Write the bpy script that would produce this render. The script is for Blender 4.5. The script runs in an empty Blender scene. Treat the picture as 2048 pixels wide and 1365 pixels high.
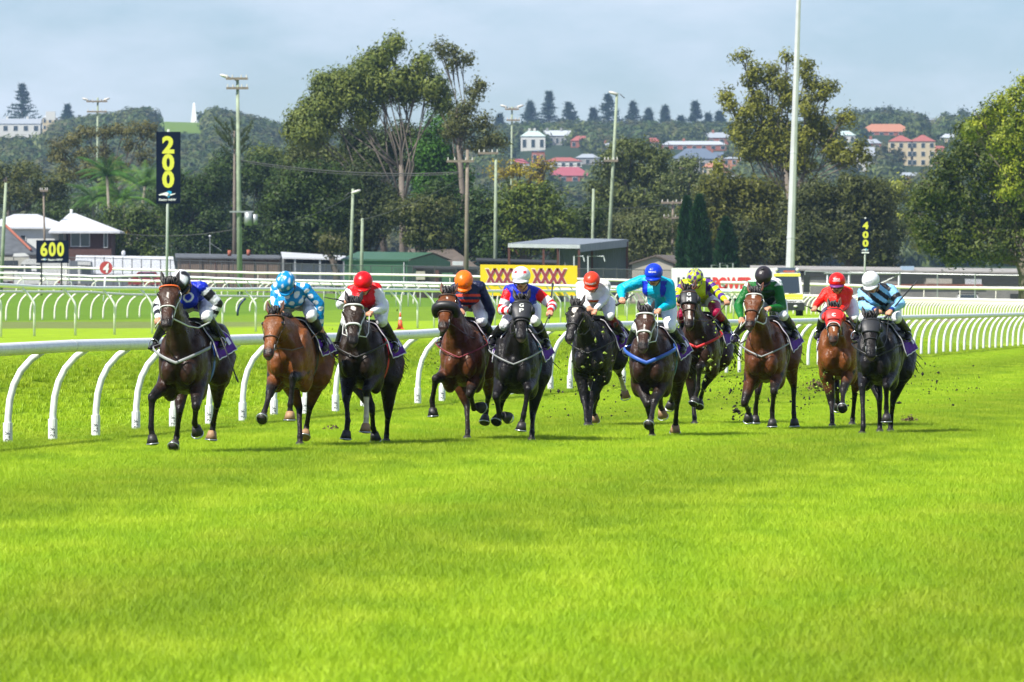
import bpy, bmesh, math, random
import numpy as np
from mathutils import Vector, Matrix, noise
from mathutils.bvhtree import BVHTree

S = bpy.context.scene
COL = S.collection
R = math.radians

# ---------------------------------------------------------------- camera
F = 17067.0          # focal length in pixels of the 2048 px wide frame (300 mm lens)
H = 1.71             # eye height
cam_d = bpy.data.cameras.new('camera'); cam = bpy.data.objects.new('camera', cam_d); COL.objects.link(cam)
cam_d.sensor_width = 36.0; cam_d.lens = 300.0
cam_d.clip_start = 1.0; cam_d.clip_end = 20000.0
cam.location = (0, 0, H)
cam.rotation_euler = (R(90) - math.atan(82.5 / F), 0, 0)
cam_d.dof.use_dof = True; cam_d.dof.focus_distance = 103.0; cam_d.dof.aperture_fstop = 15.0
S.camera = cam

# ---------------------------------------------------------------- sky, sun, exposure
SUN_ELEV, SUN_AZ = 50.0, -130.0      # azimuth clockwise from +Y: the sun stands to the left, a little behind the camera
W = bpy.data.worlds.new('World'); S.world = W; W.use_nodes = True
nt = W.node_tree; nt.nodes.clear()
def N(nt, t, **kw):
    n = nt.nodes.new(t)
    for k, v in kw.items(): setattr(n, k, v)
    return n
out = N(nt, 'ShaderNodeOutputWorld'); bg = N(nt, 'ShaderNodeBackground'); sky = N(nt, 'ShaderNodeTexSky')
sky.sky_type = 'NISHITA'; sky.sun_disc = False
sky.sun_elevation = R(SUN_ELEV); sky.sun_rotation = R(SUN_AZ)
sky.air_density = 1.0; sky.dust_density = 0.0; sky.ozone_density = 3.0
tc = N(nt, 'ShaderNodeTexCoord')
mp = N(nt, 'ShaderNodeMapping'); mp.inputs['Scale'].default_value = (22, 22, 60); mp.inputs['Location'].default_value = (7.3, 1.7, 2.35)
nz = N(nt, 'ShaderNodeTexNoise'); nz.inputs['Scale'].default_value = 1.0; nz.inputs['Detail'].default_value = 7; nz.inputs['Roughness'].default_value = 0.55
rp = N(nt, 'ShaderNodeValToRGB'); rp.color_ramp.elements[0].position = 0.40; rp.color_ramp.elements[0].color = (0.0, 0.0, 0.0, 1)
rp.color_ramp.elements[1].position = 0.64; rp.color_ramp.elements[1].color = (0.92, 0.92, 0.92, 1)
tint = N(nt, 'ShaderNodeVectorMath', operation='MULTIPLY'); tint.inputs[1].default_value = (.78, .93, 1.28)
mx = N(nt, 'ShaderNodeMix', data_type='RGBA'); mx.inputs[7].default_value = (8.8, 9.9, 11.4, 1)
L = nt.links.new
L(tc.outputs['Generated'], mp.inputs[0]); L(mp.outputs[0], nz.inputs['Vector']); L(nz.outputs[0], rp.inputs[0])
L(rp.outputs[0], mx.inputs[0]); L(sky.outputs[0], tint.inputs[0]); L(tint.outputs[0], mx.inputs[6]); L(mx.outputs[2], bg.inputs[0]); L(bg.outputs[0], out.inputs[0])
bg.inputs[1].default_value = 0.060

sl = bpy.data.lights.new('sun', 'SUN'); sun = bpy.data.objects.new('sun', sl); COL.objects.link(sun)
sl.energy = 5.0; sl.angle = R(0.5); sl.color = (1.0, 0.955, 0.88)
az = R(SUN_AZ); el = R(SUN_ELEV)
sdir = Vector((math.sin(az) * math.cos(el), math.cos(az) * math.cos(el), math.sin(el)))
sun.rotation_euler = sdir.to_track_quat('Z', 'Y').to_euler()
sun.location = (-40, 60, 60)

S.view_settings.view_transform = 'Standard'; S.view_settings.look = 'None'
S.view_settings.exposure = 0.70; S.view_settings.gamma = 1.0; S.view_settings.use_curve_mapping = False
S.render.engine = 'CYCLES'
S.cycles.use_denoising = True
S.cycles.max_bounces = 6; S.cycles.transparent_max_bounces = 12; S.cycles.volume_bounces = 0
S.cycles.diffuse_bounces = 3; S.cycles.glossy_bounces = 2; S.cycles.transmission_bounces = 2
S.cycles.caustics_reflective = False; S.cycles.caustics_refractive = False

rnd = random.Random(7); nrg = np.random.default_rng(11)

# ---------------------------------------------------------------- helpers
def PX(x, y, D):
    """the point in the place that the photograph shows at pixel (x, y), D metres away"""
    return Vector(((x - 1024.0) / F * D, D, H + (600.0 - y) / F * D))
def lin(c):
    return tuple(((v / 255.0) / 12.92 if v / 255.0 <= 0.04045 else ((v / 255.0 + 0.055) / 1.055) ** 2.4) for v in c)
def lerp(a, b, t): return a + (b - a) * t
def interp(x, xs, ys): return float(np.interp(x, xs, ys))

MATS = {}
def mat(name, col=(0.5, 0.5, 0.5), rough=0.6, spec=0.5, var=0.0, vscale=3.0, bump=0.0, bscale=20.0, metal=0.0,
        attr=None, trans=0.0, sheen=0.0, coord='Object', bdist=0.02, hue=None, coat=0.0):
    """principled material: base colour (or colour attribute) varied by noise, with noise bump"""
    if name in MATS: return MATS[name]
    m = bpy.data.materials.new(name); MATS[name] = m; m.use_nodes = True
    nt = m.node_tree; b = nt.nodes['Principled BSDF']; L = nt.links.new
    b.inputs['Roughness'].default_value = rough; b.inputs['Metallic'].default_value = metal
    b.inputs['Specular IOR Level'].default_value = spec
    b.inputs['Base Color'].default_value = (*col, 1)
    if sheen: b.inputs['Sheen Weight'].default_value = sheen
    if coat: b.inputs['Coat Weight'].default_value = coat; b.inputs['Coat Roughness'].default_value = 0.15
    src = None
    if attr:
        a = N(nt, 'ShaderNodeAttribute'); a.attribute_name = attr; src = a.outputs['Color']; L(src, b.inputs['Base Color'])
    tcn = N(nt, 'ShaderNodeTexCoord')
    if var > 0:
        n = N(nt, 'ShaderNodeTexNoise'); n.inputs['Scale'].default_value = vscale; n.inputs['Detail'].default_value = 5
        L(tcn.outputs[coord], n.inputs['Vector'])
        mr = N(nt, 'ShaderNodeMapRange'); mr.inputs[1].default_value = 0.3; mr.inputs[2].default_value = 0.7
        mr.inputs[3].default_value = 1 - var; mr.inputs[4].default_value = 1 + var
        L(n.outputs[0], mr.inputs[0])
        mixn = N(nt, 'ShaderNodeVectorMath', operation='SCALE')
        if src: L(src, mixn.inputs[0])
        else: mixn.inputs[0].default_value = col
        L(mr.outputs[0], mixn.inputs['Scale']); L(mixn.outputs[0], b.inputs['Base Color']); src = mixn.outputs[0]
    if bump > 0:
        n2 = N(nt, 'ShaderNodeTexNoise'); n2.inputs['Scale'].default_value = bscale; n2.inputs['Detail'].default_value = 4
        L(tcn.outputs[coord], n2.inputs['Vector'])
        bp = N(nt, 'ShaderNodeBump'); bp.inputs['Strength'].default_value = bump; bp.inputs['Distance'].default_value = bdist
        L(n2.outputs[0], bp.inputs['Height']); L(bp.outputs[0], b.inputs['Normal'])
    if trans > 0:
        t = N(nt, 'ShaderNodeBsdfTranslucent'); ms = N(nt, 'ShaderNodeMixShader'); ms.inputs[0].default_value = trans
        o = nt.nodes['Material Output']
        if src: L(src, t.inputs[0])
        else: t.inputs[0].default_value = (*col, 1)
        L(b.outputs[0], ms.inputs[1]); L(t.outputs[0], ms.inputs[2]); L(ms.outputs[0], o.inputs['Surface'])
    return m

ORG = {}
def tag(o, label=None, cat=None, group=None, kind=None):
    if label: o['label'] = label
    if cat: o['category'] = cat
    if group: o['group'] = group
    if kind: o['kind'] = kind
    return o
def thing(name, label, cat, loc=(0, 0, 0), group=None):
    o = bpy.data.objects.new(name, None); COL.objects.link(o); o.location = loc; o.empty_display_size = 0.2
    ORG[o.name] = Vector(loc)
    return tag(o, label, cat, group)
def world_org(o):
    v = Vector(o.location)
    while o.parent: o = o.parent; v = v + Vector(o.location)
    return v
def mesh_obj(name, V, Fc, mats, parent=None, mi=None, smooth=False, cols=None, loc=None):
    """verts in world coordinates -> object (origin at its parent's origin, at loc, or at the world's)"""
    org = Vector(loc) if loc is not None else (world_org(parent) if parent else Vector((0, 0, 0)))
    V = np.asarray(V, dtype=np.float64).reshape(-1, 3) - np.array(org)
    me = bpy.data.meshes.new(name)
    if isinstance(Fc, np.ndarray):
        k = Fc.shape[1]; nf = Fc.shape[0]
        me.vertices.add(len(V)); me.vertices.foreach_set('co', V.astype(np.float32).ravel())
        me.loops.add(nf * k); me.loops.foreach_set('vertex_index', Fc.astype(np.int32).ravel())
        me.polygons.add(nf); me.polygons.foreach_set('loop_start', np.arange(nf, dtype=np.int32) * k)
        me.update(calc_edges=True)
    else:
        me.from_pydata([tuple(v) for v in V], [], Fc)
    for m in (mats if isinstance(mats, (list, tuple)) else [mats]): me.materials.append(m)
    if mi is not None: me.polygons.foreach_set('material_index', np.asarray(mi, dtype=np.int32))
    if smooth: me.polygons.foreach_set('use_smooth', np.ones(len(me.polygons), dtype=bool))
    if cols is not None:
        ca = me.color_attributes.new('Col', 'FLOAT_COLOR', 'POINT')
        c = np.ones((len(V), 4), dtype=np.float32); c[:, :3] = cols; ca.data.foreach_set('color', c.ravel())
    me.validate(); me.update()
    o = bpy.data.objects.new(name, me); COL.objects.link(o)
    if parent:
        o.parent = parent; o.location = org - world_org(parent)
    else: o.location = org
    return o
def share(o, parent, loc, rot=None, name=None):
    """another piece with the same mesh under parent; loc in the parent's frame"""
    c = o.copy(); COL.objects.link(c); c.parent = parent; c.location = loc
    if rot is not None: c.rotation_euler = rot
    return c

class MB:
    """collects simple solids with material slots and builds them as ONE mesh object"""
    def __init__(s): s.v = []; s.f = []; s.mi = []; s.mats = []
    def _m(s, m):
        if m not in s.mats: s.mats.append(m)
        return s.mats.index(m)
    def add(s, V, Fc, m):
        k = len(s.v); s.v += [tuple(x) for x in V]; i = s._m(m)
        for f in Fc: s.f.append(tuple(a + k for a in f)); s.mi.append(i)
        return s
    def box(s, a, b, m):
        x0, y0, z0 = a; x1, y1, z1 = b
        return s.add([(x0, y0, z0), (x1, y0, z0), (x1, y1, z0), (x0, y1, z0), (x0, y0, z1), (x1, y0, z1), (x1, y1, z1), (x0, y1, z1)],
                     [(0, 3, 2, 1), (4, 5, 6, 7), (0, 1, 5, 4), (1, 2, 6, 5), (2, 3, 7, 6), (3, 0, 4, 7)], m)
    def hexa(s, P8, m):
        return s.add(P8, [(0, 3, 2, 1), (4, 5, 6, 7), (0, 1, 5, 4), (1, 2, 6, 5), (2, 3, 7, 6), (3, 0, 4, 7)], m)
    def poly(s, P, m): return s.add(P, [tuple(range(len(P)))], m)
    def prism(s, P, d, m):
        n = len(P); P = [Vector(p) for p in P]; d = Vector(d)
        V = P + [p + d for p in P]
        Fc = [tuple(range(n))[::-1], tuple(range(n, 2 * n))] + [(i, (i + 1) % n, n + (i + 1) % n, n + i) for i in range(n)]
        return s.add(V, Fc, m)
    def tube(s, pts, rad, m, n=8, cap=True):
        V, Fc = tube_geo(pts, rad, n, cap); return s.add(V, Fc, m)
    def ell(s, c, r, m, n=10, k=6, rot=None):
        V, Fc = ell_geo(c, r, n, k, rot); return s.add(V, Fc, m)
    def build(s, name, parent=None, smooth=False, loc=None):
        return mesh_obj(name, s.v, s.f, s.mats, parent, s.mi, smooth, loc=loc)

def tube_geo(pts, rad, n=8, cap=True, up=None, round_end=False):
    """tube through pts; rad: one radius, a list, or a list of (side, up) radii"""
    pts = [Vector(p) for p in pts]; k = len(pts)
    rr = rad if isinstance(rad, (list, tuple)) else [rad] * k
    rr = [(r, r) if not isinstance(r, (list, tuple)) else r for r in rr]
    if round_end:
        d0 = (pts[0] - pts[1]).normalized(); d1 = (pts[-1] - pts[-2]).normalized()
        m0 = min(rr[0]); m1 = min(rr[-1])
        pts = [pts[0] + d0 * m0 * 0.95, pts[0] + d0 * m0 * 0.6] + pts + [pts[-1] + d1 * m1 * 0.6, pts[-1] + d1 * m1 * 0.95]
        sc = lambda r, q: (r[0] * q, r[1] * q)
        rr = [sc(rr[0], .35), sc(rr[0], .8)] + list(rr) + [sc(rr[-1], .8), sc(rr[-1], .35)]; k = len(pts)
    V = []; prev = Vector(up) if up is not None else None
    for i, p in enumerate(pts):
        t = (pts[min(i + 1, k - 1)] - pts[max(i - 1, 0)])
        if t.length < 1e-9: t = Vector((0, 0, 1))
        t.normalize()
        if prev is None: prev = Vector((0, 0, 1)) if abs(t.z) < 0.9 else Vector((1, 0, 0))
        u = (prev - t * prev.dot(t))
        if u.length < 1e-6: u = t.orthogonal()
        u.normalize(); s_ = t.cross(u)
        if up is None: prev = u
        for j in range(n):
            a = 2 * math.pi * j / n
            V.append(p + s_ * (math.cos(a) * rr[i][0]) + u * (math.sin(a) * rr[i][1]))
    Fc = []
    for i in range(k - 1):
        for j in range(n):
            a = i * n + j; b = i * n + (j + 1) % n
            Fc.append((a, b, b + n, a + n))
    if cap: Fc.append(tuple(range(n))[::-1]); Fc.append(tuple(range((k - 1) * n, k * n)))
    return V, Fc
def ell_geo(c, r, n=10, k=6, rot=None):
    c = Vector(c); r = (r, r, r) if not isinstance(r, (tuple, list)) else r
    V = [Vector((0, 0, -r[2]))]
    for i in range(1, k):
        ph = -math.pi / 2 + math.pi * i / k
        for j in range(n):
            a = 2 * math.pi * j / n
            V.append(Vector((r[0] * math.cos(ph) * math.cos(a), r[1] * math.cos(ph) * math.sin(a), r[2] * math.sin(ph))))
    V.append(Vector((0, 0, r[2])))
    if rot is not None: V = [rot @ v for v in V]
    V = [c + v for v in V]
    Fc = [(0, 1 + (j + 1) % n, 1 + j) for j in range(n)]
    for i in range(k - 2):
        for j in range(n):
            a = 1 + i * n + j; b = 1 + i * n + (j + 1) % n; Fc.append((a, b, b + n, a + n))
    e = len(V) - 1; o = 1 + (k - 2) * n
    Fc += [(o + j, o + (j + 1) % n, e) for j in range(n)]
    return V, Fc

def text_geo(body, size, bold=0.0, shear=0.0, spacing=1.0):
    """flat letters: vertices in the XY plane centred on the origin, and faces"""
    cu = bpy.data.curves.new('t', 'FONT'); cu.body = body; cu.size = size; cu.align_x = 'CENTER'; cu.align_y = 'CENTER'
    cu.offset = bold; cu.shear = shear; cu.space_character = spacing; cu.resolution_u = 3; cu.fill_mode = 'FRONT'
    o = bpy.data.objects.new('t', cu); COL.objects.link(o)
    me = bpy.data.meshes.new_from_object(o)
    V = [v.co.copy() for v in me.vertices]; Fc = [tuple(p.vertices) for p in me.polygons]
    bpy.data.objects.remove(o); bpy.data.curves.remove(cu); bpy.data.meshes.remove(me)
    x0 = min(v.x for v in V); x1 = max(v.x for v in V); y0 = min(v.y for v in V); y1 = max(v.y for v in V)
    c = Vector(((x0 + x1) / 2, (y0 + y1) / 2, 0)); V = [v - c for v in V]
    return V, Fc, x1 - x0, y1 - y0
def fit_text(body, w, h, bold=0.0, shear=0.0, spacing=1.0):
    V, Fc, tw, th = text_geo(body, 1.0, bold, shear, spacing)
    return [Vector((v.x * w / tw, v.y * h / th, 0)) for v in V], Fc
# ================================================================ the ground
RD = [20, 60, 97.7, 120.2, 157, 254.7, 307, 500, 800, 3000]; RX = [-13.6, -9.9, -5.8, -3.39, .84, 12.15, 18.4, 41.5, 80, 360]
def railx(D): return interp(D, RD, RX)
BD = [380, 450, 560, 640, 750, 900]
BP = [200, 900, 1500, 1900]
BZ = [[.85, 1.2, 2.15, 2.3, 2.9, 3.5], [.85, 1.3, 1.4, 1.75, 2.4, 3.5], [.85, .85, 1.1, 1.35, 2.0, 3.5], [.85, .85, 1.1, 1.3, 2.0, 3.5]]
SKX = [-3000, -600, 0, 150, 330, 400, 520, 600, 800, 1000, 1100, 1300, 1450, 1600, 1750, 1900, 2048, 2600, 5000]
SKY = [340, 310, 288, 286, 256, 258, 284, 306, 308, 298, 292, 292, 296, 290, 272, 280, 286, 300, 340]
KH = 1.7      # the far hill stands at 2600 m times this
def sstep(t): t = min(1, max(0, t)); return t * t * (3 - 2 * t)
def ground(X, D):
    u = X - railx(D)
    if D < 380:
        z = 0.0 if u > -0.6 else .76 * sstep((-0.6 - u) / 6.0)
        if u < -6.6: z = .76 + .1 * sstep((-6.6 - u) / 5)
        return z
    px = X / D * F + 1024
    w = sstep((-0.6 - u) / 6.0) if D < 460 else 1.0
    cols = [interp(D, BD, c) for c in BZ]
    z = interp(px, BP, cols)
    if D < 460:
        w2 = (D - 380) / 80.0
        z = lerp((.0 if u > -.6 else w * .86), z, max(w2, 0)) if u > -6 else z
    if D > 900:
        z = interp(D, [900, 1500, 2600], [3.5, 6.0, 14.0]); hd_ = 2600 * KH
        top = H + (600 - interp(px, SKX, SKY)) / F * hd_
        z = lerp(z, top, sstep((D - 1900) / (hd_ - 1900))) if D < hd_ else lerp(top, top * 0.75, sstep((D - hd_) / 2500))
        z += 1.0 * noise.noise(Vector((X * .006, D * .006, 0))) * sstep((D - 1600) / 800)
    return z

G_TRACK = np.array((.24, .36, .012)); G_TRACK2 = np.array((.30, .40, .022))
G_BANK = np.array((.19, .29, .020)); G_OLIVE = np.array((.15, .19, .05)); G_SAND = np.array((.26, .21, .13)); G_MID = np.array((.155, .26, .014)); G_FAR = np.array((.105, .20, .014))
def gcol(X, D):
    u = X - railx(D); n = noise.noise(Vector((X * .25, D * .035, 3))); n2 = noise.noise(Vector((X * .9, D * .12, 9)))
    if u > -1.2: c = G_TRACK + (G_TRACK2 - G_TRACK) * (0.5 + 0.9 * n) + G_TRACK * .10 * n2
    elif u > -6.9: c = G_BANK * (1 + .15 * n2) + (G_OLIVE - G_BANK) * max(0, n) * .6
    elif u > -7.9: c = G_SAND * (1 + .1 * n2)
    elif D < 1e9 and u > -27: c = G_TRACK * (1 + .12 * n2)
    elif u > -44: c = G_MID * (.92 + .12 * n2)
    else: c = G_FAR * (1 + .1 * n2)
    px = X / D * F + 1024 if D > 1 else 0
    if u < -20 and D > 255 and D < 330 and px < 560: c = G_OLIVE * (1.0 + .1 * n2)
    if D > 690 or (D > 610 and px > 1200): c = np.array((.14, .13, .10)) * (1 + .15 * n2)
    if D > 900:
        c = np.array((.028, .045, .018)) * (1 + .3 * n)
        if 300 < px < 402 and D > 2150 * KH: c = np.array((.12, .19, .03))
    return c
us = [-2500, -1500, -900, -600, -400, -300, -220, -160] + list(np.arange(-120, -46, 4.0)) + [-45, -44, -42, -38, -34, -30, -28, -27, -26, -24, -20, -17, -14, -11, -9, -8.1, -7.9, -7.4, -6.95, -6.8, -6.2, -5.5, -4.5, -3.5, -2.5, -1.8, -1.2, -.8, -.5, 0] + list(np.arange(1, 16, 1.0)) + [18, 22, 28, 36, 48, 64, 90, 130, 180, 250, 400, 700, 1200, 2500]
Ds = [-200, -80, 0, 15, 25] + list(np.arange(30, 130, 2.5)) + list(np.arange(130, 330, 6.0)) + list(np.arange(330, 904, 14.0))
nu, nd = len(us), len(Ds); V = []; C = []
for d in Ds:
    wid = max(1.0, (d - 300) / 300.0) if d > 300 else 1.0
    rx = railx(d)
    for u in us:
        X = rx + u
        V.append((X, d, ground(X, d))); C.append(gcol(X, d))
Fg = np.array([(i * nu + j, i * nu + j + 1, (i + 1) * nu + j + 1, (i + 1) * nu + j) for i in range(nd - 1) for j in range(nu - 1)])
m_ground = mat('turf_ground', rough=.9, spec=.1, attr='Col', var=.22, vscale=1.6, bump=.35, bscale=14, bdist=.05)
g = mesh_obj('ground', V, Fg, m_ground, smooth=True, cols=np.array(C)); tag(g, kind='structure')
pxs = [-8500, -5000, -2500, -1500, -900, -500] + list(range(-300, 2360, 14)) + [2500, 2900, 3500, 5000, 8000, 10500]
Dh = list(np.arange(880, 1900, 60.0)) + list(np.arange(1900, 4690, 55.0))
V = []; C = []
for d in Dh:
    for p in pxs:
        X = (p - 1024) / F * d; V.append((X, d, ground(X, max(d, 890)) - (.4 if d < 900 else 0))); C.append(gcol(X, max(d, 905)))
nu2 = len(pxs); Fh = np.array([(i * nu2 + j, i * nu2 + j + 1, (i + 1) * nu2 + j + 1, (i + 1) * nu2 + j) for i in range(len(Dh) - 1) for j in range(nu2 - 1)])
g2 = mesh_obj('hills', V, Fh, m_ground, smooth=True, cols=np.array(C)); tag(g2, kind='structure')

# ---- grass blades: four patches repeated over the turf (one object)
def blade_patch(seed, size, n, h, w):
    r = np.random.default_rng(seed)
    p = r.uniform(-size / 2, size / 2, (n, 2)); a = r.uniform(0, 6.283, n); hh = h * r.uniform(.55, 1.15, n)
    le = hh * r.uniform(.15, .75, n); la = r.uniform(0, 6.283, n)
    ww = w * r.uniform(.6, 1.2, n); V = np.zeros((n, 5, 3))
    dx, dy = np.cos(a) * ww / 2, np.sin(a) * ww / 2; lx, ly = np.cos(la) * le, np.sin(la) * le
    V[:, 0] = np.stack([p[:, 0] - dx, p[:, 1] - dy, -.01 * np.ones(n)], 1); V[:, 1] = np.stack([p[:, 0] + dx, p[:, 1] + dy, -.01 * np.ones(n)], 1)
    V[:, 2] = np.stack([p[:, 0] + dx * .8 + lx * .35, p[:, 1] + dy * .8 + ly * .35, hh * .6], 1); V[:, 3] = np.stack([p[:, 0] - dx * .8 + lx * .35, p[:, 1] - dy * .8 + ly * .35, hh * .6], 1)
    V[:, 4] = np.stack([p[:, 0] + lx, p[:, 1] + ly, hh], 1)
    base = np.arange(n)[:, None] * 5
    T = np.concatenate([base + np.array([[0, 1, 2]]), base + np.array([[0, 2, 3]]), base + np.array([[3, 2, 4]])], 0)
    return V.reshape(-1, 3), T
def grass_mat():
    m = bpy.data.materials.new('grass_blade'); m.use_nodes = True; nt = m.node_tree; L = nt.links.new
    b = nt.nodes['Principled BSDF']; b.inputs['Roughness'].default_value = .55; b.inputs['Specular IOR Level'].default_value = .25
    gp = N(nt, 'ShaderNodeNewGeometry'); mp = N(nt, 'ShaderNodeMapping'); mp.inputs['Scale'].default_value = (1.5, .28, 0)
    n1 = N(nt, 'ShaderNodeTexNoise'); n1.inputs['Scale'].default_value = 1.0; n1.inputs['Detail'].default_value = 4
    L(gp.outputs['Position'], mp.inputs[0]); L(mp.outputs[0], n1.inputs['Vector'])
    rp = N(nt, 'ShaderNodeValToRGB'); e = rp.color_ramp.elements
    e[0].position = .30; e[0].color = (.235, .385, .010, 1); e[1].position = .70; e[1].color = (.385, .50, .024, 1)
    k = e.new(.5); k.color = (.30, .44, .012, 1)
    L(n1.outputs[0], rp.inputs[0])
    mp2 = N(nt, 'ShaderNodeMapping'); mp2.inputs['Scale'].default_value = (26, 26, 0)
    n2 = N(nt, 'ShaderNodeTexNoise'); n2.inputs['Scale'].default_value = 1.0; n2.inputs['Detail'].default_value = 2
    L(gp.outputs['Position'], mp2.inputs[0]); L(mp2.outputs[0], n2.inputs['Vector'])
    mr = N(nt, 'ShaderNodeMapRange'); mr.inputs[1].default_value = .3; mr.inputs[2].default_value = .7; mr.inputs[3].default_value = .86; mr.inputs[4].default_value = 1.14
    L(n2.outputs[0], mr.inputs[0]); sc = N(nt, 'ShaderNodeVectorMath', operation='SCALE'); L(rp.outputs[0], sc.inputs[0])
    sx = N(nt, 'ShaderNodeSeparateXYZ'); L(gp.outputs['Position'], sx.inputs[0])
    def mth(op, a, b=None):
        q = N(nt, 'ShaderNodeMath', operation=op)
        for i_, v in enumerate((a, b)):
            if v is None: continue
            if isinstance(v, (int, float)): q.inputs[i_].default_value = v
            else: L(v, q.inputs[i_])
        return q.outputs[0]
    uu = mth('SUBTRACT', sx.outputs[0], mth('MULTIPLY', sx.outputs[1], .112))       # mowing bands run along the rail
    wv = mth('SINE', mth('ADD', mth('MULTIPLY', uu, 1.35), mth('MULTIPLY', n1.outputs[0], 3.5)))
    bd = mth('ADD', mth('MULTIPLY', wv, .14), 1.0)
    L(mth('MULTIPLY', mr.outputs[0], bd), sc.inputs['Scale'])
    t = N(nt, 'ShaderNodeBsdfTranslucent'); ms = N(nt, 'ShaderNodeMixShader'); ms.inputs[0].default_value = .15
    L(sc.outputs[0], b.inputs['Base Color']); L(sc.outputs[0], t.inputs[0])
    L(b.outputs[0], ms.inputs[1]); L(t.outputs[0], ms.inputs[2]); L(ms.outputs[0], nt.nodes['Material Output'].inputs[0])
    return m
m_grass = grass_mat()
def scatter(name, pts, rotz, scl, idx, protos, mats_hint):
    """one object that repeats the prototype meshes on its vertices (geometry nodes)"""
    me = bpy.data.meshes.new(name); me.vertices.add(len(pts)); me.vertices.foreach_set('co', np.asarray(pts, dtype=np.float32).ravel())
    rot = np.zeros((len(pts), 3), dtype=np.float32); rot[:, 2] = rotz
    a = me.attributes.new('rot', 'FLOAT_VECTOR', 'POINT'); a.data.foreach_set('vector', rot.ravel())
    sc3 = np.asarray(scl, dtype=np.float32)
    if sc3.ndim == 1: sc3 = np.repeat(sc3[:, None], 3, 1)
    a = me.attributes.new('scl', 'FLOAT_VECTOR', 'POINT'); a.data.foreach_set('vector', np.ascontiguousarray(sc3).ravel())
    a = me.attributes.new('idx', 'INT', 'POINT'); a.data.foreach_set('value', np.asarray(idx, dtype=np.int32))
    for m in mats_hint: me.materials.append(m)
    o = bpy.data.objects.new(name, me); COL.objects.link(o)
    ng = bpy.data.node_groups.new(name, 'GeometryNodeTree')
    ng.interface.new_socket('Geometry', in_out='INPUT', socket_type='NodeSocketGeometry'); ng.interface.new_socket('Geometry', in_out='OUTPUT', socket_type='NodeSocketGeometry')
    gi = N(ng, 'NodeGroupInput'); go = N(ng, 'NodeGroupOutput'); jn = N(ng, 'GeometryNodeJoinGeometry')
    def attr_node(nm, dt):
        n = N(ng, 'GeometryNodeInputNamedAttribute'); n.data_type = dt; n.inputs[0].default_value = nm; return n
    ar, as_, ai = attr_node('rot', 'FLOAT_VECTOR'), attr_node('scl', 'FLOAT_VECTOR'), attr_node('idx', 'INT')
    for k, p in enumerate(protos):
        oi = N(ng, 'GeometryNodeObjectInfo'); oi.inputs['Object'].default_value = p; oi.inputs['As Instance'].default_value = True
        cp = N(ng, 'FunctionNodeCompare'); cp.data_type = 'INT'; cp.operation = 'EQUAL'
        ci = [s for s in cp.inputs if s.type == 'INT']
        ng.links.new(ai.outputs[0], ci[0]); ci[1].default_value = k
        ip = N(ng, 'GeometryNodeInstanceOnPoints')
        ng.links.new(gi.outputs[0], ip.inputs['Points']); ng.links.new(cp.outputs[0], ip.inputs['Selection']); ng.links.new(oi.outputs['Geometry'], ip.inputs['Instance'])
        e2r = N(ng, 'FunctionNodeEulerToRotation'); ng.links.new(ar.outputs[0], e2r.inputs[0]); ng.links.new(e2r.outputs[0], ip.inputs['Rotation'])
        ng.links.new(as_.outputs[0], ip.inputs['Scale']); ng.links.new(ip.outputs[0], jn.inputs[0])
    ng.links.new(jn.outputs[0], go.inputs[0])
    md = o.modifiers.new('scatter', 'NODES'); md.node_group = ng
    return o
def proto(name, V, T, m):
    me = bpy.data.meshes.new(name); V = np.asarray(V, dtype=np.float32)
    me.vertices.add(len(V)); me.vertices.foreach_set('co', V.ravel()); T = np.asarray(T, dtype=np.int32); k = T.shape[1]
    me.loops.add(T.size); me.loops.foreach_set('vertex_index', T.ravel()); me.polygons.add(len(T)); me.polygons.foreach_set('loop_start', np.arange(len(T), dtype=np.int32) * k)
    me.update(calc_edges=True); me.materials.append(m)
    return bpy.data.objects.new(name, me)
PS = 2.0
protos = [proto('turf_patch', *blade_patch(s, PS * 1.06, 26000, .104, .0050), m_grass) for s in (1, 2)] + \
         [proto('turf_patch_far', *blade_patch(s, PS * 1.06, 9000, .104, .0095), m_grass) for s in (3, 4)] + [proto('turf_patch_bank', *blade_patch(5, .76, 1300, .062, .0085), m_grass)]
near_ok = lambda u, D: True
gp = []
D = 34.0
while D < 345:
    half = (1100 / F) * D + 3.0
    X = -half
    while X < half:
        u = X - railx(D)
        if u > .45 and near_ok(u, D): gp.append((X, D))
        X += PS
    D += PS
gp = np.array(gp); n = len(gp)
near = gp[:, 1] < 150
idx = np.where(near, nrg.integers(0, 2, n), 2 + nrg.integers(0, 2, n))
bp_ = []
D = 78.0
while D < 300:
    u = -6.7
    while u < .95:
        X = railx(D) + u
        if abs(X) < 1150 / F * D + 1: bp_.append((X + rnd.uniform(-.3, .3), D + rnd.uniform(-.3, .3)))
        u += .55
    D += .55
bp_ = np.array(bp_); gp = np.concatenate([gp, bp_]); idx = np.concatenate([idx, np.full(len(bp_), 4)]); n = len(gp)
zz = np.array([ground(x, d) for x, d in gp])
scatter('grass', np.column_stack([gp, zz]), nrg.integers(0, 4, n) * (math.pi / 2), np.ones(n), idx, protos, [m_grass])
tag(bpy.data.objects['grass'], 'thick bright green turf of the race track in sunlight', 'grass', kind='stuff')
# ================================================================ running rails
m_white = mat('white_plastic', (.76, .77, .75), rough=.4, var=.11, vscale=7, bump=.1, bscale=12)
m_whited = mat('weathered_plastic', (.66, .67, .64), rough=.5, var=.10, vscale=9)
m_dark = mat('dark_mark', (.03, .03, .03), rough=.7)
m_cream = mat('cream_rail', (.74, .71, .62), rough=.5, var=.06, vscale=2)
m_gal = mat('galvanised_steel', (.36, .38, .38), rough=.45, metal=.5, var=.12, vscale=6)

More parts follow.
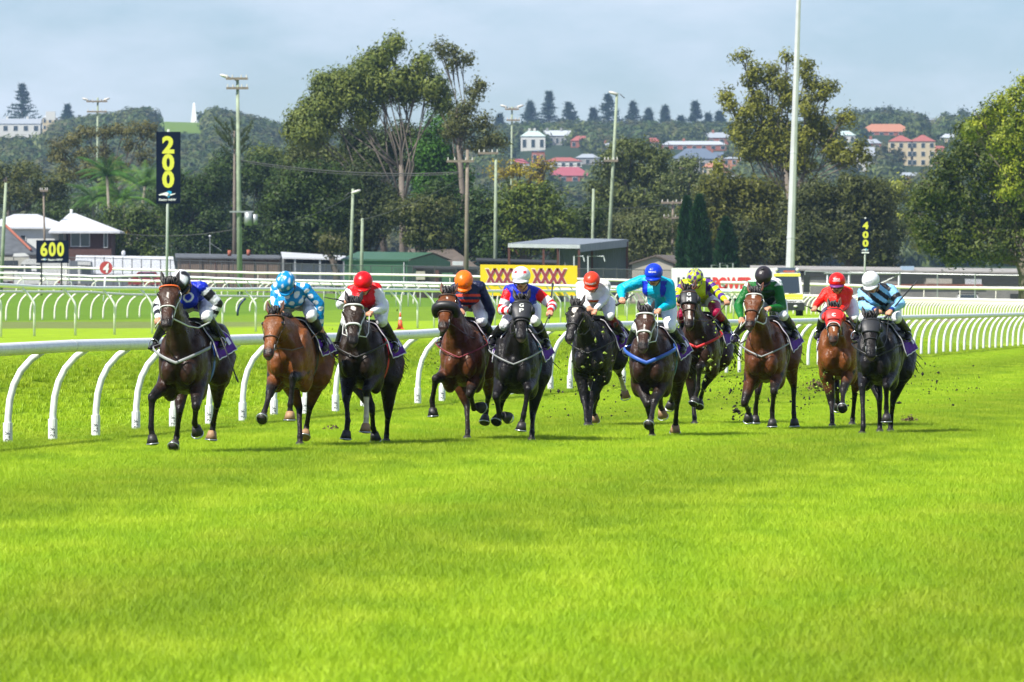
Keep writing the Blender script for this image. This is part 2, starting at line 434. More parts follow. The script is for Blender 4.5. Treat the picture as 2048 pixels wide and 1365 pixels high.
def smooth_path(ctrl, step):
    """points every step metres along the control points (Catmull-Rom in depth)"""
    P = [Vector(c) for c in ctrl]; out = []
    for i in range(len(P) - 1):
        n = max(1, int((P[i + 1] - P[i]).length / step))
        p0 = P[max(i - 1, 0)]; p1 = P[i]; p2 = P[i + 1]; p3 = P[min(i + 2, len(P) - 1)]
        for j in range(n):
            t = j / n
            out.append(0.5 * ((2 * p1) + (p2 - p0) * t + (2 * p0 - 5 * p1 + 4 * p2 - p3) * t * t + (3 * p1 - p0 - 3 * p2 + p3) * t ** 3))
    out.append(P[-1]); return out

def running_rail(name, label, ctrl, base_fn, post_at, rail_r, post_r, lean, m, prof, sleeve_max=0, nseg=8, group='white running rails', joint=0, name_tube='rail_tube', pr=6):
    """a rail tube on curved posts; base_fn(P) gives the foot of the post that carries the rail point P"""
    root = thing(name, label, 'rail', (0, 0, 0), group)
    mb = MB(); mb.tube(ctrl, rail_r, m, n=12); mb.build(name_tube, root, smooth=True)
    protos_ = {}
    for i, P in enumerate(post_at):
        B = base_fn(P); dv = P - B; h = dv.z - rail_r * .6
        side = Vector((dv.x, dv.y, 0)); wdt = side.length; ang = math.atan2(side.y, side.x)
        key = (round(h, 2), round(wdt, 2), i < sleeve_max)
        if key not in protos_:
            mb = MB(); mb.tube([(wdt * a, 0, h * b) for a, b in prof], post_r, m, n=pr)
            o = mb.build('post', root, smooth=True)
            if i < sleeve_max:
                sb = MB(); sb.tube([(0, 0, -.02), (0, 0, .30)], post_r * 1.3, m, n=12)
                tV, tF = fit_text('STRI', .115, .055, .002)
                rr = post_r * 1.3 + .0015
                V2 = []
                for v in tV:
                    th = -math.pi / 2 + v.y / rr; V2.append((rr * math.cos(th), rr * math.sin(th), .15 + v.x))
                sb.add([Matrix.Rotation(-ang - R(0), 3, 'Z') @ Vector(v) for v in V2], tF, m_dark)
                so = sb.build('sleeve', None); so.parent = o; so.location = (0, 0, 0)
            protos_[key] = o; c = o
            c.location = B - world_org(root); c.rotation_euler = (0, 0, ang)
        else:
            c = protos_[key].copy(); COL.objects.link(c); c.parent = root; c.location = B - world_org(root); c.rotation_euler = (0, 0, ang)
            for ch in protos_[key].children:
                d = ch.copy(); COL.objects.link(d); d.parent = c
    if joint:
        acc = 0
        for i in range(1, len(ctrl) - 1):
            acc += (ctrl[i] - ctrl[i - 1]).length
            if acc > joint:
                acc = 0; d = (ctrl[i + 1] - ctrl[i - 1]).normalized()
                jb = MB(); jb.tube([ctrl[i] - d * .035, ctrl[i] + d * .035], rail_r * 1.035, m_whited, n=12); jb.build('joint_collar', root, smooth=True)
    return root
PROF = [(0, -.03), (0, .12), (.01, .32), (.06, .50), (.18, .66), (.38, .80), (.68, .92), (1.0, 1.0)]
# ---- near rail: measured rail height against depth
nx = [-60, 0, 150, 300, 480, 680, 820, 850, 880, 1100, 1260, 1350, 1450, 1590, 1720, 1800, 1890, 2048, 2200]
ny = [703, 700, 692, 688, 680, 676, 670, 668, 666, 655, 650, 647.5, 646, 643.5, 639.5, 636, 633.5, 629.5, 625]
def near_rail_pt(D):
    X = railx(D) + .40; px = 1024 + X / D * F
    s = F / D; y = interp(px, nx, ny)
    return Vector((X, D, H + (600 - y) / s))
ctrl = [near_rail_pt(D) for D in np.arange(82, 420, 3.0)]
posts = [near_rail_pt(97.9 + 3.22 * k + rnd.uniform(-.06, .06)) for k in range(-3, 92)]
running_rail('running_rail', 'long white running rail with curved posts right behind the galloping horses', ctrl,
             lambda P: Vector((railx(P.y), P.y, 0)), posts[3:26] + posts[:3] + posts[26:], .073, .042, 1, m_white, PROF, sleeve_max=23, joint=7.5, pr=10)
# ---- second rail: posts bend away to the left
xs2 = [-60, 0, 50, 100, 170, 200, 300, 500, 600, 720, 850, 1000, 1250, 1465, 1600]; ys2 = [570, 569.5, 572, 575, 575, 577, 577, 579.5, 578, 580, 581, 583, 582, 585, 587]
D2 = [175, 198, 247, 322, 383, 450]; X2 = [-13.6, -11.3, -3.4, 4.1, 9.9, 16.5]
def rail2_pt(D):
    X = interp(D, D2, X2); px = 1024 + X / D * F; return Vector((X - .3, D, H + (600 - interp(px, xs2, ys2)) * D / F))
ctrl = [rail2_pt(D) for D in np.arange(180, 397, 3.0)]
def d_steps(ptf, d0, d1, sp):
    out = []; d = d0; last = ptf(d0); out.append(last)
    while d < d1:
        d += .25; p = ptf(d)
        if (p - last).length >= sp: out.append(p); last = p
    return out
running_rail('running_rail', 'white rail across the middle of the course, its posts bent over to the left', ctrl,
             lambda P: Vector((P.x + .3, P.y, ground(P.x + .3, P.y))), d_steps(rail2_pt, 181, 394, 4.35), .05, .03, -1, m_white,
             [(0, -.03), (0, .62), (.06, .70), (.30, .80), (.65, .90), (1, 1)], pr=8)
# ---- third rail behind it, left part of the course
def rail3_pt(D):
    px = interp(D, [325, 341, 427, 440], [-70, 0, 490, 580]); X = (px - 1024) / F * D
    return Vector((X + .35, D, H + (600 - interp(px, [-70, 0, 160, 240, 450, 580], [584, 584.5, 585, 590, 593, 595])) * D / F))
ctrl = [rail3_pt(D) for D in np.arange(326, 441, 2.5)]
running_rail('running_rail', 'white rail with curved posts on the far course, behind the blue and white jockey', ctrl,
             lambda P: Vector((P.x - .45, P.y, ground(P.x - .45, P.y))), d_steps(rail3_pt, 327, 438, 4.2), .062, .04, 1, m_cream, PROF, pr=8)
# ---- far rails (bands across the back)
def band(xs, ys, ds, step, y_off=0):
    pts = []
    for x in np.arange(xs[0], xs[-1] + 1, step):
        D = float(np.interp(x, ds[0], ds[1])); pts.append(PX(x, float(np.interp(x, xs, ys)) + y_off + .5 * noise.noise(Vector((x * .045, 0, ys[0]))), D))
    return pts
ptsC = band([-60, 100, 300, 512, 900, 1300, 1620, 1820, 2048, 2300], [555, 558.6, 562.5, 566, 574, 583, 592.6, 598, 602.5, 609], ([-60, 300, 900, 1640, 2030, 2300], [590, 575, 540, 470, 405, 370]), 12)
def foot(off, dz=0):
    return lambda P: Vector((P.x - off, P.y, min(ground(P.x - off, P.y), P.z - .55)))
def every(pts, sp):
    out = [pts[0]]; acc = 0
    for a, b in zip(pts, pts[1:]):
        acc += (b - a).length
        if acc >= sp: out.append(b); acc = 0
    return out
ptsC2 = []
for a, b in zip(ptsC, ptsC[1:]): ptsC2 += [a.lerp(b, k / 4) for k in range(4)]
running_rail('running_rail', 'lower of the far white rails, its curved posts showing right of the last horse', ptsC,
             foot(.42), [p for p in every(ptsC2, .78) if 1600 < 1024 + p.x / p.y * F < 2300 or rnd.random() < .24][:200], .085, .05, 1, m_cream, PROF, pr=6)
ptsB = band([-60, 50, 190, 300, 512, 900, 1090, 1300, 1480, 1500], [546, 547, 553.5, 551.5, 560, 568, 571, 577, 582, 582.5], ([-60, 280, 839, 1300, 1480], [560, 545, 474, 400, 385]), 12)
running_rail('running_rail', 'bright white wavering rail between the two cream rails at the back', ptsB,
             foot(-.35), every(ptsB, 2.4), .07, .035, -1, m_white, [(0, -.03), (0, .62), (.06, .70), (.30, .80), (.65, .90), (1, 1)], pr=6)
ptsA = band([-60, 160, 300, 512, 830, 1100, 1280, 1620, 1820, 2048, 2300], [534, 536.5, 540.5, 546.5, 551, 557, 562, 569, 575.5, 577.5, 580], ([-60, 900, 1640, 2048, 2300], [625, 575, 500, 430, 400]), 12)
running_rail('running_rail', 'highest and farthest cream rail running in front of the sheds', ptsA,
             foot(.02), every(ptsA, 12), .085, .02, 1, m_cream, [(0, -.03), (0, .5), (1, 1)], pr=6)
# the navy bent pipe and the traffic cone on the inner grass
mb = MB(); P0 = PX(475, 637, 400); z0 = ground(P0.x, P0.y)
mb.tube([(P0.x, P0.y, z0), (P0.x + .02, P0.y, z0 + .25), (P0.x + .10, P0.y, z0 + .5), (P0.x + .24, P0.y, z0 + .68), (P0.x + .38, P0.y, z0 + .82)], .05, mat('navy_plastic', (.008, .02, .09), rough=.4), n=8)
tag(mb.build('curved_post', smooth=True), 'single dark navy curved post among the white ones, right of the leading horse', 'post')
P0 = PX(800.5, 658, 246); z0 = ground(P0.x, P0.y)
c = thing('traffic_cone', 'orange traffic cone with a pale band beside the middle white rail', 'cone', (P0.x, P0.y, z0))
m_or = mat('cone_orange', (.75, .11, .045), rough=.5); m_wh = mat('cone_band', (.75, .66, .62), rough=.5)
mb = MB(); mb.box((P0.x - .12, P0.y - .12, z0), (P0.x + .12, P0.y + .12, z0 + .03), m_or); mb.build('base', c)
mb = MB(); o_ = Vector((P0.x, P0.y, z0)); mb.tube([o_ + Vector((0, 0, .03)), o_ + Vector((0, 0, .26)), ], [.085, .05], m_or, n=12)
mb.tube([o_ + Vector((0, 0, .35)), o_ + Vector((0, 0, .48))], [.036, .016], m_or, n=12); mb.build('cone_body', c, smooth=True)
mb = MB(); mb.tube([o_ + Vector((0, 0, .26)), o_ + Vector((0, 0, .35))], [.05, .036], m_wh, n=12); mb.build('band', c, smooth=True)

# ================================================================ signs
m_navy = mat('sign_navy', (.003, .007, .022), rough=.5, spec=.1); m_yel = mat('sign_yellow', (.62, .62, .05), rough=.45)
m_pole = mat('painted_pole', (.42, .46, .40), rough=.5, var=.08); m_sw = mat('sign_white', (.78, .79, .78), rough=.5); m_cy = mat('sign_cyan', (.02, .36, .62), rough=.5)
def board_text(root, name, body, x, y, w, h, D, m, bold=.03, shear=0., dy=-.03):
    V, Fc = fit_text(body, w, h, bold, shear); c = PX(x, y, D); s_ = D / F
    mb = MB(); mb.prism_text = None
    V2 = [Vector((c.x + v.x, D + dy, c.z + v.y)) for v in V]
    mb.add(V2, Fc, m); return mb.build(name, root)
def logo(root, x, y, w, D, dy=-.03):
    """running white horse head with a cyan swirl, and the words beneath"""
    c = PX(x, y, D); k = w; mb = MB()
    P = lambda pts: [Vector((c.x + a * k, D + dy, c.z + b * k)) for a, b in pts]
    mb.poly(P([(-.5, .02), (-.28, .10), (-.05, .17), (.12, .10), (.18, -.02), (.02, -.10), (-.12, -.02), (-.30, .0), (-.46, -.03)]), m_sw)
    mb.poly(P([(.12, .04), (.48, .10), (.46, .06), (.20, -.04)]), m_sw)
    mb.poly(P([(-.06, .17), (.10, .25), (.26, .20), (.24, .08), (.12, .0), (.16, -.10), (.06, -.16), (.0, -.06), (.10, .08), (.04, .16)]), m_cy)
    o = mb.build('emblem', root)
    for v in o.data.vertices: pass
    return o
def board(root, x0, x1, y0, y1, D, m, th=.05, tilt=0.):
    a = PX(x0, y1, D); b = PX(x1, y0, D); mb = MB(); mb.box((a.x, D, a.z), (b.x, D + th, b.z), m); return mb.build('board', root)
def pole(root, x, ytop, D, r, m, z0=None, dy=.08, name='pole', xb=None):
    t = PX(x, ytop, D); b = PX(xb if xb is not None else x, 600, D); zb = ground(b.x, D) if z0 is None else z0
    mb = MB(); mb.tube([(b.x, D + dy, zb - .3), (t.x, D + dy, t.z)], r, m, n=10); return mb.build(name, root, smooth=True)
D = 450; c = PX(333, 600, D)
sg = thing('distance_marker', 'tall navy marker board reading 200 in yellow, on a pale pole behind the leading horse', 'sign', (c.x, D, ground(c.x, D)), 'distance markers')
pole(sg, 337, 259, D, .075, m_pole, xb=332.5); board(sg, 312.5, 361, 264, 407.5, D, m_navy)
for ch, yy in zip('200', (290, 325.5, 359)): board_text(sg, 'numeral', ch, 336.5, yy, .64, .93, D, m_yel, .045)
logo(sg, 334.5, 390.5, 34.5 * D / F, D); board_text(sg, 'lettering', 'Racing NSW', 335, 400.5, 35 * D / F, 6 * D / F, D, m_sw, .02, .25)
D = 575; c = PX(1729, 600, D)
sg = thing('distance_marker', 'small navy marker board reading 400 in yellow, on a thin pole above the last jockeys', 'sign', (c.x, D, ground(c.x, D)), 'distance markers')
pole(sg, 1731, 435, D, .06, m_pole, xb=1728.5); board(sg, 1721, 1740.5, 438, 508, D, m_navy)
for ch, yy in zip('400', (451.5, 470, 487)): board_text(sg, 'numeral', ch, 1731, yy, 12 * D / F, 14.5 * D / F, D, m_yel, .045)
logo(sg, 1730.5, 501, 15 * D / F, D); 
mb = MB(); a = PX(1723, 507, D); b = PX(1738, 504.5, D); mb.box((a.x, D - .02, a.z), (b.x, D - .01, b.z), m_sw); mb.build('lettering_band', sg)
D = 540; c = PX(105, 600, D)
sg = thing('distance_marker', 'wide navy marker board reading 600 in yellow, on two legs before the white van', 'sign', (c.x, D, ground(c.x, D)), 'distance markers')
pole(sg, 83, 482, D, .05, m_dark, name='leg'); pole(sg, 123, 482, D, .05, m_dark, name='leg'); board(sg, 72.5, 137.5, 481, 526.5, D, m_navy)
for ch, xx in zip('600', (88, 104.5, 121)): board_text(sg, 'numeral', ch, xx, 499, 14.5 * D / F, 29 * D / F, D, m_yel, .04)
logo(sg, 88.5, 520, 13 * D / F, D); board_text(sg, 'lettering', 'Racing NSW', 111, 520.5, 30 * D / F, 5.5 * D / F, D, m_sw, .02, .25)
D = 500; c = PX(208, 600, D)
sg = thing('round_marker', 'round red disc marker with a white number 4 on a thin white stem', 'sign', (c.x, D, ground(c.x, D)))
mb = MB(); cc = PX(212, 536, D); mb.tube([(cc.x, D, cc.z), (cc.x, D + .05, cc.z)], 13 * D / F, mat('marker_red', (.42, .055, .055), rough=.5, var=.06), n=28); mb.build('disc', sg)
board_text(sg, 'numeral', '4', 212, 536.5, 12 * D / F, 19 * D / F, D, m_sw, .03, .15); pole(sg, 210.5, 548, D, .05, m_white, xb=206.5, name='stem')
# yellow billboard
D = 520; c = PX(1057, 600, D)
m_by = mat('billboard_yellow', (.80, .56, .006), rough=.5, var=.03); m_bm = mat('billboard_maroon', (.27, .035, .05), rough=.6); m_bw = mat('billboard_cream', (.75, .72, .6), rough=.6)
sg = thing('billboard', 'bright yellow trackside billboard with XXXX XXXX in maroon letters', 'billboard', (c.x, D, ground(c.x, D)))
a = PX(960.5, 592, D); b = PX(1154.5, 529.5, D)
P8 = [(a.x, D, a.z), (b.x, D, a.z), (b.x, D + .12, a.z), (a.x, D + .12, a.z), (a.x, D, b.z), (b.x, D, b.z - .07), (b.x, D + .12, b.z - .07), (a.x, D + .12, b.z)]
mb = MB(); mb.hexa(P8, m_by); mb.build('panel', sg)
for xc, in ((1006,), (1098.5,)):
    board_text(sg, 'lettering_outline', 'XXXX', xc, 554.5, 74 * D / F, 35 * D / F, D, m_bw, .085, dy=-.02)
    board_text(sg, 'lettering', 'XXXX', xc, 554.5, 71 * D / F, 31.5 * D / F, D, m_bm, .055, dy=-.035)
for xx in (975, 1020, 1065, 1110, 1145): pole(sg, xx, 560, D + .3, .05, m_gal, name='leg')
# white billboard
D = 520; c = PX(1460, 600, D)
m_bwh = mat('billboard_white', (.78, .77, .76), rough=.5, var=.03); m_br = mat('billboard_red', (.62, .045, .04), rough=.6)
sg = thing('billboard', 'long white trackside billboard lettered HORSE in black and POWER in red', 'billboard', (c.x, D, ground(c.x, D)))
a = PX(1343, 597, D); b = PX(1592, 536.5, D); mb = MB(); mb.box((a.x, D, a.z), (b.x, D + .12, b.z), m_bwh); mb.build('panel', sg)
board_text(sg, 'lettering', 'HORSE', 1388, 568, 66 * D / F, 27 * D / F, D, m_dark, .05); board_text(sg, 'lettering', 'POWER', 1466, 568, 82 * D / F, 27 * D / F, D, m_br, .05)
for xx in (1350, 1400, 1450, 1500, 1550, 1585): pole(sg, xx, 560, D + .3, .05, m_gal, name='leg')

# ================================================================ light mast, timber poles, wires
m_gpole = mat('green_timber', (.27, .32, .22), rough=.8, var=.22, vscale=2.5, bump=.3); m_bpole = mat('brown_timber', (.20, .165, .125), rough=.85, var=.2, vscale=3, bump=.3)
m_mast = mat('mast_steel', (.60, .59, .60), rough=.35, metal=.25, var=.10, vscale=1.2); m_lamp = mat('lamp_housing', (.55, .53, .48), rough=.5); m_wire = mat('wire', (.06, .06, .06), rough=.6)
D = 560; a = PX(1577.5, 590, D); b = PX(1600, -90, D); bz = ground(a.x, D)
ms_ = thing('light_mast', 'tall pale steel light mast rising out of the top of the picture', 'mast', (a.x, D, bz))
mb = MB(); mb.tube([(a.x, D, bz - .2), (lerp(a.x, b.x, .35), D, lerp(bz, b.z, .35)), (b.x, D, b.z)], [.31, .24, .13], m_mast, n=8); mb.build('shaft', ms_)
mb = MB()
for q in range(3): mb.tube([(lerp(a.x, b.x, .2 + .24 * q), D, lerp(bz, b.z, .2 + .24 * q)), (lerp(a.x, b.x, .205 + .24 * q), D, lerp(bz, b.z, .205 + .24 * q))], [.285 - .045 * q, .28 - .045 * q], m_mast, n=8)
mb.build('joint_collar', ms_)
def timber_pole(label, xt, yt, xb, D, rt, rb, m, arms=(), lamps=(), extra=None):
    a = PX(xb, 600, D); t = PX(xt, yt, D); z = ground(a.x, D); root = thing('utility_pole', label, 'utility pole', (a.x, D, z), 'timber poles behind the course')
    mid = Vector((lerp(a.x, t.x, .55), D, lerp(z, t.z, .55)))
    mb = MB(); mb.tube([(a.x, D, z - .3), mid, t], [rb * .85, (rt + rb) * .42, rt * .8], m, n=9); mb.build('pole', root, smooth=True)
    for (x0, x1, y) in arms:
        p = PX(x0, y, D); q = PX(x1, y, D); mb = MB(); mb.box((p.x, D - .32, p.z - .09), (q.x, D - .18, p.z + .09), m_bpole)
        ao = mb.build('crossarm', root)
        for k in range(4):
            xx = lerp(p.x, q.x, (.06, .3, .7, .94)[k]); ib = MB(); ib.tube([(xx, D - .25, p.z + .09), (xx, D - .25, p.z + .30)], [.06, .035], m_lamp, n=6); ib.build('insulator', ao)
    for (x, y, sx) in lamps:
        p = PX(x, y, D); mb = MB(); mb.ell(p, (.42, .24, .13), m_lamp, 10, 6, Matrix.Rotation(sx * .3, 3, 'Y')); mb.tube([p + Vector((sx * .5, 0, -.05)), p + Vector((sx * .9, 0, -.4))], .04, m_wire, n=6); mb.build('floodlight', root, smooth=True)
    return root
timber_pole('leaning green timber pole at the far left edge, beside the slate roofed house', 12, 366, 1, 640, .13, .19, m_gpole)
timber_pole('short grey pole with white insulators above the white roofed house', 87, 380, 91, 820, .10, .15, m_bpole, [(80, 96, 382)])
timber_pole('green pole with two crossarms and a pair of floodlights above the flat topped tree', 195.5, 196, 194, 965, .13, .2, m_gpole, [(173, 215, 203.5), (174, 214, 224)], [(171, 199, 1), (213, 199, -1)])
tp = timber_pole('tallest green pole with two crossarms, one floodlight and a grey transformer', 475, 155, 480, 640, .14, .26, m_gpole, [(452, 496, 158), (453, 497, 177)], [(450, 153, 1)])
D = 640; p = PX(497, 437, D)
mb = MB(); mb.tube([p + Vector((0, -.3, -.55)), p + Vector((0, -.3, .45))], .30, m_gal, n=12); mb.tube([p + Vector((.5, -.2, -.5)), p + Vector((.5, -.2, .3))], .2, m_gal, n=10); mb.build('transformer', tp, smooth=True)
p = PX(470, 424, D); mb = MB(); mb.box((p.x - .4, D - .35, p.z - .06), (p.x + 1.4, D - .2, p.z + .06), m_gal); mb.build('bracket', tp)
timber_pole('pale green pole with a small lamp behind the green shed', 706, 378, 700, 660, .13, .18, m_gpole, (), [(712, 384, -1)])
timber_pole('low green pole stump just right of the lamp pole', 725, 437, 722, 670, .14, .17, m_gpole)
timber_pole('brown weathered pole with a crossarm in front of the thin gum', 935, 300, 932, 640, .15, .22, m_bpole, [(893, 948, 323)])
timber_pole('green pole with a single long crossarm left of the yellow flowered tree', 992, 306, 990, 660, .13, .19, m_gpole, [(956, 997, 307)])
timber_pole('distant green pole carrying two floodlights before the white hillside house', 1024, 214, 1021, 885, .11, .16, m_gpole, [(1013, 1040, 241), (1010, 1038, 219)], [(1008, 213, 1), (1040, 213, -1)])
timber_pole('tall leaning pole with one lamp at its head, behind the open carport', 1234, 186, 1212, 690, .14, .19, m_gpole, [(1208, 1236, 322)], [(1227, 187, 1)])
timber_pole('thin green pole between the yellow tree and the big round tree', 1187, 378, 1183, 700, .13, .17, m_gpole)
timber_pole('short grey pole with two crossarms left of the dark cypresses', 1346, 402, 1344, 760, .12, .17, m_bpole, [(1322, 1366, 406), (1326, 1362, 436)])
def wire(pa, pb, sag, label, name='power_line', r=.025):
    pts = [pa.lerp(pb, t) - Vector((0, 0, sag * 4 * t * (1 - t))) for t in np.linspace(0, 1, 15)]
    mb = MB(); mb.tube(pts, r, m_wire, n=5); return tag(mb.build(name), label, 'power line', 'power lines')
wire(PX(480, 321, 640), PX(918, 345, 640), .45, 'upper grey power line sagging between the tallest pole and the brown pole', r=.045)
wire(PX(480, 324, 640.4), PX(918, 348, 640.4), .5, 'lower grey power line just under the one to the brown pole', r=.03)
wire(PX(505, 452, 640), PX(705, 390, 660), .6, 'dark cable rising from the transformer to the lamp pole')
wire(PX(724, 440, 670), PX(932, 350, 640), .4, 'dark cable from the pole stump up to the brown pole')
wire(PX(1000, 312, 660), PX(1208, 324, 690), .5, 'cable from the single crossarm pole to the leaning pole')
wire(PX(1130, 413, 700), PX(1340, 408, 760), .3, 'low cable crossing the big round tree towards the short crossarm pole')
wire(PX(240, 467, 640), PX(476, 458, 640), .35, 'dark cable across the palms towards the tallest pole')
# ================================================================ fence, sheds and houses behind the course
m_fpost = mat('fence_post', (.06, .065, .065), rough=.6)
def wire_mesh_mat():
    m = bpy.data.materials.new('chain_link'); m.use_nodes = True; nt = m.node_tree; L = nt.links.new
    b = nt.nodes['Principled BSDF']; b.inputs['Base Color'].default_value = (.05, .055, .055, 1); b.inputs['Roughness'].default_value = .6
    gp = N(nt, 'ShaderNodeTexCoord'); sx = N(nt, 'ShaderNodeSeparateXYZ'); L(gp.outputs['Object'], sx.inputs[0])
    def wave(op):
        a = N(nt, 'ShaderNodeMath', operation=op); L(sx.outputs[0], a.inputs[0]); L(sx.outputs[2], a.inputs[1])
        m_ = N(nt, 'ShaderNodeMath', operation='MULTIPLY'); L(a.outputs[0], m_.inputs[0]); m_.inputs[1].default_value = 14.0
        f = N(nt, 'ShaderNodeMath', operation='FRACT'); L(m_.outputs[0], f.inputs[0]); c = N(nt, 'ShaderNodeMath', operation='LESS_THAN'); L(f.outputs[0], c.inputs[0]); c.inputs[1].default_value = .13
        return c
    w1, w2 = wave('ADD'), wave('SUBTRACT'); mxx = N(nt, 'ShaderNodeMath', operation='MAXIMUM'); L(w1.outputs[0], mxx.inputs[0]); L(w2.outputs[0], mxx.inputs[1])
    t = N(nt, 'ShaderNodeBsdfTransparent'); ms = N(nt, 'ShaderNodeMixShader'); L(mxx.outputs[0], ms.inputs[0]); L(t.outputs[0], ms.inputs[1]); L(b.outputs[0], ms.inputs[2]); L(ms.outputs[0], nt.nodes['Material Output'].inputs[0])
    return m
m_mesh = wire_mesh_mat()
def fence(label, pts, sp, mp, hgt_px=None, wire=True):
    """pts: (x, ytop, ybase, D) along the fence"""
    a = PX(pts[0][0], pts[0][2], pts[0][3]); root = thing('wire_fence', label, 'fence', (a.x, a.y, a.z))
    P = [(PX(x, yt, D), PX(x, yb, D)) for x, yt, yb, D in pts]
    mb = MB(); mb.tube([p[0] for p in P], .035, mp, n=6); mb.build('top_rail', root)
    first = None; acc = 0
    for (t0, b0), (t1, b1) in zip(P, P[1:]):
        n = max(1, int((t1 - t0).length / sp))
        for k in range(n):
            t = t0.lerp(t1, k / n); b = b0.lerp(b1, k / n); hh = t.z - b.z + .1
            if first is None or abs(first[1] - hh) > .12:
                mb = MB(); mb.tube([(t.x, t.y, b.z - .2), (t.x, t.y, t.z + .02)], .045, mp, n=6); o = mb.build('post', root); 
                first = (o, hh, Vector((t.x, t.y, b.z)))
            else: share(first[0], root, first[0].location + (Vector((t.x, t.y, b.z)) - first[2]))
    if wire:
        V = []; Fc = []
        for t, b in P: V += [b, t]
        for i in range(len(P) - 1): Fc.append((2 * i, 2 * i + 2, 2 * i + 3, 2 * i + 1))
        mesh_obj('wire_mesh', V, Fc, m_mesh, root)
    return root
fence('dark chain wire fence before the sheds, from left edge to white billboard',
      [(-80, 513, 572, 745), (190, 516, 574, 735), (400, 522, 580, 700), (700, 531, 588, 660), (1000, 535, 592, 640), (1345, 541, 600, 600)], 3.1, m_fpost)
fence('galvanised chain wire fence on the right, before the long low building',
      [(1610, 543, 610, 605), (1700, 545, 611, 602), (1800, 547, 612, 600), (1950, 550, 613, 598), (2150, 553, 615, 596)], 2.4, m_gal)
# taller galvanised gate frame right of the ambulance
a = PX(1652, 613, 570); gt = thing('gate_frame', 'bare galvanised gate frame with a high bar behind the red jockey', 'gate', (a.x, 570, ground(a.x, 570)))
for x in (1655, 1698, 1798): pole(gt, x, 545, 570, .07, m_gal, name='post')
mb = MB(); mb.tube([PX(1648, 547, 570), PX(1800, 548, 570)], .05, m_gal, n=6); mb.build('top_bar', gt)
mb = MB(); mb.tube([PX(1798, 550, 570.1), PX(1700, 596, 570.1)], .03, m_gal, n=6); mb.build('brace', gt)

def corr(name, col, rough=.5, scale=5.0, axis='X', metal=.0, var=.08, dist=.03):
    """profiled sheet metal: fine ribs as relief"""
    m = mat(name, col, rough, var=var, vscale=1.5, metal=metal); nt = m.node_tree; L = nt.links.new; b = nt.nodes['Principled BSDF']
    tcn = N(nt, 'ShaderNodeTexCoord'); w = N(nt, 'ShaderNodeTexWave'); w.wave_type = 'BANDS'; w.bands_direction = axis; w.inputs['Scale'].default_value = scale; w.inputs['Distortion'].default_value = 0
    L(tcn.outputs['Object'], w.inputs[0]); bp = N(nt, 'ShaderNodeBump'); bp.inputs['Distance'].default_value = dist; bp.inputs['Strength'].default_value = .9
    L(w.outputs['Fac'], bp.inputs['Height']); L(bp.outputs[0], b.inputs['Normal']); return m
m_glass = mat('window_glass', (.02, .03, .035), rough=.12, spec=.8); m_frame = mat('window_frame', (.6, .6, .58), rough=.5)
m_chim = mat('chimney_brick', (.32, .10, .06), rough=.9, var=.15)
def quadM(p): return [Vector(q) for q in p]
def tile_roof(name, col, s=3.2, axis='X', var=.22): return corr(name, col, .8, s, axis, var=var, dist=.04)
m_roofw = corr('white_roof', (.58, .60, .62), .45, 3.0); m_roofs = tile_roof('slate_roof', (.10, .11, .12)); m_ridge = mat('orange_ridge', (.30, .095, .055), rough=.8, var=.1)
m_wwall = mat('white_wall', (.58, .60, .58), rough=.8, var=.05); m_brick = mat('dark_brick', (.085, .042, .036), rough=.9, var=.2, vscale=8)
m_brown = corr('brown_panel', (.16, .115, .085), .8, 1.6); m_gsheet = corr('grey_blue_sheet', (.28, .32, .36), .5, 2.6); m_dk = mat('dark_gap', (.015, .016, .016), rough=.9)
m_green = corr('green_sheet', (.055, .17, .08), .5, 2.6); m_greenr = corr('green_roof_sheet', (.045, .12, .065), .5, 2.2)
m_browntile = tile_roof('brown_tile', (.13, .105, .085), 3.0); m_csheet = corr('grey_sheet', (.16, .175, .19), .5, 2.4); m_croof = corr('carport_roof', (.20, .225, .245), .45, 2.5)
m_rust = mat('rusty_steel', (.10, .035, .025), rough=.8, var=.2); m_beige = mat('beige_wall', (.40, .37, .31), rough=.85, var=.06); m_asb = corr('asbestos_roof', (.36, .34, .31), .85, 5.0, var=.2); m_gwall = mat('grey_wall', (.22, .215, .19), rough=.9, var=.18, vscale=.8)

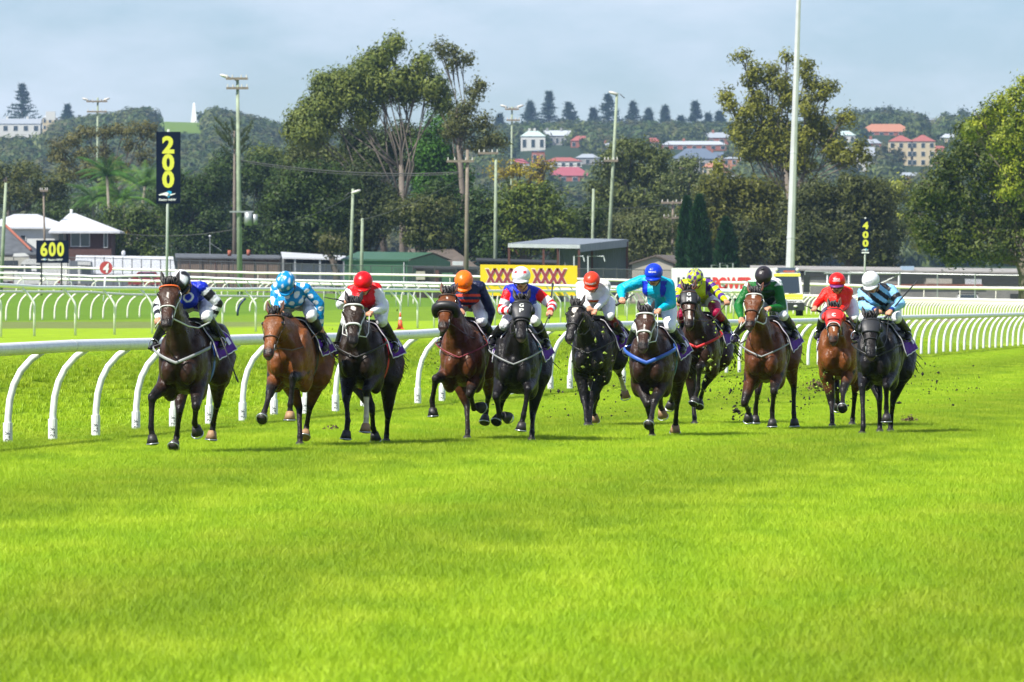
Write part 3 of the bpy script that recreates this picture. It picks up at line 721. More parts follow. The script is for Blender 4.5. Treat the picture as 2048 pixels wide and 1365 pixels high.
def window(root, x0, x1, y0, y1, D, dark=True, name='window', dy=-.02, fr=m_frame, t=.07, depth=.06):
    a = PX(x0, y1, D); b = PX(x1, y0, D); f = MB(); y = D + dy
    f.box((a.x, y - depth, a.z), (a.x + t, y, b.z), fr); f.box((b.x - t, y - depth, a.z), (b.x, y, b.z), fr)
    f.box((a.x + t, y - depth, a.z), (b.x - t, y, a.z + t), fr); f.box((a.x + t, y - depth, b.z - t), (b.x - t, y, b.z), fr)
    o = f.build(name, root); p = MB(); p.box((a.x + t, y - depth * .5, a.z + t), (b.x - t, y - depth * .4, b.z - t), m_glass); p.build('pane', o); return o
def hip_house(name, label, D, x0, x1, ye, ya, rx0, rx1, depth, mr, mw, cat='house', wins=(), ybase=None, over=.5, chim=(), walls_col=None, group=None):
    """hipped or gabled roof on a walled box; ridge from rx0 to rx1 at height ya, eave at ye"""
    a = PX(x0, ye, D); b = PX(x1, ye, D); g0 = ground((a.x + b.x) / 2, D + depth / 2) - .5 if ybase is None else PX(0, ybase, D).z
    root = thing(name, label, cat, ((a.x + b.x) / 2, D + depth / 2, g0), group)
    mb = MB(); mb.box((a.x + over, D + over, g0), (b.x - over, D + depth - over, a.z - .02), mw); mb.build('wall', root)
    r0 = PX(rx0, ya, D); r1 = PX(rx1, ya, D); ym = D + depth / 2
    mb = MB(); e = .16
    V = [(a.x, D, a.z), (b.x, D, a.z), (b.x, D + depth, a.z), (a.x, D + depth, a.z), (r0.x, ym, r0.z), (r1.x, ym, r0.z),
         (a.x, D, a.z - e), (b.x, D, a.z - e), (b.x, D + depth, a.z - e), (a.x, D + depth, a.z - e)]
    mb.add(V, [(0, 1, 5, 4), (1, 2, 5), (2, 3, 4, 5), (3, 0, 4), (6, 7, 1, 0), (7, 8, 2, 1), (8, 9, 3, 2), (9, 6, 0, 3), (9, 8, 7, 6)], mr)
    ro = mb.build('roof', root)
    for (cx, ct, cw, mm) in chim:
        p = PX(cx, ct, D); cb = MB(); cb.box((p.x - cw / 2, ym - cw / 2, a.z), (p.x + cw / 2, ym + cw / 2, p.z), mm); cb.build('chimney', ro)
    for w in wins: window(root, *w, D + over)
    return root
# slate roofed house, far left
r = hip_house('house', 'slate roofed house with orange ridge tiles at the far left edge', 800, -130, 74, 508, 452, -60, 4, 12, m_roofs, m_brick)
mb = MB(); p = PX(3, 451, 800); q = PX(62, 502.5, 800); mb.tube([Vector((p.x, 806, p.z + .08)), Vector((q.x, 800.2, q.z + .1))], .12, m_ridge, n=6); mb.build('ridge_tiles', r)
# white house
r = hip_house('house', 'white house under two pale hipped roofs, with a dark brick end and white framed window', 822, -40, 142, 455, 427.5, 22, 68, 11, m_roofw, m_wwall, wins=[(40, 52, 470, 490), (116, 129, 466, 505)])
D = 818; a = PX(97, 463, D); b = PX(240, 463, D); ap = PX(133, 426, D); ap2 = PX(146, 426, D)
mb = MB(); mb.add([(a.x, D, a.z), (b.x, D, b.z), (b.x, D + 10, b.z), (a.x, D + 10, a.z), (ap.x, D + 5, ap.z), (ap2.x, D + 5, ap.z), (a.x, D, a.z - .2), (b.x, D, b.z - .2), (b.x, D + 10, b.z - .2), (a.x, D + 10, a.z - .2)],
    [(0, 1, 5, 4), (1, 2, 5), (2, 3, 4, 5), (3, 0, 4), (6, 7, 1, 0), (7, 8, 2, 1), (8, 9, 3, 2), (9, 6, 0, 3), (9, 8, 7, 6)], m_roofw); ro = mb.build('roof', r)
mb = MB(); p = PX(137.5, 418, D); mb.tube([Vector((p.x, D + 5, ap.z - .3)), Vector((p.x, D + 5, p.z))], .14, m_wwall, n=8); mb.build('vent_pipe', ro, smooth=True)
a = PX(135, 465, D); b = PX(222, 465, D); mb = MB(); mb.box((a.x, D + .8, ground(a.x, D) - .5), (b.x, D + 9, a.z - .05), m_brick); mb.build('wall', r)
window(r, 141, 180, 464, 494, D + .8); window(r, 207, 216, 465, 496, D + .8)
a = PX(160, 464, D); mb = MB(); mb.box((a.x - .05, D + .66, PX(0, 494, D).z), (a.x + .05, D + .74, a.z), m_frame); mb.build('mullion', r)
# long white corrugated lean-to
def leanto(name, label, D, x0, x1, yf0, yf1, yb0, yb1, depth, mr, mw, xb0=None, xb1=None, th=.12, cat='shed', open_front=False, posts=(), mp=m_rust):
    """single slope roof: front edge (yf0 left, yf1 right), back edge (yb0, yb1)"""
    fa = PX(x0, yf0, D); fb = PX(x1, yf1, D); ba = PX(x0 if xb0 is None else xb0, yb0, D + depth); bb = PX(x1 if xb1 is None else xb1, yb1, D + depth)
    g0 = ground((fa.x + fb.x) / 2, D) - .4; root = thing(name, label, cat, ((fa.x + fb.x) / 2, D + depth / 2, g0))
    t = Vector((0, 0, th)); mb = MB(); mb.hexa([fa - t, fb - t, bb - t, ba - t, fa, fb, bb, ba], mr); mb.build('roof', root)
    if not open_front:
        mb = MB(); i = Vector((.25, .25, 0)); j = Vector((-.25, .25, 0)); G = lambda v: Vector((v.x, v.y, g0)); z = Vector((0, 0, th + .02))
        mb.hexa([G(fa + i), G(fb + j), G(bb) + Vector((-.25, -.25, 0)), G(ba) + Vector((.25, -.25, 0)), fa + i - z, fb + j - z, bb + Vector((-.25, -.25, 0)) - z, ba + Vector((.25, -.25, 0)) - z], mw); mb.build('wall', root)
    for (x, dd, yt) in posts:
        p = PX(x, yt, D + dd); mb = MB(); mb.box((p.x - .08, p.y - .08, g0), (p.x + .08, p.y + .08, p.z - th), mp); mb.build('post', root)
    return root
r = leanto('shed', 'long white corrugated roof sloping towards the course behind the red marker disc', 800, 148, 352, 546, 549, 511, 513.5, 5, m_roofw, m_gwall, 152, 346)
p = PX(247, 507, 805); mb = MB(); mb.ell(p, (.2, .2, .28), m_roofw, 10, 6); mb.build('roof_ventilator', r, smooth=True)
r = leanto('shed', 'flat roofed brown panelled shed behind the leading jockey', 735, 350, 587, 515, 517, 507, 511, 7, m_roofs, m_brown)
for x, yt in ((459, 501), (497, 500)):
    p = PX(x, yt, 738); mb = MB(); mb.tube([(p.x, 738, p.z - .5), (p.x, 738, p.z)], .16, m_chim, n=8); mb.build('flue', r, smooth=True)
mb = MB(); p = PX(420, 473, 737); mb.tube([(p.x, 737, p.z - 1.6), (p.x, 737, p.z)], .035, m_gal, n=6); mb.ell(p, .11, m_roofw, 8, 5); mb.tube([p + Vector((.05, 0, -.6)), p + Vector((1.0, 0, -1.25))], .02, m_gal, n=5); mb.build('aerial', r)
for k in range(9):
    x = 352 + k * 26.0; a = PX(x, 519, 735.2); b = PX(x + 1.6, 575, 735.2); mb = MB(); mb.box((a.x, 735.18, b.z), (b.x, 735.24, a.z), m_rust if k % 2 else m_dk); mb.build('panel_joint', r)
r = leanto('shed', 'light grey skillion roof over a dark open bay left of the green shed', 712, 565, 700, 515, 518, 504, 512, 6, m_roofw, m_dk, 562, 690, open_front=True, posts=[(590, .2, 515), (640, .2, 516), (688, .2, 517.5), (566, 5, 505)], mp=m_gal)
a = PX(585, 529, 713); b = PX(688, 566, 713); mb = MB(); mb.box((a.x, 713, ground(a.x, 713) - .3), (b.x, 713.1, a.z), m_gsheet); mb.build('front_sheet', r)
a = PX(560, 516, 718); b = PX(700, 580, 718); mb = MB(); mb.box((a.x, 718, ground(a.x, 713) - .3), (b.x, 718.2, a.z), m_dk); mb.build('back_wall', r)
# green shed with gable end
D = 690; g0 = ground(PX(790, 0, D).x, D) - .4
A = PX(689, 518.5, D); B = PX(815, 519.5, D); C_ = PX(901, 521, D + 9); RA = PX(716, 503.5, D + 5); RB = PX(866, 505.5, D + 5)
r = thing('shed', 'green corrugated steel shed with a low gabled roof behind the red capped jockey', 'shed', ((A.x + C_.x) / 2, D + 4, g0))
mb = MB(); G = lambda v: Vector((v.x, v.y, g0))
mb.add([G(A), G(B), B - Vector((0, 0, .12)), A - Vector((0, 0, .12))], [(0, 1, 2, 3)], m_green)
mb.add([G(B), G(C_), C_ - Vector((0, 0, .12)), RB - Vector((0, 0, .15)), B - Vector((0, 0, .12))], [(0, 1, 2, 3, 4)], m_green)
mb.add([G(A), G(Vector((A.x + 1, D + 9, 0))), Vector((A.x + 1, D + 9, A.z)), A - Vector((0, 0, .12))], [(3, 2, 1, 0)], m_green); mb.build('wall', r)
bl = Vector((A.x + 1.2, D + 10, A.z)); mb = MB(); mb.add([A + Vector((-.3, -.15, 0)), B + Vector((.1, -.15, 0)), RB, RA], [(0, 1, 2, 3)], m_greenr); mb.add([RB, RA, bl, C_ + Vector((.2, .3, 0))], [(0, 3, 2, 1)], m_greenr)
mb.add([A + Vector((-.3, -.15, -.14)), B + Vector((.1, -.15, -.14)), B + Vector((.1, -.15, 0)), A + Vector((-.3, -.15, 0))], [(0, 1, 2, 3)], m_greenr); mb.build('roof', r)
p = PX(808, 550, D); mb = MB(); mb.tube([(p.x, D - .08, PX(0, 525, D).z), (p.x, D - .08, g0)], .05, m_roofw, n=6); mb.build('downpipe', r)
a = PX(787, 535, D); b = PX(802, 562, D); mb = MB(); mb.box((a.x, D - .05, b.z), (b.x, D + .02, a.z), m_greenr); mb.build('door', r)
hip_house('house', 'low house under a brown tiled roof, half hidden behind the green shed', 712, 800, 966, 541, 497, 816, 905, 14, m_browntile, m_brick)
r = leanto('shed', 'low dark timber lean-to between the green shed and the yellow billboard', 650, 826, 962, 536, 538, 533, 535, 5, m_dk, mat('dark_timber', (.05, .04, .032), rough=.9, var=.3))
for (x0, x1, y0, y1, mm) in ((832, 850, 543, 560, m_beige), (868, 878, 541, 566, m_rust), (884, 906, 546, 566, m_green), (905, 926, 523, 531, m_roofw)):
    a = PX(x0, y1, 649.8); b = PX(x1, y0, 649.8); mb = MB(); mb.box((a.x, 649.7, a.z), (b.x, 650.1, b.z), mm); mb.build('leaning_board', r)
leanto('shed', 'long low dark roofed shed behind the yellow billboard', 655, 952, 1118, 521, 526, 516, 521, 6, m_dk, mat('dark_timber'))
# carport
D = 625
r = leanto('carport', 'open steel carport with a grey sheet roof and back wall on rusty posts', D, 1016, 1160, 487, 489.5, 476, 479, 9, m_croof, m_csheet, 1110, 1256, th=.14, cat='carport', open_front=True,
           posts=[(1018, .1, 487), (1087, .1, 488), (1158, .1, 489), (1116, 8.8, 480), (1184, 8.8, 480), (1254, 8.8, 480)])
fa = PX(1160, 489.5, D); ba = PX(1257, 479, D + 9); mb = MB(); t = Vector((0, 0, .55))
mb.add([fa, ba, ba - t, fa - t], [(0, 1, 2, 3)], m_croof); mb.build('side_fascia', r)
a = PX(1016, 487, D); b = PX(1160, 489.5, D); mb = MB(); mb.add([a - Vector((0, .05, .02)), b - Vector((0, .05, .02)), b - Vector((0, .05, .30)), a - Vector((0, .05, .30))], [(0, 1, 2, 3)], m_roofw); mb.build('gutter', r)
a = PX(1116, 482, D + 9); b = PX(1254, 482, D + 9); g0 = ground(a.x, D) - .3; mb = MB(); mb.box((a.x, D + 9.05, g0), (b.x, D + 9.15, a.z), m_csheet); mb.build('back_wall', r)
p = PX(1160, 491, D + .2); q = PX(1254, 483, D + 9); mb = MB(); 
mb = MB(); m1 = PX(1024, 489, D + .1); m2 = PX(1036, 510, D + .1); mb.tube([m1, m2], .04, m_rust, n=5); mb.build('brace', r)
for (x0, x1, lab) in ((1148, 1166, 'narrow'), (1176, 1207, 'wide')):
    a = PX(x0, 513, 560); b = PX(x1, 513, 560); o = thing('goal_frame', f'{lab} white bent pipe frame standing before the open carport', 'frame', (a.x, 560, ground(a.x, 560)))
    mb = MB(); mb.tube([(a.x, 560, ground(a.x, 560) - .1), (a.x, 560, a.z), (b.x, 560, b.z), (b.x + .1, 560, b.z - .35)], .05, m_roofw, n=6); mb.build('pipe', o)
# beige gable house
D = 655; g0 = ground(PX(1300, 0, D).x, D) - .3; a = PX(1264, 529, D); b = PX(1346, 529, D); ap = PX(1311, 514, D)
r = thing('house', 'beige gabled house with a dark tiled roof between the carport and the white billboard', 'house', (a.x + 1.5, D + 3, g0))
mb = MB(); mb.prism([(a.x, D, g0), (b.x, D, g0), (b.x, D, b.z), (ap.x, D, ap.z), (a.x, D, a.z)], (2.0, 9, 0), m_beige); mb.build('wall', r)
mb = MB(); k = Vector((2.2, 9.2, 0)); up = Vector((0, 0, .14)); A = a + Vector((-.25, -.2, -.05)); B = b + Vector((.35, -.2, -.06)); P_ = ap + Vector((0, -.2, .02))
for e0, e1 in ((A, P_), (P_, B)): mb.hexa([e0, e1, e1 + k, e0 + k, e0 + up, e1 + up, e1 + k + up, e0 + k + up], m_browntile)
mb.build('roof', r)
# frames above the white billboard
for (x0, x1, y0, y1, lab) in ((1423, 1455, 531, 533, 'low white bar on two short legs'), (1440, 1466, 527, 536, 'white bent pipe hoop')):
    a = PX(x0, y0, 590); b = PX(x1, y0, 590); zz = ground(a.x, 590); o = thing('pipe_frame', f'{lab} standing behind the white billboard', 'frame', (a.x, 590, zz))
    mb = MB(); mb.tube([(a.x, 590, zz), (a.x, 590, a.z), (b.x, 590, b.z), (b.x, 590, zz)], .06, m_gal, n=6); mb.build('pipe', o)
# long low building, right
r = leanto('low_building', 'long low building with a pale wavy sheet roof across the right background', 640, 1500, 2060, 537, 545, 531, 538, 9, m_asb, m_gwall, cat='building')
a = PX(1555, 543, 639.9); b = PX(2060, 550, 639.9); mb = MB(); mb.add([(a.x, 640.1, a.z), (b.x, 640.1, b.z), (b.x, 640.1, b.z - .35), (a.x, 640.1, a.z - .35)], [(0, 3, 2, 1)], m_dk); mb.build('painted_eave_shadow', r)  # dark strip standing in for the shade under the eave
for (x0, x1, y0, y1, mm) in ((1800, 1845, 552, 568, m_dk), (1852, 1904, 553, 568, m_beige), (1905, 1928, 553, 568, m_dk), (1930, 1963, 553, 569, m_roofw), (1966, 2048, 556, 570, m_dk), (2020, 2044, 588, 600, m_dk), (1700, 1760, 553, 566, m_dk)):
    a = PX(x0, y1, 640.2); b = PX(x1, y0, 640.2); mb = MB(); mb.box((a.x, 640.12, a.z), (b.x, 640.2, b.z), mm); mb.build('wall_panel', r)
mb = MB(); a = PX(1780, 571, 640.1); b = PX(1965, 571, 640.1); mb.box((a.x, 640.0, a.z - .04), (b.x, 640.2, a.z + .06), m_chim); mb.build('brick_sill', r)
p = PX(1815, 536, 642); mb = MB(); mb.box((p.x - .45, 641, p.z - .3), (p.x + .45, 644, p.z + .12), mat('blue_grey_vent', (.30, .40, .50), rough=.5)); mb.build('roof_ventilator', r)

# ================================================================ vehicles
m_vw = mat('van_white', (.62, .63, .60), rough=.3, coat=.3); m_vg = mat('vehicle_glass', (.02, .03, .04), rough=.08, spec=.8); m_tyre = mat('tyre', (.02, .02, .02), rough=.9); m_hub = mat('wheel_hub', (.4, .4, .4), rough=.4, metal=.5)
m_hv = mat('hi_vis_yellow', (.60, .74, .02), rough=.45); m_yb = mat('band_yellow', (.80, .80, .02), rough=.45); m_blk = mat('black_plastic', (.02, .022, .024), rough=.45)
m_hl = mat('headlight', (.7, .7, .66), rough=.1); m_red = mat('car_red', (.26, .012, .02), rough=.25, coat=.4); m_mag = mat('car_magenta', (.30, .05, .16), rough=.3, coat=.3); m_beigev = mat('caravan_beige', (.46, .45, .38), rough=.5); m_org = mat('lettering_orange', (.75, .12, .02), rough=.5); m_grv = mat('camper_grey', (.13, .15, .17), rough=.4)
def wheel(root, c, r, w, axis='Y'):
    d = Vector((0, w / 2, 0)) if axis == 'Y' else Vector((w / 2, 0, 0)); c = Vector(c)
    mb = MB(); mb.tube([c - d, c + d], r, m_tyre, n=16); o = mb.build('wheel', root, smooth=False); mb = MB(); mb.tube([c - d * 1.06, c + d * 1.06], r * .55, m_hub, n=12); mb.build('hub', o)
# ambulance facing the camera
D = 449; a = PX(1543, 634, D); b = PX(1608, 634, D); gz = min(ground(a.x, D), a.z + .12); W_ = b.x - a.x; cx = (a.x + b.x) / 2
amb = thing('ambulance', 'white ambulance van with yellow bands facing the camera behind the jockey in green', 'ambulance', (cx, D + 2.5, gz))
zt = PX(0, 543, D).z; zws0 = PX(0, 587, D).z; zws1 = PX(0, 554, D).z; zbon = PX(0, 600, D).z; zb = gz + .35; x0, x1 = a.x, b.x; i = .14
mb = MB()
sec = [(D - .05, zb, x0, x1), (D - .05, zbon - .45, x0 + .02, x1 - .02), (D + .15, zbon + .1, x0 + .04, x1 - .04), (D + .75, zws0, x0 + .05, x1 - .05), (D + 1.5, zt - .08, x0 + i, x1 - i), (D + 2.0, zt, x0 + i, x1 - i), (D + 6, zt, x0 + i, x1 - i), (D + 6, zb, x0, x1)]
n = len(sec); V = []
for (y, z, l, r_) in sec: V += [(l, y, z), (r_, y, z)]
Fc = [(2 * k, 2 * k + 1, 2 * k + 3, 2 * k + 2) for k in range(n - 1)] + [tuple(2 * k for k in range(n)), tuple(2 * k + 1 for k in range(n))[::-1]] + [(0, 2 * n - 2, 2 * n - 1, 1)]
mb.add(V, Fc, m_vw); mb.build('body', amb)
def on_ws(t, s_):   # point on the windscreen plane: t up 0..1, s_ across 0..1
    y = lerp(D + .75, D + 1.5, t); z = lerp(zws0, zt - .08, t); return Vector((lerp(x0 + .16, x1 - .16, s_), y - .03, z))
def patch(root, name, P4, m, th=.03):
    nrm = (P4[1] - P4[0]).cross(P4[2] - P4[0]).normalized(); mb = MB(); Q = [p + nrm * th for p in P4]; mb.hexa(list(P4) + Q, m); return mb.build(name, root)
ws = patch(amb, 'windscreen', [on_ws(.03, .03), on_ws(.03, .97), on_ws(.80, .93), on_ws(.80, .07)], m_vg, .02)
patch(amb, 'yellow_band', [on_ws(.83, .0), on_ws(.83, 1.0), on_ws(.95, 1.0), on_ws(.95, 0)], m_yb, .025)
patch(amb, 'yellow_band', [Vector((x0 + .06, D + .12, zbon + .02)), Vector((x1 - .06, D + .12, zbon + .02)), Vector((x1 - .06, D + .36, zbon + .28)), Vector((x0 + .06, D + .36, zbon + .28))], m_yb, .03)
mb = MB(); mb.tube([on_ws(0, .55) + Vector((0, -.06, 0)), on_ws(.02, .85) + Vector((0, -.06, .0))], .025, m_blk, n=5); mb.build('wiper', amb)
mb = MB(); mb.box((x0 + .1, D - .10, gz + .75), (x1 - .1, D - .04, zbon - .06), m_blk); mb.build('grille', amb)
mb = MB(); mb.box((x0 - .03, D - .22, gz + .30), (x1 + .03, D - .03, gz + .72), m_blk); mb.build('bumper', amb)
for xx in (x0 + .3, x1 - .3):
    mb = MB(); mb.ell((xx, D - .1, zbon - .22), (.20, .08, .14), m_hl, 12, 6); mb.build('headlight', amb, smooth=True)
for xx in (x0 + .3, x1 - .45): 
    mb = MB(); mb.ell((xx, D - .24, gz + .52), (.11, .05, .06), m_hl, 10, 6); mb.build('fog_light', amb, smooth=True)
mb = MB(); mb.box((x0 + .25, D + 1.5, zt), (x1 - .25, D + 1.9, zt + .2), mat('light_bar', (.07, .09, .15), rough=.3)); mb.build('light_bar', amb)
for xx in (x0 + .3, x1 - .3):
    mb = MB(); mb.ell((xx, D + 1.45, zt + .09), .1, m_hl, 10, 6); mb.build('roof_lamp', amb, smooth=True)
V, Fc = fit_text('AMBULANCE', .62, .10, .03); mb = MB(); mb.add([Vector((cx + v.x + .1, D + 1.42, zt - .02 + v.y + .02)) for v in V], Fc, m_org); mb.build('lettering', amb)
for sx, xx in ((-1, x0), (1, x1)):
    mb = MB(); mb.box((min(xx, xx + sx * .34), D + .8, zws0 + .05), (max(xx, xx + sx * .34), D + 1.0, zws1 + .1), m_blk); o = mb.build('wing_mirror', amb)
    mb = MB(); mb.box((xx + sx * .01 - .005, D + 1.8, zws0 - .3), (xx + sx * .01 + .005, D + 5.6, zws0 - .02), m_hv); mb.build('side_band', amb)
    wheel(amb, (xx - sx * .15, D + .9, gz + .36), .36, .26, 'X'); wheel(amb, (xx - sx * .15, D + 4.6, gz + .36), .36, .26, 'X')
V8 = [Vector((x1 - i + .0, D + 1.6, zws0 + .1)), Vector((x1 - i + .06, D + 2.4, zws0 + .1)), Vector((x1 - i + .04, D + 2.4, zt - .3)), Vector((x1 - i, D + 1.7, zt - .3))]
# vans and cars by the houses on the left
def side_vehicle(name, label, cat, x0, x1, yt, yb, D, m, prof, glass, wheels, extra=(), depth=1.9):
    """vehicle seen from the side: prof = outline in 0..1 of its px box (y up)"""
    a = PX(x0, yb, D); b = PX(x1, yt, D); w = b.x - a.x; h = b.z - a.z
    root = thing(name, label, cat, ((a.x + b.x) / 2, D + depth / 2, a.z)); P = lambda u, v, dy=0: Vector((a.x + u * w, D + dy, a.z + v * h))
    mb = MB(); mb.prism([P(u, v) for u, v in prof], (0, depth, 0), m); mb.build('body', root)
    for g in glass:
        mb = MB(); mb.prism([P(u, v, -.03) for u, v in g], (0, .02, 0), m_vg); mb.build('side_window', root)
    for u in wheels: wheel(root, P(u, 0, .12) + Vector((0, 0, .3)), .33, .22); wheel(root, P(u, 0, depth - .12) + Vector((0, 0, .3)), .33, .22)
    for nm, g, mm in extra:
        mb = MB(); mb.prism([P(u, v, -.035) for u, v in g], (0, .03, 0), mm); mb.build(nm, root)
    return root
side_vehicle('camper_van', 'white high roofed van parked behind the 600 board', 'van', 26, 138, 518, 573, 745, m_vw,
             [(0, .08), (0, .45), (.07, .52), (.16, .88), (.24, 1), (1, .97), (1, .08)], [[(.06, .50), (.19, .50), (.19, .80), (.15, .80)], [(.22, .50), (.50, .52), (.50, .78), (.22, .80)]], (.14, .82),
             [('red_stripe', [(.80, .12), (.84, .12), (.84, .32), (.80, .32)], m_red), ('window_sticker', [(.33, .55), (.42, .55), (.42, .75), (.33, .75)], m_sw)])
side_vehicle('caravan', 'long beige caravan at the left edge with a domed roof unit', 'caravan', -70, 66, 514, 568, 765, m_beigev,
             [(0, .1), (0, 1), (.93, 1), (1, .7), (1, .1)], [[(.48, .50), (.78, .50), (.78, .86), (.48, .86)]], (.4, .6), [('roof_dome', [(.70, 1.0), (.72, 1.12), (.88, 1.14), (.95, 1.02)], m_vw)])
side_vehicle('camper_van', 'dark grey camper with a pale cab beside the red marker disc', 'van', 139, 186, 521, 573, 750, m_grv,
             [(0, .08), (0, .98), (.30, .98), (.34, 1), (.92, .96), (1, .5), (1, .08)], [[(.52, .50), (.90, .48), (.88, .78), (.52, .80)]], (.15, .8), [('pale_panel', [(.35, .82), (.9, .80), (.9, .94), (.35, .96)], m_vw), ('pale_panel', [(.36, .10), (.46, .10), (.46, .78), (.36, .78)], m_vw)])
side_vehicle('parked_car', 'dark red car with a pink roof parked behind the leading horse', 'car', 256, 322, 544, 574, 740, m_red,
             [(0, .15), (.02, .55), (.14, .62), (.32, 1), (.82, 1), (.97, .6), (1, .15)], [[(.22, .62), (.5, .62), (.5, .92), (.34, .92)], [(.53, .62), (.86, .62), (.80, .92), (.53, .92)]], (.2, .8), [('roof_panel', [(.36, .93), (.80, .93), (.78, 1.0), (.36, 1.0)], m_mag), ('tail_lamp', [(.02, .45), (.08, .45), (.08, .6), (.02, .6)], m_hl)])
side_vehicle('parked_car', 'dark saloon car beside the camper, left of the red one', 'car', 186, 254, 551, 575, 742, m_grv,
             [(0, .15), (0, .55), (.18, .62), (.3, 1), (.72, 1), (.85, .6), (1, .5), (1, .15)], [[(.24, .62), (.76, .62), (.70, .92), (.33, .92)]], (.2, .8))
# small white four-wheel drive behind the right fence
D = 625; a = PX(1915, 614, D); b = PX(1962, 590, D); gz = a.z; car = thing('parked_car', 'white four wheel drive facing the track behind the right fence', 'car', ((a.x + b.x) / 2, D + 2, gz))
w = b.x - a.x; h = b.z - a.z
mb = MB(); mb.hexa([(a.x, D, gz + .3), (b.x, D, gz + .3), (b.x, D + 4, gz + .3), (a.x, D + 4, gz + .3), (a.x + .05, D + .1, gz + h * .5), (b.x - .05, D + .1, gz + h * .5), (b.x - .05, D + 4, gz + h * .5), (a.x + .05, D + 4, gz + h * .5)], m_vw)
mb.hexa([(a.x + .05, D + .9, gz + h * .5), (b.x - .05, D + .9, gz + h * .5), (b.x - .05, D + 4, gz + h * .5), (a.x + .05, D + 4, gz + h * .5), (a.x + .2, D + 1.5, gz + h), (b.x - .2, D + 1.5, gz + h), (b.x - .2, D + 3.8, gz + h), (a.x + .2, D + 3.8, gz + h)], m_vw); mb.build('body', car)
patch(car, 'windscreen', [Vector((a.x + .15, D + .88, gz + h * .54)), Vector((b.x - .15, D + .88, gz + h * .54)), Vector((b.x - .28, D + 1.38, gz + h * .94)), Vector((a.x + .28, D + 1.38, gz + h * .94))], m_vg)
mb = MB(); mb.box((a.x + .3, D - .06, gz + .38), (b.x - .3, D - .01, gz + h * .44), m_blk); mb.build('grille', car)
mb = MB(); mb.tube([(a.x + .1, D + 1.4, gz + h + .1), (b.x - .1, D + 1.4, gz + h + .1)], .04, m_blk, n=5); mb.build('roof_rack', car)
for xx in (a.x + .15, b.x - .15): wheel(car, (xx, D + .8, gz + .3), .3, .22, 'X'); mb = MB(); mb.ell((xx, D - .03, gz + h * .40), (.1, .05, .08), m_hl, 8, 5); mb.build('headlight', car)
# ================================================================ trees
def leaf_mat(name, tr=.3, rough=.55):
    return mat(name, rough=rough, spec=.25, attr='Col', trans=tr)
m_leaf = leaf_mat('foliage'); m_bark = mat('bark_pale', (.15, .125, .10), rough=.9, var=.25, vscale=2, bump=.3); m_barkd = mat('bark_dark', (.10, .08, .065), rough=.9, var=.25, vscale=2, bump=.3)
def leaves(blobs, dens, size, col, cvar=.25, droop=0., seed=1, flat=1.0, clump=.8, hue2=None, tuft=14, core=.35):
    """leaf-sized faces in clumps spread over ellipsoids. blobs: (centre, (rx, ry, rz))"""
    r = np.random.default_rng(seed); Cs = []; Cc = []; Cn = []
    for c, rad in blobs:
        rad = np.array(rad); area = (rad[0] * rad[2] + rad[0] * rad[1] + rad[1] * rad[2]) * 4.2
        k = max(5, int(area * dens / (clump ** 2) / .85))
        d = r.normal(size=(k, 3)); d /= np.linalg.norm(d, axis=1)[:, None]
        rr = np.where(r.random(k) < core, r.uniform(.25, .8, k), r.uniform(.82, 1.06, k))
        cc = np.array(c) + d * rad * rr[:, None]
        shade = r.uniform(-1, 1, k)
        for j in range(k):
            n = int(tuft * r.uniform(.6, 1.4)); q = r.normal(size=(n, 3)) * clump * .42 * np.array([1, 1, flat])
            Cs.append(cc[j] + q); od = (cc[j] - np.array(c)) / rad; Cn.append(od[None] * .75 + q / (clump * .42) * .45 + np.array([0, 0, .15])); s = np.full(n, shade[j] * cvar) + r.normal(size=n) * cvar * .35; Cc.append(s)
    P = np.concatenate(Cs); sh = np.concatenate(Cc); n = len(P)
    O_ = np.concatenate(Cn); nrm = O_ + r.normal(size=(n, 3)) * .42; nrm /= np.linalg.norm(nrm, axis=1)[:, None]
    t = r.normal(size=(n, 3)); t[:, 2] -= droop; t -= nrm * np.sum(t * nrm, axis=1)[:, None]; t /= np.linalg.norm(t, axis=1)[:, None]
    b = np.cross(nrm, t)
    sz = size * r.uniform(.6, 1.35, n)[:, None]; w = sz * .62
    V = np.stack([P - t * sz * .5 - b * w * .5, P - t * sz * .5 + b * w * .5, P + t * sz * .6], 1).reshape(-1, 3)
    Fc = np.arange(n * 3).reshape(-1, 3); base = np.array(col); c1 = base[None] * (1 + sh)[:, None]
    if hue2 is not None:
        m = np.clip(.5 + sh / (cvar * 2), 0, 1)[:, None]; c1 = base[None] * (1 - m) + np.array(hue2)[None] * m; c1 *= (1 + .3 * sh)[:, None]
    c1 = np.clip(c1 * LEAF_GAIN, .002, 1)
    return V, Fc, np.repeat(c1, 3, 0)
LEAF_GAIN = np.array((1.75, 1.65, 1.1))
TREE_N = [0]
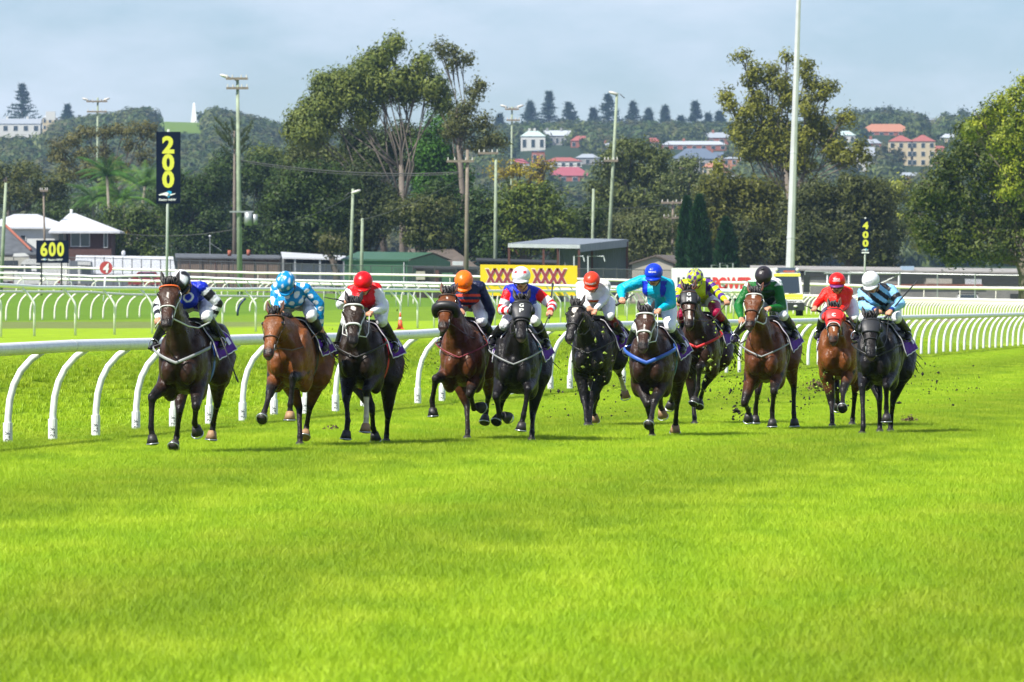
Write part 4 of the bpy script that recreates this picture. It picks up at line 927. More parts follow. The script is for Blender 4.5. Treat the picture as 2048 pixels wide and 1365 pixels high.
def tree(name, label, D, base_x, blobs, col, trunk_r=.35, size=.34, dens=1.0, group='trees behind the course', bark=None, hue2=None, fork=None, droop=0., flat=1., clump=.8, cvar=.28, limbs=True, cat='tree', ybase=None, tuft=14, depth_k=.8, core=.35, dspread=.25):
    TREE_N[0] += 1; sd = TREE_N[0]; r = random.Random(sd)
    if base_x < 620 and D < 900: D += 140
    bp = PX(base_x, 600, D); gz = ground(bp.x, D) if ybase is None else ybase
    root = thing(name, label, cat, (bp.x, D, gz), group); B = []
    for (x, y, rx, ry) in blobs:
        c = PX(x, y, D); k = D / F; rm = (rx + ry) / 2 * k
        B.append((Vector((c.x, D + r.uniform(-1, 1) * rm * dspread * 2, c.z)), (rx * k, rm * depth_k * 1.2, ry * k)))
    V, Fc, C = leaves(B, dens, size * .82, col, cvar, droop, sd, flat, clump, hue2, int(tuft * 1.9), core)
    mesh_obj('crown', V, Fc, m_leaf, root, cols=C)
    mb = MB(); bark = bark or m_bark
    top = B[0][0] if fork is None else PX(fork[0], fork[1], D)
    f = Vector((top.x, D, top.z)); b0 = Vector((bp.x, D, gz - .3)); midp = b0.lerp(f, .5) + Vector((r.uniform(-.4, .4), 0, 0))
    mb.tube([b0, midp, f], [trunk_r, trunk_r * .8, trunk_r * .55], bark, n=8)
    if limbs:
        for c, rad in B:
            st = b0.lerp(f, r.uniform(.6, .98)) if fork is not None else b0.lerp(f, r.uniform(.35, .7))
            L_ = (c - st).length; m1 = st.lerp(c, .45) + Vector((r.uniform(-.1, .1) * L_, 0, -.06 * L_)); e = c + Vector((0, 0, rad[2] * .55))
            mb.tube([st, m1, c, e], [trunk_r * .28, trunk_r * .18, trunk_r * .08, .02], bark, n=6)
            for q in range(3):
                d = Vector((r.uniform(-1, 1) * rad[0], r.uniform(-1, 1) * rad[1] * .6, r.uniform(.1, .9) * rad[2])); mb.tube([m1.lerp(c, r.uniform(.3, .9)), c + d * .5, c + d * .92], [trunk_r * .14, trunk_r * .09, .015], bark, n=5)
    mb.build('trunk', root, smooth=True); return root
DKG = (.022, .050, .014); OLV = (.055, .075, .022); MID = (.045, .085, .020); VIV = (.03, .10, .012); YEL = (.13, .16, .02); GUM = (.056, .085, .026); GUM2 = (.105, .13, .034)
def blobs_fill(x0, x1, y0, y1, n, r, seed, jit=.35):
    q = random.Random(seed); out = []
    for i in range(n): out.append((q.uniform(x0, x1), q.uniform(y0, y1), r * q.uniform(.7, 1.3), r * q.uniform(.6, 1.1)))
    return out
# flat topped pale tree, left
tree('spreading_tree', 'wide flat topped grey green tree with pale branches, left of the 200 board', 800, 215,
     [(120, 290, 24, 16), (150, 280, 22, 14), (175, 265, 26, 14), (205, 268, 20, 12), (245, 262, 26, 14), (285, 256, 30, 14), (300, 272, 22, 16), (110, 312, 18, 14), (215, 262, 18, 12), (130, 320, 22, 16), (170, 310, 22, 18), (205, 300, 20, 16), (262, 290, 18, 14), (180, 340, 26, 18), (230, 330, 24, 18), (290, 310, 18, 22), (140, 350, 30, 18)],
     (.060, .064, .034), .35, .30, .85, fork=(215, 360), flat=.5, clump=.7, hue2=(.10, .10, .045), tuft=10)
tree('broad_tree', 'dark bushy tree above the white roofed house at the left edge', 790, 30, [(10, 355, 30, 24), (50, 345, 32, 22), (85, 370, 32, 24), (20, 390, 30, 26), (60, 400, 36, 26), (110, 400, 30, 28), (-20, 370, 30, 40), (125, 365, 26, 20)], (.035, .050, .018), .4, .34, .8, hue2=(.07, .08, .025))
tree('broad_tree', 'low dark bush between the white house roof and the palms', 740, 150, [(120, 430, 34, 22), (160, 415, 28, 20), (90, 425, 24, 18), (180, 450, 30, 26), (140, 455, 26, 24)], (.030, .052, .016), .3, .32, .8)
# palms
m_palm = leaf_mat('palm_leaf', .35); m_ptr = mat('palm_trunk', (.22, .20, .15), rough=.9, var=.2, bump=.3)
def palm(label, D, bx, cx, cy, L_, n, col, seed, tr=.16, droopf=1.0):
    D += 140; q = np.random.default_rng(seed); b = PX(bx, 600, D); c = PX(cx, cy, D); gz = ground(b.x, D); root = thing('palm_tree', label, 'palm', (b.x, D, gz), 'palms beside the 200 board')
    mb = MB(); mb.tube([(b.x, D, gz - .2), (lerp(b.x, c.x, .5), D, lerp(gz, c.z, .5)), c], [tr * 1.3, tr, tr * .8], m_ptr, n=8); mb.build('trunk', root, smooth=True)
    V = []; Cc = []
    for k in range(n):
        a = q.uniform(0, 6.283); up = q.uniform(.15, 1.35); ln = L_ * q.uniform(.75, 1.1); pts = []
        d = np.array([math.cos(a) * math.cos(up), math.sin(a) * math.cos(up), math.sin(up)]); p = np.array(c)
        for s_ in range(9):
            pts.append(p.copy()); p = p + d * ln / 8; d = d + np.array([0, 0, -.16 * droopf]); d /= np.linalg.norm(d)
        cs = np.array(col) * q.uniform(.8, 1.8)
        for s_ in range(1, 9):
            t = pts[s_] - pts[s_ - 1]; t /= np.linalg.norm(t); sd = np.cross(t, [0, 0, 1]); sd /= (np.linalg.norm(sd) + 1e-6)
            for sg_ in (-1, 1):
                for w in range(3):
                    o_ = pts[s_ - 1] + (pts[s_] - pts[s_ - 1]) * (w / 3); l = ln * .22 * math.sin(math.pi * min(.95, (s_ + w / 3) / 9.5)) + .12
                    tip = o_ + sd * sg_ * l * .75 + t * l * .6 - np.array([0, 0, l * .45]); V += [o_, o_ + t * .09, tip]; Cc += [cs * q.uniform(.85, 1.15)] * 3
    V = np.array(V); mesh_obj('fronds', V, np.arange(len(V)).reshape(-1, 3), m_palm, root, cols=np.array(Cc)); return root
for i, (bx, cx, cy, L_, n, col, lb) in enumerate([(226, 214, 352, 3.6, 26, (.045, .12, .018), 'tallest palm with upright fronds left of the 200 board'), (262, 246, 398, 3.8, 30, (.07, .15, .02), 'bright green palm with arching fronds below the flat topped tree'),
        (265, 290, 372, 3.6, 26, (.06, .13, .02), 'palm leaning right towards the pole of the 200 board'), (200, 185, 400, 3.2, 26, (.05, .11, .02), 'leftmost palm of the clump, above the white roof'), (231, 232, 362, 3.0, 18, (.12, .16, .04), 'palm with pale yellowish young fronds in the middle of the clump'),
        (330, 345, 385, 3.0, 22, (.05, .11, .02), 'palm just right of the 200 board, half in the dark trees')]): palm(lb, 700 + 6 * i, bx, cx, cy, L_, n, col, 40 + i)
mb = MB(); D = 830; p = PX(264, 463, D); 
V, Fc, C = leaves([(Vector((PX(258, 466, D).x, D, PX(0, 466, D).z)), (.3, .3, .4)), (Vector((PX(272, 462, D).x, D, PX(0, 462, D).z)), (.3, .3, .4))], 3, .2, (.28, .22, .06), .2, 2.0, 5, clump=.3)
pt = thing('palm_tree', 'small palm with hanging yellow flower clusters right of the brown brick house', 'palm', (PX(264, 600, D).x, D, ground(PX(264, 600, D).x, D)), 'palms beside the 200 board')
mesh_obj('flowers', V, Fc, m_leaf, pt, cols=C); mb.tube([pt.location, (p.x, D, p.z)], [.17, .12], m_ptr, n=8); mb.build('trunk', pt, smooth=True)
# dark belt
def belt(label, D, x0, x1, y0, y1, n, r, col, seed, hue2=None, size=.34, dens=.9, name='broad_tree', base=None, **kw):
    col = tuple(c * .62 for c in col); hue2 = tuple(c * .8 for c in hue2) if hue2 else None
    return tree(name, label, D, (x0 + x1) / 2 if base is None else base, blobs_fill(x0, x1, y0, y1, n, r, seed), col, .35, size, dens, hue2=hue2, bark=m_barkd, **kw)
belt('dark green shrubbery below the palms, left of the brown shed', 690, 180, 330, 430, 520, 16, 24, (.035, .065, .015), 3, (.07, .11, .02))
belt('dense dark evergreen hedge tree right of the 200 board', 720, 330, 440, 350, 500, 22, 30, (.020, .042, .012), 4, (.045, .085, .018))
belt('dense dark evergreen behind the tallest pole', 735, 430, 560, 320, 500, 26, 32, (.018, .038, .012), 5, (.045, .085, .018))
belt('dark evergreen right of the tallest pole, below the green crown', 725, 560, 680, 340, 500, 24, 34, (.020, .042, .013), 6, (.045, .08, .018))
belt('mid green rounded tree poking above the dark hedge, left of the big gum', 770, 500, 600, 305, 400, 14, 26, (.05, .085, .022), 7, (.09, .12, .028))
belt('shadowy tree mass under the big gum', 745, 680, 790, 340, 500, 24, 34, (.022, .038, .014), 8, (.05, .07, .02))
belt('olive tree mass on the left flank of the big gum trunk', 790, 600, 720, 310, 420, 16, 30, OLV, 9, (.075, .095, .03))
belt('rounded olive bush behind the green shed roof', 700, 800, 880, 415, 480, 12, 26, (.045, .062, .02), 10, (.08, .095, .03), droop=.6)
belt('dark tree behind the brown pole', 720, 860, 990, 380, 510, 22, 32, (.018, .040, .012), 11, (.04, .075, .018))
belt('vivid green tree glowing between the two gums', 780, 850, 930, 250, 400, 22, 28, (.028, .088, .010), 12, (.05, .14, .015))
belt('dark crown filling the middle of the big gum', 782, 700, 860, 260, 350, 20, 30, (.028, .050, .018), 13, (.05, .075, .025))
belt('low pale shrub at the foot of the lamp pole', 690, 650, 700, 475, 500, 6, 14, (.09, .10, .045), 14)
# monkey-puzzle-like top
def frond_pine(label, D, x, ytop, ybase, w):
    c = PX(x, ytop, D); bz = PX(x, ybase, D).z; gz = ground(c.x, D); root = thing('frond_pine', label, 'tree', (c.x, D, gz)); k = D / F; mb = MB()
    mb.tube([(c.x, D, gz), (c.x, D, c.z)], [.25, .08], m_bark, n=7); mb.build('trunk', root, smooth=True)
    q = random.Random(4); V = []; Cc = []
    for i in range(22):
        a = i * 2.4; L_ = w * k * q.uniform(.55, 1.0); z0 = lerp(bz, c.z, q.uniform(.0, .9)); o_ = Vector((c.x, D, z0)); d = Vector((math.cos(a), math.sin(a) * .6, .35)); pr = o_
        for s_ in range(10):
            t = (s_ + 1) / 10; p = o_ + Vector((d.x * L_ * t, d.y * L_ * t, L_ * (.25 * t + .55 * t * t)))
            if s_ > 3:
                for g in range(10):
                    e = Vector((q.gauss(0, .16), q.gauss(0, .16), q.uniform(.05, .45))); b = pr.lerp(p, q.random()); V += [b, b + e.cross(Vector((0, 1, 0))).normalized() * .07, b + e]; Cc += [np.array((.07, .10, .035)) * q.uniform(.6, 1.4)] * 3
            else: V += [pr, pr + Vector((0, 0, .07)), p]; Cc += [np.array((.08, .07, .05))] * 3
            pr = p
    mesh_obj('crown', V, np.arange(len(V)).reshape(-1, 3), m_leaf, root, cols=np.array(Cc)); return root
frond_pine('tree with curved upswept fronds touching the tallest green pole', 790, 469, 262, 320, 52)
# the big gum
tree('gum_tree', 'big spreading gum tree in the middle with umbrella shaped crown and pale trunks', 760, 806,
     [(620, 262, 41, 34), (605, 238, 30, 22), (640, 222, 39, 29), (665, 190, 41, 29), (690, 165, 39, 22), (652, 165, 30, 22), (715, 150, 34, 20), (740, 135, 34, 22), (760, 118, 28, 22), (788, 92, 23, 20), (750, 165, 37, 24), (790, 165, 41, 24), (830, 160, 37, 22), (862, 175, 30, 24), (880, 200, 25, 24), (810, 190, 32, 20), (700, 200, 30, 22), (762, 190, 28, 17), (730, 230, 30, 27), (660, 240, 23, 22), (845, 125, 18, 17), (590, 262, 21, 17)],
     GUM, .40, .36, 2.1, fork=(802, 330), hue2=GUM2, droop=1.1, clump=.85, cvar=.32)
tree('gum_tree', 'tall thin gum with separate tufts and bare limbs, right of the big one', 770, 925,
     [(880, 96, 18, 16), (905, 100, 16, 12), (925, 118, 22, 14), (905, 128, 20, 12), (962, 170, 16, 14), (950, 185, 18, 14), (915, 225, 24, 14), (940, 212, 20, 14), (930, 250, 26, 22), (965, 245, 22, 18), (905, 260, 22, 26), (985, 278, 28, 14), (958, 290, 22, 16), (1000, 290, 14, 10), (850, 118, 15, 13)],
     (.048, .060, .026), .34, .32, 1.1, fork=(912, 220), hue2=(.08, .09, .035), clump=.7, tuft=11)
belt('yellow flowered leafless looking tree beside the single crossarm pole', 850, 985, 1090, 330, 390, 16, 18, (.13, .10, .045), 15, (.30, .27, .03), .3, .5, flat=.6)
belt('green tree with yellow lit top, left of the open carport', 720, 985, 1130, 395, 490, 24, 30, (.035, .07, .014), 16, (.11, .15, .02))
belt('dark tree right behind the open carport roof', 730, 1070, 1190, 420, 500, 16, 28, (.022, .045, .012), 17, (.05, .08, .018))
tree('fig_tree', 'big round dark green tree in front of the hillside town', 860, 1265,
     [(1240, 310, 34, 24), (1290, 300, 36, 20), (1262, 288, 28, 12), (1320, 320, 26, 24), (1215, 340, 26, 26), (1250, 350, 36, 26), (1300, 350, 36, 26), (1200, 380, 24, 24), (1240, 395, 36, 26), (1290, 395, 38, 26), (1330, 375, 22, 26), (1210, 420, 30, 22), (1260, 430, 36, 22), (1305, 430, 34, 22)],
     (.040, .060, .024), .6, .38, .9, hue2=(.075, .095, .035), cvar=.35)
tree('fig_tree', 'smaller round grey green tree right of the big round one', 900, 1380, [(1360, 335, 24, 18), (1385, 328, 24, 14), (1345, 355, 18, 20), (1375, 360, 30, 22), (1405, 365, 22, 20), (1370, 390, 32, 18), (1400, 395, 24, 14)], (.050, .075, .034), .4, .36, .9, hue2=(.085, .105, .045))
belt('grey green trees below the round one, left of the cypresses', 800, 1180, 1350, 440, 520, 26, 28, (.045, .062, .026), 18, (.09, .105, .045))
belt('pale eucalypt saplings beside the carport wall', 700, 1262, 1345, 445, 510, 14, 22, (.06, .082, .035), 19, (.11, .13, .06), droop=.8)
belt('olive green mass behind the cypresses', 780, 1350, 1480, 420, 510, 20, 28, (.045, .065, .018), 20, (.085, .10, .025))
# cypresses
m_cyp = leaf_mat('cypress_foliage', .1)
def cypress(label, D, x, yt, w):
    t = PX(x, yt, D); gz = ground(t.x, D); h = t.z - gz; root = thing('cypress', label, 'tree', (t.x, D, gz), 'dark cypresses behind the white billboard'); B = []
    q = np.random.default_rng(int(x)); n = 15000; v = q.uniform(0, 1, n) ** .8; a = q.uniform(0, 6.283, n); rr = w * D / F / 2 * np.interp(v, [0, .15, .5, .8, .93, 1], [.8, 1, .95, .62, .32, .03]) * (1 + .10 * np.sin(a * 5 + v * 20) + .09 * np.sin(a * 3 - v * 47) + .09 * q.normal(size=n)) * np.where(q.random(n) < .8, 1, .7)
    P = np.stack([t.x + rr * np.cos(a), D + rr * np.sin(a), gz + h * v], 1); d = np.stack([np.cos(a) * .35, np.sin(a) * .35, np.ones(n)], 1) + q.normal(size=(n, 3)) * .3; d /= np.linalg.norm(d, axis=1)[:, None]
    b = np.cross(d, q.normal(size=(n, 3))); b /= np.linalg.norm(b, axis=1)[:, None]; s_ = .34 * q.uniform(.6, 1.3, n)[:, None]
    V = np.stack([P - b * s_ * .2, P + b * s_ * .2, P + d * s_], 1).reshape(-1, 3); col = np.array((.012, .045, .010))[None] * q.uniform(.5, 1.7, n)[:, None]
    mesh_obj('crown', V, np.arange(3 * n).reshape(-1, 3), m_cyp, root, cols=np.repeat(col, 3, 0))
    mb = MB(); mb.tube([(t.x, D, gz - .2), (t.x, D, gz + h * .9)], [.2, .05], m_barkd, n=6); mb.build('trunk', root)
cypress('left of two tall dark cypresses standing together behind the white billboard', 650, 1374, 399, 36)
cypress('right of two tall dark cypresses standing together behind the white billboard', 645, 1399, 396, 40)
cypress('shorter dark cypress apart from the pair, nearer the light mast', 655, 1452, 441, 42)
# right gum and its neighbours
tree('gum_tree', 'ragged tall gum tree behind the light mast, olive tufts against the sky', 740, 1590,
     [(1484, 112, 16, 10), (1508, 145, 20, 18), (1500, 165, 14, 14), (1452, 190, 14, 18), (1462, 215, 14, 12), (1545, 142, 12, 16), (1535, 165, 14, 14), (1560, 170, 16, 20), (1515, 195, 20, 18), (1575, 200, 20, 24), (1500, 225, 26, 22), (1545, 225, 24, 24), (1610, 130, 18, 12), (1612, 150, 14, 12), (1655, 178, 22, 14), (1640, 195, 14, 12), (1625, 170, 14, 16), (1610, 215, 22, 24), (1640, 240, 20, 18), (1690, 238, 22, 14), (1480, 262, 22, 24), (1525, 270, 30, 24), (1570, 262, 28, 26), (1655, 270, 22, 18), (1500, 300, 26, 24), (1550, 305, 34, 24), (1600, 290, 24, 26), (1665, 300, 28, 22), (1690, 320, 24, 18), (1720, 300, 14, 20), (1730, 318, 12, 14), (1435, 335, 10, 18), (1575, 115, 10, 12), (1625, 262, 20, 20), (1600, 330, 30, 20)],
     (.072, .085, .018), .38, .34, 1.25, fork=(1570, 330), hue2=(.13, .14, .022), clump=.75, cvar=.36)
belt('olive gold bushes left of the light mast', 735, 1420, 1560, 370, 470, 26, 28, (.06, .075, .016), 21, (.11, .12, .022))
belt('broad olive tree right of the light mast, over the 400 board', 720, 1590, 1760, 375, 500, 34, 36, (.034, .048, .016), 22, (.075, .09, .026))
belt('dark olive undergrowth at the foot of the light mast', 700, 1480, 1640, 450, 520, 20, 28, (.028, .042, .014), 23, (.06, .075, .02))
belt('dusky tree behind the 400 board', 730, 1700, 1800, 440, 520, 12, 26, (.024, .040, .014), 24, (.055, .075, .02))
tree('broad_tree', 'pale yellow green loose tree with bare stems right of the 400 board', 800, 1795, [(1760, 375, 24, 14), (1800, 372, 26, 14), (1780, 400, 26, 18), (1825, 400, 24, 20), (1760, 420, 20, 20), (1815, 440, 26, 24), (1840, 470, 22, 30), (1845, 400, 16, 20)], (.075, .095, .035), .25, .34, .7, fork=(1790, 440), hue2=(.17, .20, .04), clump=.7)
tree('fig_tree', 'huge dark fig tree filling the right edge, its top lit yellow green', 575, 2060,
     [(1900, 330, 40, 30), (1950, 290, 44, 34), (1880, 380, 44, 34), (1990, 250, 46, 36), (1850, 430, 34, 36), (1920, 400, 50, 40), (1980, 340, 55, 45), (2040, 300, 55, 50), (1870, 480, 40, 26), (1930, 460, 50, 36), (2000, 430, 60, 44), (2060, 400, 60, 50), (1910, 505, 44, 22), (1980, 500, 50, 28), (2060, 480, 60, 36), (1935, 260, 26, 20), (1845, 385, 22, 24), (2080, 500, 60, 30), (2130, 330, 70, 80), (2130, 470, 70, 60)],
     (.018, .034, .009), .8, .30, 1.1, fork=(2030, 470), hue2=(.06, .08, .014), clump=.7, cvar=.4, bark=m_bark, core=.25)
tree('broad_tree', 'sunlit yellow green tree at the right edge above the dark fig', 565, 2100,
     [(2000, 215, 30, 24), (2040, 200, 30, 26), (1965, 240, 26, 20), (1945, 262, 24, 16), (2030, 250, 40, 30), (2060, 170, 24, 20), (2090, 230, 50, 50), (2010, 290, 36, 26), (2040, 340, 34, 30), (2100, 320, 50, 50), (2020, 375, 26, 22), (2080, 400, 30, 24)],
     (.075, .11, .014), .45, .28, 1.0, fork=(2060, 330), hue2=(.18, .21, .022), clump=.6, cvar=.34)

# ================================================================ the far hill
HD = 2600
def far_clump(seed, col):
    V, Fc, C = leaves([(Vector((0, 0, 2.2)), (3.2, 3.2, 2.2)), (Vector((1.6, .5, 1.4)), (2.2, 2.2, 1.5)), (Vector((-1.8, -.3, 1.2)), (2.0, 2.2, 1.4))], .34, 1.15, col, .3, 0, seed, clump=1.1, tuft=8)
    o = proto('crown_clump', V, Fc, m_leaf)
    ca = o.data.color_attributes.new('Col', 'FLOAT_COLOR', 'POINT'); c = np.ones((len(V), 4), dtype=np.float32); c[:, :3] = C; ca.data.foreach_set('color', c.ravel()); return o
fp = [far_clump(s_, c) for s_, c in ((1, (.045, .065, .025)), (2, (.065, .085, .030)), (3, (.055, .060, .030)), (4, (.035, .058, .022)))]
FAR = []
def norfolk(label, x, yt, w, yb=285, D=2600 * KH - 10, col=(.022, .045, .020)):
    w *= 1.7
    t = PX(x, yt, D); b = PX(x, yb, D); gz = min(ground(t.x, D), b.z); root = thing('norfolk_pine', label, 'pine tree', (t.x, D, gz), 'pines along the hilltop'); h = t.z - gz; q = np.random.default_rng(int(x * 3)); R_ = w * D / F / 2
    lv = 15; V = []; C = []
    for i in range(lv):
        v = .18 + .82 * i / (lv - 1); rr = R_ * min(1, 1.25 * (1 - v) + .09) * q.uniform(.75, 1.1)
        for k in range(7):
            a = q.uniform(0, 6.283); d = np.array([math.cos(a), math.sin(a), .12]); z0 = gz + h * v; n = 9
            for s_ in range(n):
                f = (s_ + .5) / n * rr * q.uniform(.9, 1.1); p = np.array([t.x, D, z0]) + d * f
                for g in range(4):
                    e = q.normal(size=3) * np.array([.6, .6, .5]) ; u = np.cross(e, q.normal(size=3)); u = u / np.linalg.norm(u) * .55; V += [p - u * .5, p + u * .5, p + e * 1.8]; C += [np.array(col) * q.uniform(.6, 1.6)] * 3
    mesh_obj('crown', V, np.arange(len(V)).reshape(-1, 3), m_leaf, root, cols=np.array(C))
    mb = MB(); mb.tube([(t.x, D, gz - 1), (t.x, D, t.z)], [.6, .1], m_barkd, n=6); mb.build('trunk', root)
for x, yt, w, yb, lb in [(45, 172, 56, 245, 'large rounded pine beside the long white hilltop house at the left'), (135, 213, 34, 250, 'small pine standing alone right of the hilltop house'),
    (1000, 232, 30, 285, 'pine just left of the distant twin floodlight pole'), (1060, 207, 44, 280, 'dense pine left of the tallest hilltop one'), (1098, 187, 42, 270, 'tallest pointed pine on the middle skyline'),
    (1138, 208, 46, 275, 'broad pine right of the tallest pointed one'), (1186, 220, 26, 280, 'thin pine left of the leaning lamp pole'), (1216, 192, 50, 280, 'tall dark pine just behind the leaning lamp pole'),
    (1266, 208, 36, 280, 'slim pine right of the leaning lamp pole'), (1297, 221, 32, 280, 'small pine third to the right of the leaning lamp pole'), (1330, 215, 36, 280, 'pointed pine above the long white hillside roof'),
    (1362, 236, 28, 280, 'low pine left of the layered one'), (1391, 207, 38, 278, 'pine with clearly layered branches above the hip roofed house'), (1416, 230, 28, 280, 'pine just right of the layered one'), (1440, 226, 40, 285, 'broad dark pine left of the ragged gum')]:
    norfolk(lb, x, yt, w, yb)
# houses on the hill
def solveD(px, y, guess):
    """distance at which the hillside ground shows at pixel row y"""
    gy = lambda d: 600 - (ground((px - 1024) / F * d, d) - H) / d * F
    for d in np.arange(1900.0, 2600 * KH - 90, 12.0):
        if gy(d) <= y: return float(d)
    return 2600 * KH - 90
def far_house(label, x0, x1, yr, ye, yb, D, roof, wall, kind='hip', nwin=4, floors=1, chim=0, ridge=.3, name='hillside_house'):
    D = solveD((x0 + x1) / 2, yb - 1, D * KH); FAR.append((x0, x1, yr, yb, D)); rm = mat(*roof); wm = mat(*wall); a = PX(x0, ye, D); b = PX(x1, ye, D); g = PX(x0, yb, D).z; k = D / F; dp = max(7.0, (b.x - a.x) * .5); r_ = PX(0, yr, D).z
    g = min(g, ground((a.x + b.x) / 2, D)) 
    root = thing(name, label, 'house', ((a.x + b.x) / 2, D + dp / 2, g), 'houses on the far hillside')
    mb = MB(); mb.box((a.x + .3, D + .3, g), (b.x - .3, D + dp - .3, a.z - .02), wm); mb.build('wall', root)
    w = b.x - a.x; i = w * ridge if kind == 'hip' else 0.0; ym = D + dp / 2; V = [(a.x, D, a.z), (b.x, D, a.z), (b.x, D + dp, a.z), (a.x, D + dp, a.z), (a.x + i, ym, r_), (b.x - i, ym, r_)]
    mb = MB(); mb.add(V, [(0, 1, 5, 4), (1, 2, 5), (2, 3, 4, 5), (3, 0, 4), (3, 2, 1, 0)], rm); ro = mb.build('roof', root)
    zw = PX(0, yb, D).z; fh = (a.z - zw) / floors
    for f in range(floors):
        for j in range(nwin):
            cx = lerp(a.x, b.x, (j + .5) / nwin); z0 = zw + fh * f + fh * .28; z1 = zw + fh * f + fh * .78; hw = w / nwin * .2
            mb = MB(); mb.box((cx - hw - .1, D + .18, z0 - .1), (cx + hw + .1, D + .29, z1 + .1), m_frame); fo = mb.build('window', root); mb = MB(); mb.box((cx - hw, D + .14, z0), (cx + hw, D + .17, z1), m_glass); mb.build('pane', fo)
    for j in range(chim):
        cx = lerp(a.x + i, b.x - i, (j + .3) / chim); mb = MB(); mb.box((cx - .5, ym - .5, a.z + .3), (cx + .5, ym + .5, r_ + 1.1), wm); mb.build('chimney', ro)
    return root
RW = ('far_roof_white', (.42, .45, .47), .6); RR = ('far_roof_red', (.30, .085, .07), .8); RO = ('far_roof_orange', (.38, .16, .09), .8); RG = ('far_roof_grey', (.30, .33, .36), .7); RN = ('far_roof_slate', (.10, .13, .18), .7); RC = ('far_roof_copper', (.42, .52, .48), .7)
WW = ('far_wall_white', (.62, .61, .56), .8); WC = ('far_wall_cream', (.55, .45, .28), .85); WB = ('far_wall_brick', (.34, .11, .07), .9); WO = ('far_wall_orange', (.48, .20, .11), .9); WG = ('far_wall_grey', (.30, .30, .29), .9)
far_house('long white hilltop house with a slate roof at the far left', -40, 82, 237, 248, 267, 2350, RG, WW, 'gable', 6, 1, 3)
far_house('pale stepped stone villa right of the long white hilltop house', 84, 116, 228, 236, 262, 2360, RW, WC, 'hip', 3, 2, 1)
mb = MB(); D = 2365 * KH; root = thing('stone_turret', 'bright white roof turret above the stepped stone villa', 'turret', PX(100, 240, D)); p = PX(91, 236, D); q_ = PX(110, 223, D); mb.box((p.x, D + 3, p.z - 1), (q_.x, D + 6, q_.z), mat('far_wall_white')); mb.build('wall', root)
far_house('cream and white house with a pale green roof below the pines', 1040, 1092, 262, 273, 303, 2300, RC, WW, 'hip', 3, 1, 2)
far_house('long white roofed terrace right of the cream house', 1086, 1142, 261, 272, 292, 2320, RW, WG, 'gable', 5, 1, 2)
far_house('small house with a bright red roof right of the white terrace', 1140, 1186, 272, 282, 297, 2290, RR, WB, 'hip', 3, 1, 0)
far_house('red brick block below the cream house', 1062, 1091, 301, 303, 336, 2150, RN, WB, 'hip', 2, 1, 0)
far_house('cream house with a dark red roof above the big red roof', 1088, 1165, 315, 323, 336, 2120, RR, WW, 'hip', 5, 1, 0)
far_house('grey roofed house next to the big round tree', 1150, 1200, 308, 316, 332, 2140, RG, WG, 'hip', 3, 1, 0)
far_house('big plain red roof lowest of the middle group', 1092, 1185, 334, 352, 366, 2000, ('far_roof_wine', (.30, .07, .09), .8), WB, 'hip', 4, 1, 0)
far_house('long low house with a pale roof and red brick walls', 1322, 1455, 282, 290, 302, 2250, RW, WB, 'hip', 7, 1, 1, .12)
far_house('hip roofed house with chimneys above the long low one', 1392, 1474, 265, 276, 292, 2330, RG, WB, 'hip', 4, 1, 1)
far_house('dark slate roofed hall behind the small round tree', 1342, 1442, 297, 318, 350, 2150, RN, WG, 'hip', 4, 1, 0)
far_house('orange brick flats left of the ragged gum', 1444, 1492, 314, 318, 347, 2050, RG, WO, 'hip', 3, 2, 0)
far_house('long orange tiled roof under the dark skyline trees at the right', 1715, 1830, 248, 264, 272, 2350, RO, WB, 'hip', 6, 1, 0, .25)
far_house('cream three storey flats with twin red roofs, left roof', 1776, 1828, 271, 283, 334, 2100, RR, WC, 'hip', 3, 3, 0, .45)
far_house('cream three storey flats with twin red roofs, right roof', 1820, 1872, 270, 283, 334, 2095, RR, WC, 'hip', 3, 3, 0, .45)
far_house('flat grey modern house on the right skyline', 1836, 1882, 238, 240, 262, 2380, RG, WG, 'hip', 4, 1, 0)
far_house('white gabled building seen through the ragged gum', 1690, 1750, 294, 312, 346, 2080, RG, WW, 'gable', 3, 2, 0)
far_house('pale roofed house left of the ragged gum trunk', 1600, 1660, 262, 272, 290, 2200, RW, WW, 'hip', 3, 1, 0)
far_house('brick house low on the right beneath the cream flats', 1788, 1850, 345, 352, 372, 1950, RG, WO, 'hip', 4, 1, 0)
far_house('house with a red roof just left of the huge fig tree', 1855, 1900, 292, 304, 332, 2060, RR, WC, 'hip', 3, 2, 0)
far_house('white roofed house low between the round trees and the gum', 1440, 1500, 350, 358, 372, 1850, RG, WW, 'hip', 3, 1, 0)
far_house('small white house among trees left of the long white roofed terrace', 1004, 1036, 276, 284, 300, 2250, RG, WW, 'hip', 2, 1, 0)
far_house('brick house with a grey roof just below the bright red roof', 1196, 1232, 286, 294, 312, 2240, RG, WB, 'hip', 2, 1, 1)
far_house('pale gabled cottage right of the grey roofed house', 1202, 1236, 322, 331, 346, 2120, RC, WW, 'gable', 3, 1, 0)
far_house('red roofed cottage left of the long low pale roofed house', 1290, 1322, 276, 285, 300, 2300, RR, WW, 'hip', 2, 1, 0)
far_house('slate roofed brick terrace under the long low pale roofed house', 1380, 1448, 304, 312, 326, 2200, RN, WB, 'gable', 5, 1, 2)
far_house('cream house with an orange roof left of the orange brick flats', 1404, 1440, 326, 335, 352, 2040, RO, WC, 'hip', 3, 1, 0)
far_house('white house with a copper green roof left of the orange tiled roof', 1668, 1712, 262, 271, 288, 2330, RC, WW, 'hip', 3, 1, 0)
far_house('small brick house directly under the long orange tiled roof', 1726, 1764, 278, 287, 304, 2250, RG, WB, 'hip', 2, 1, 1)
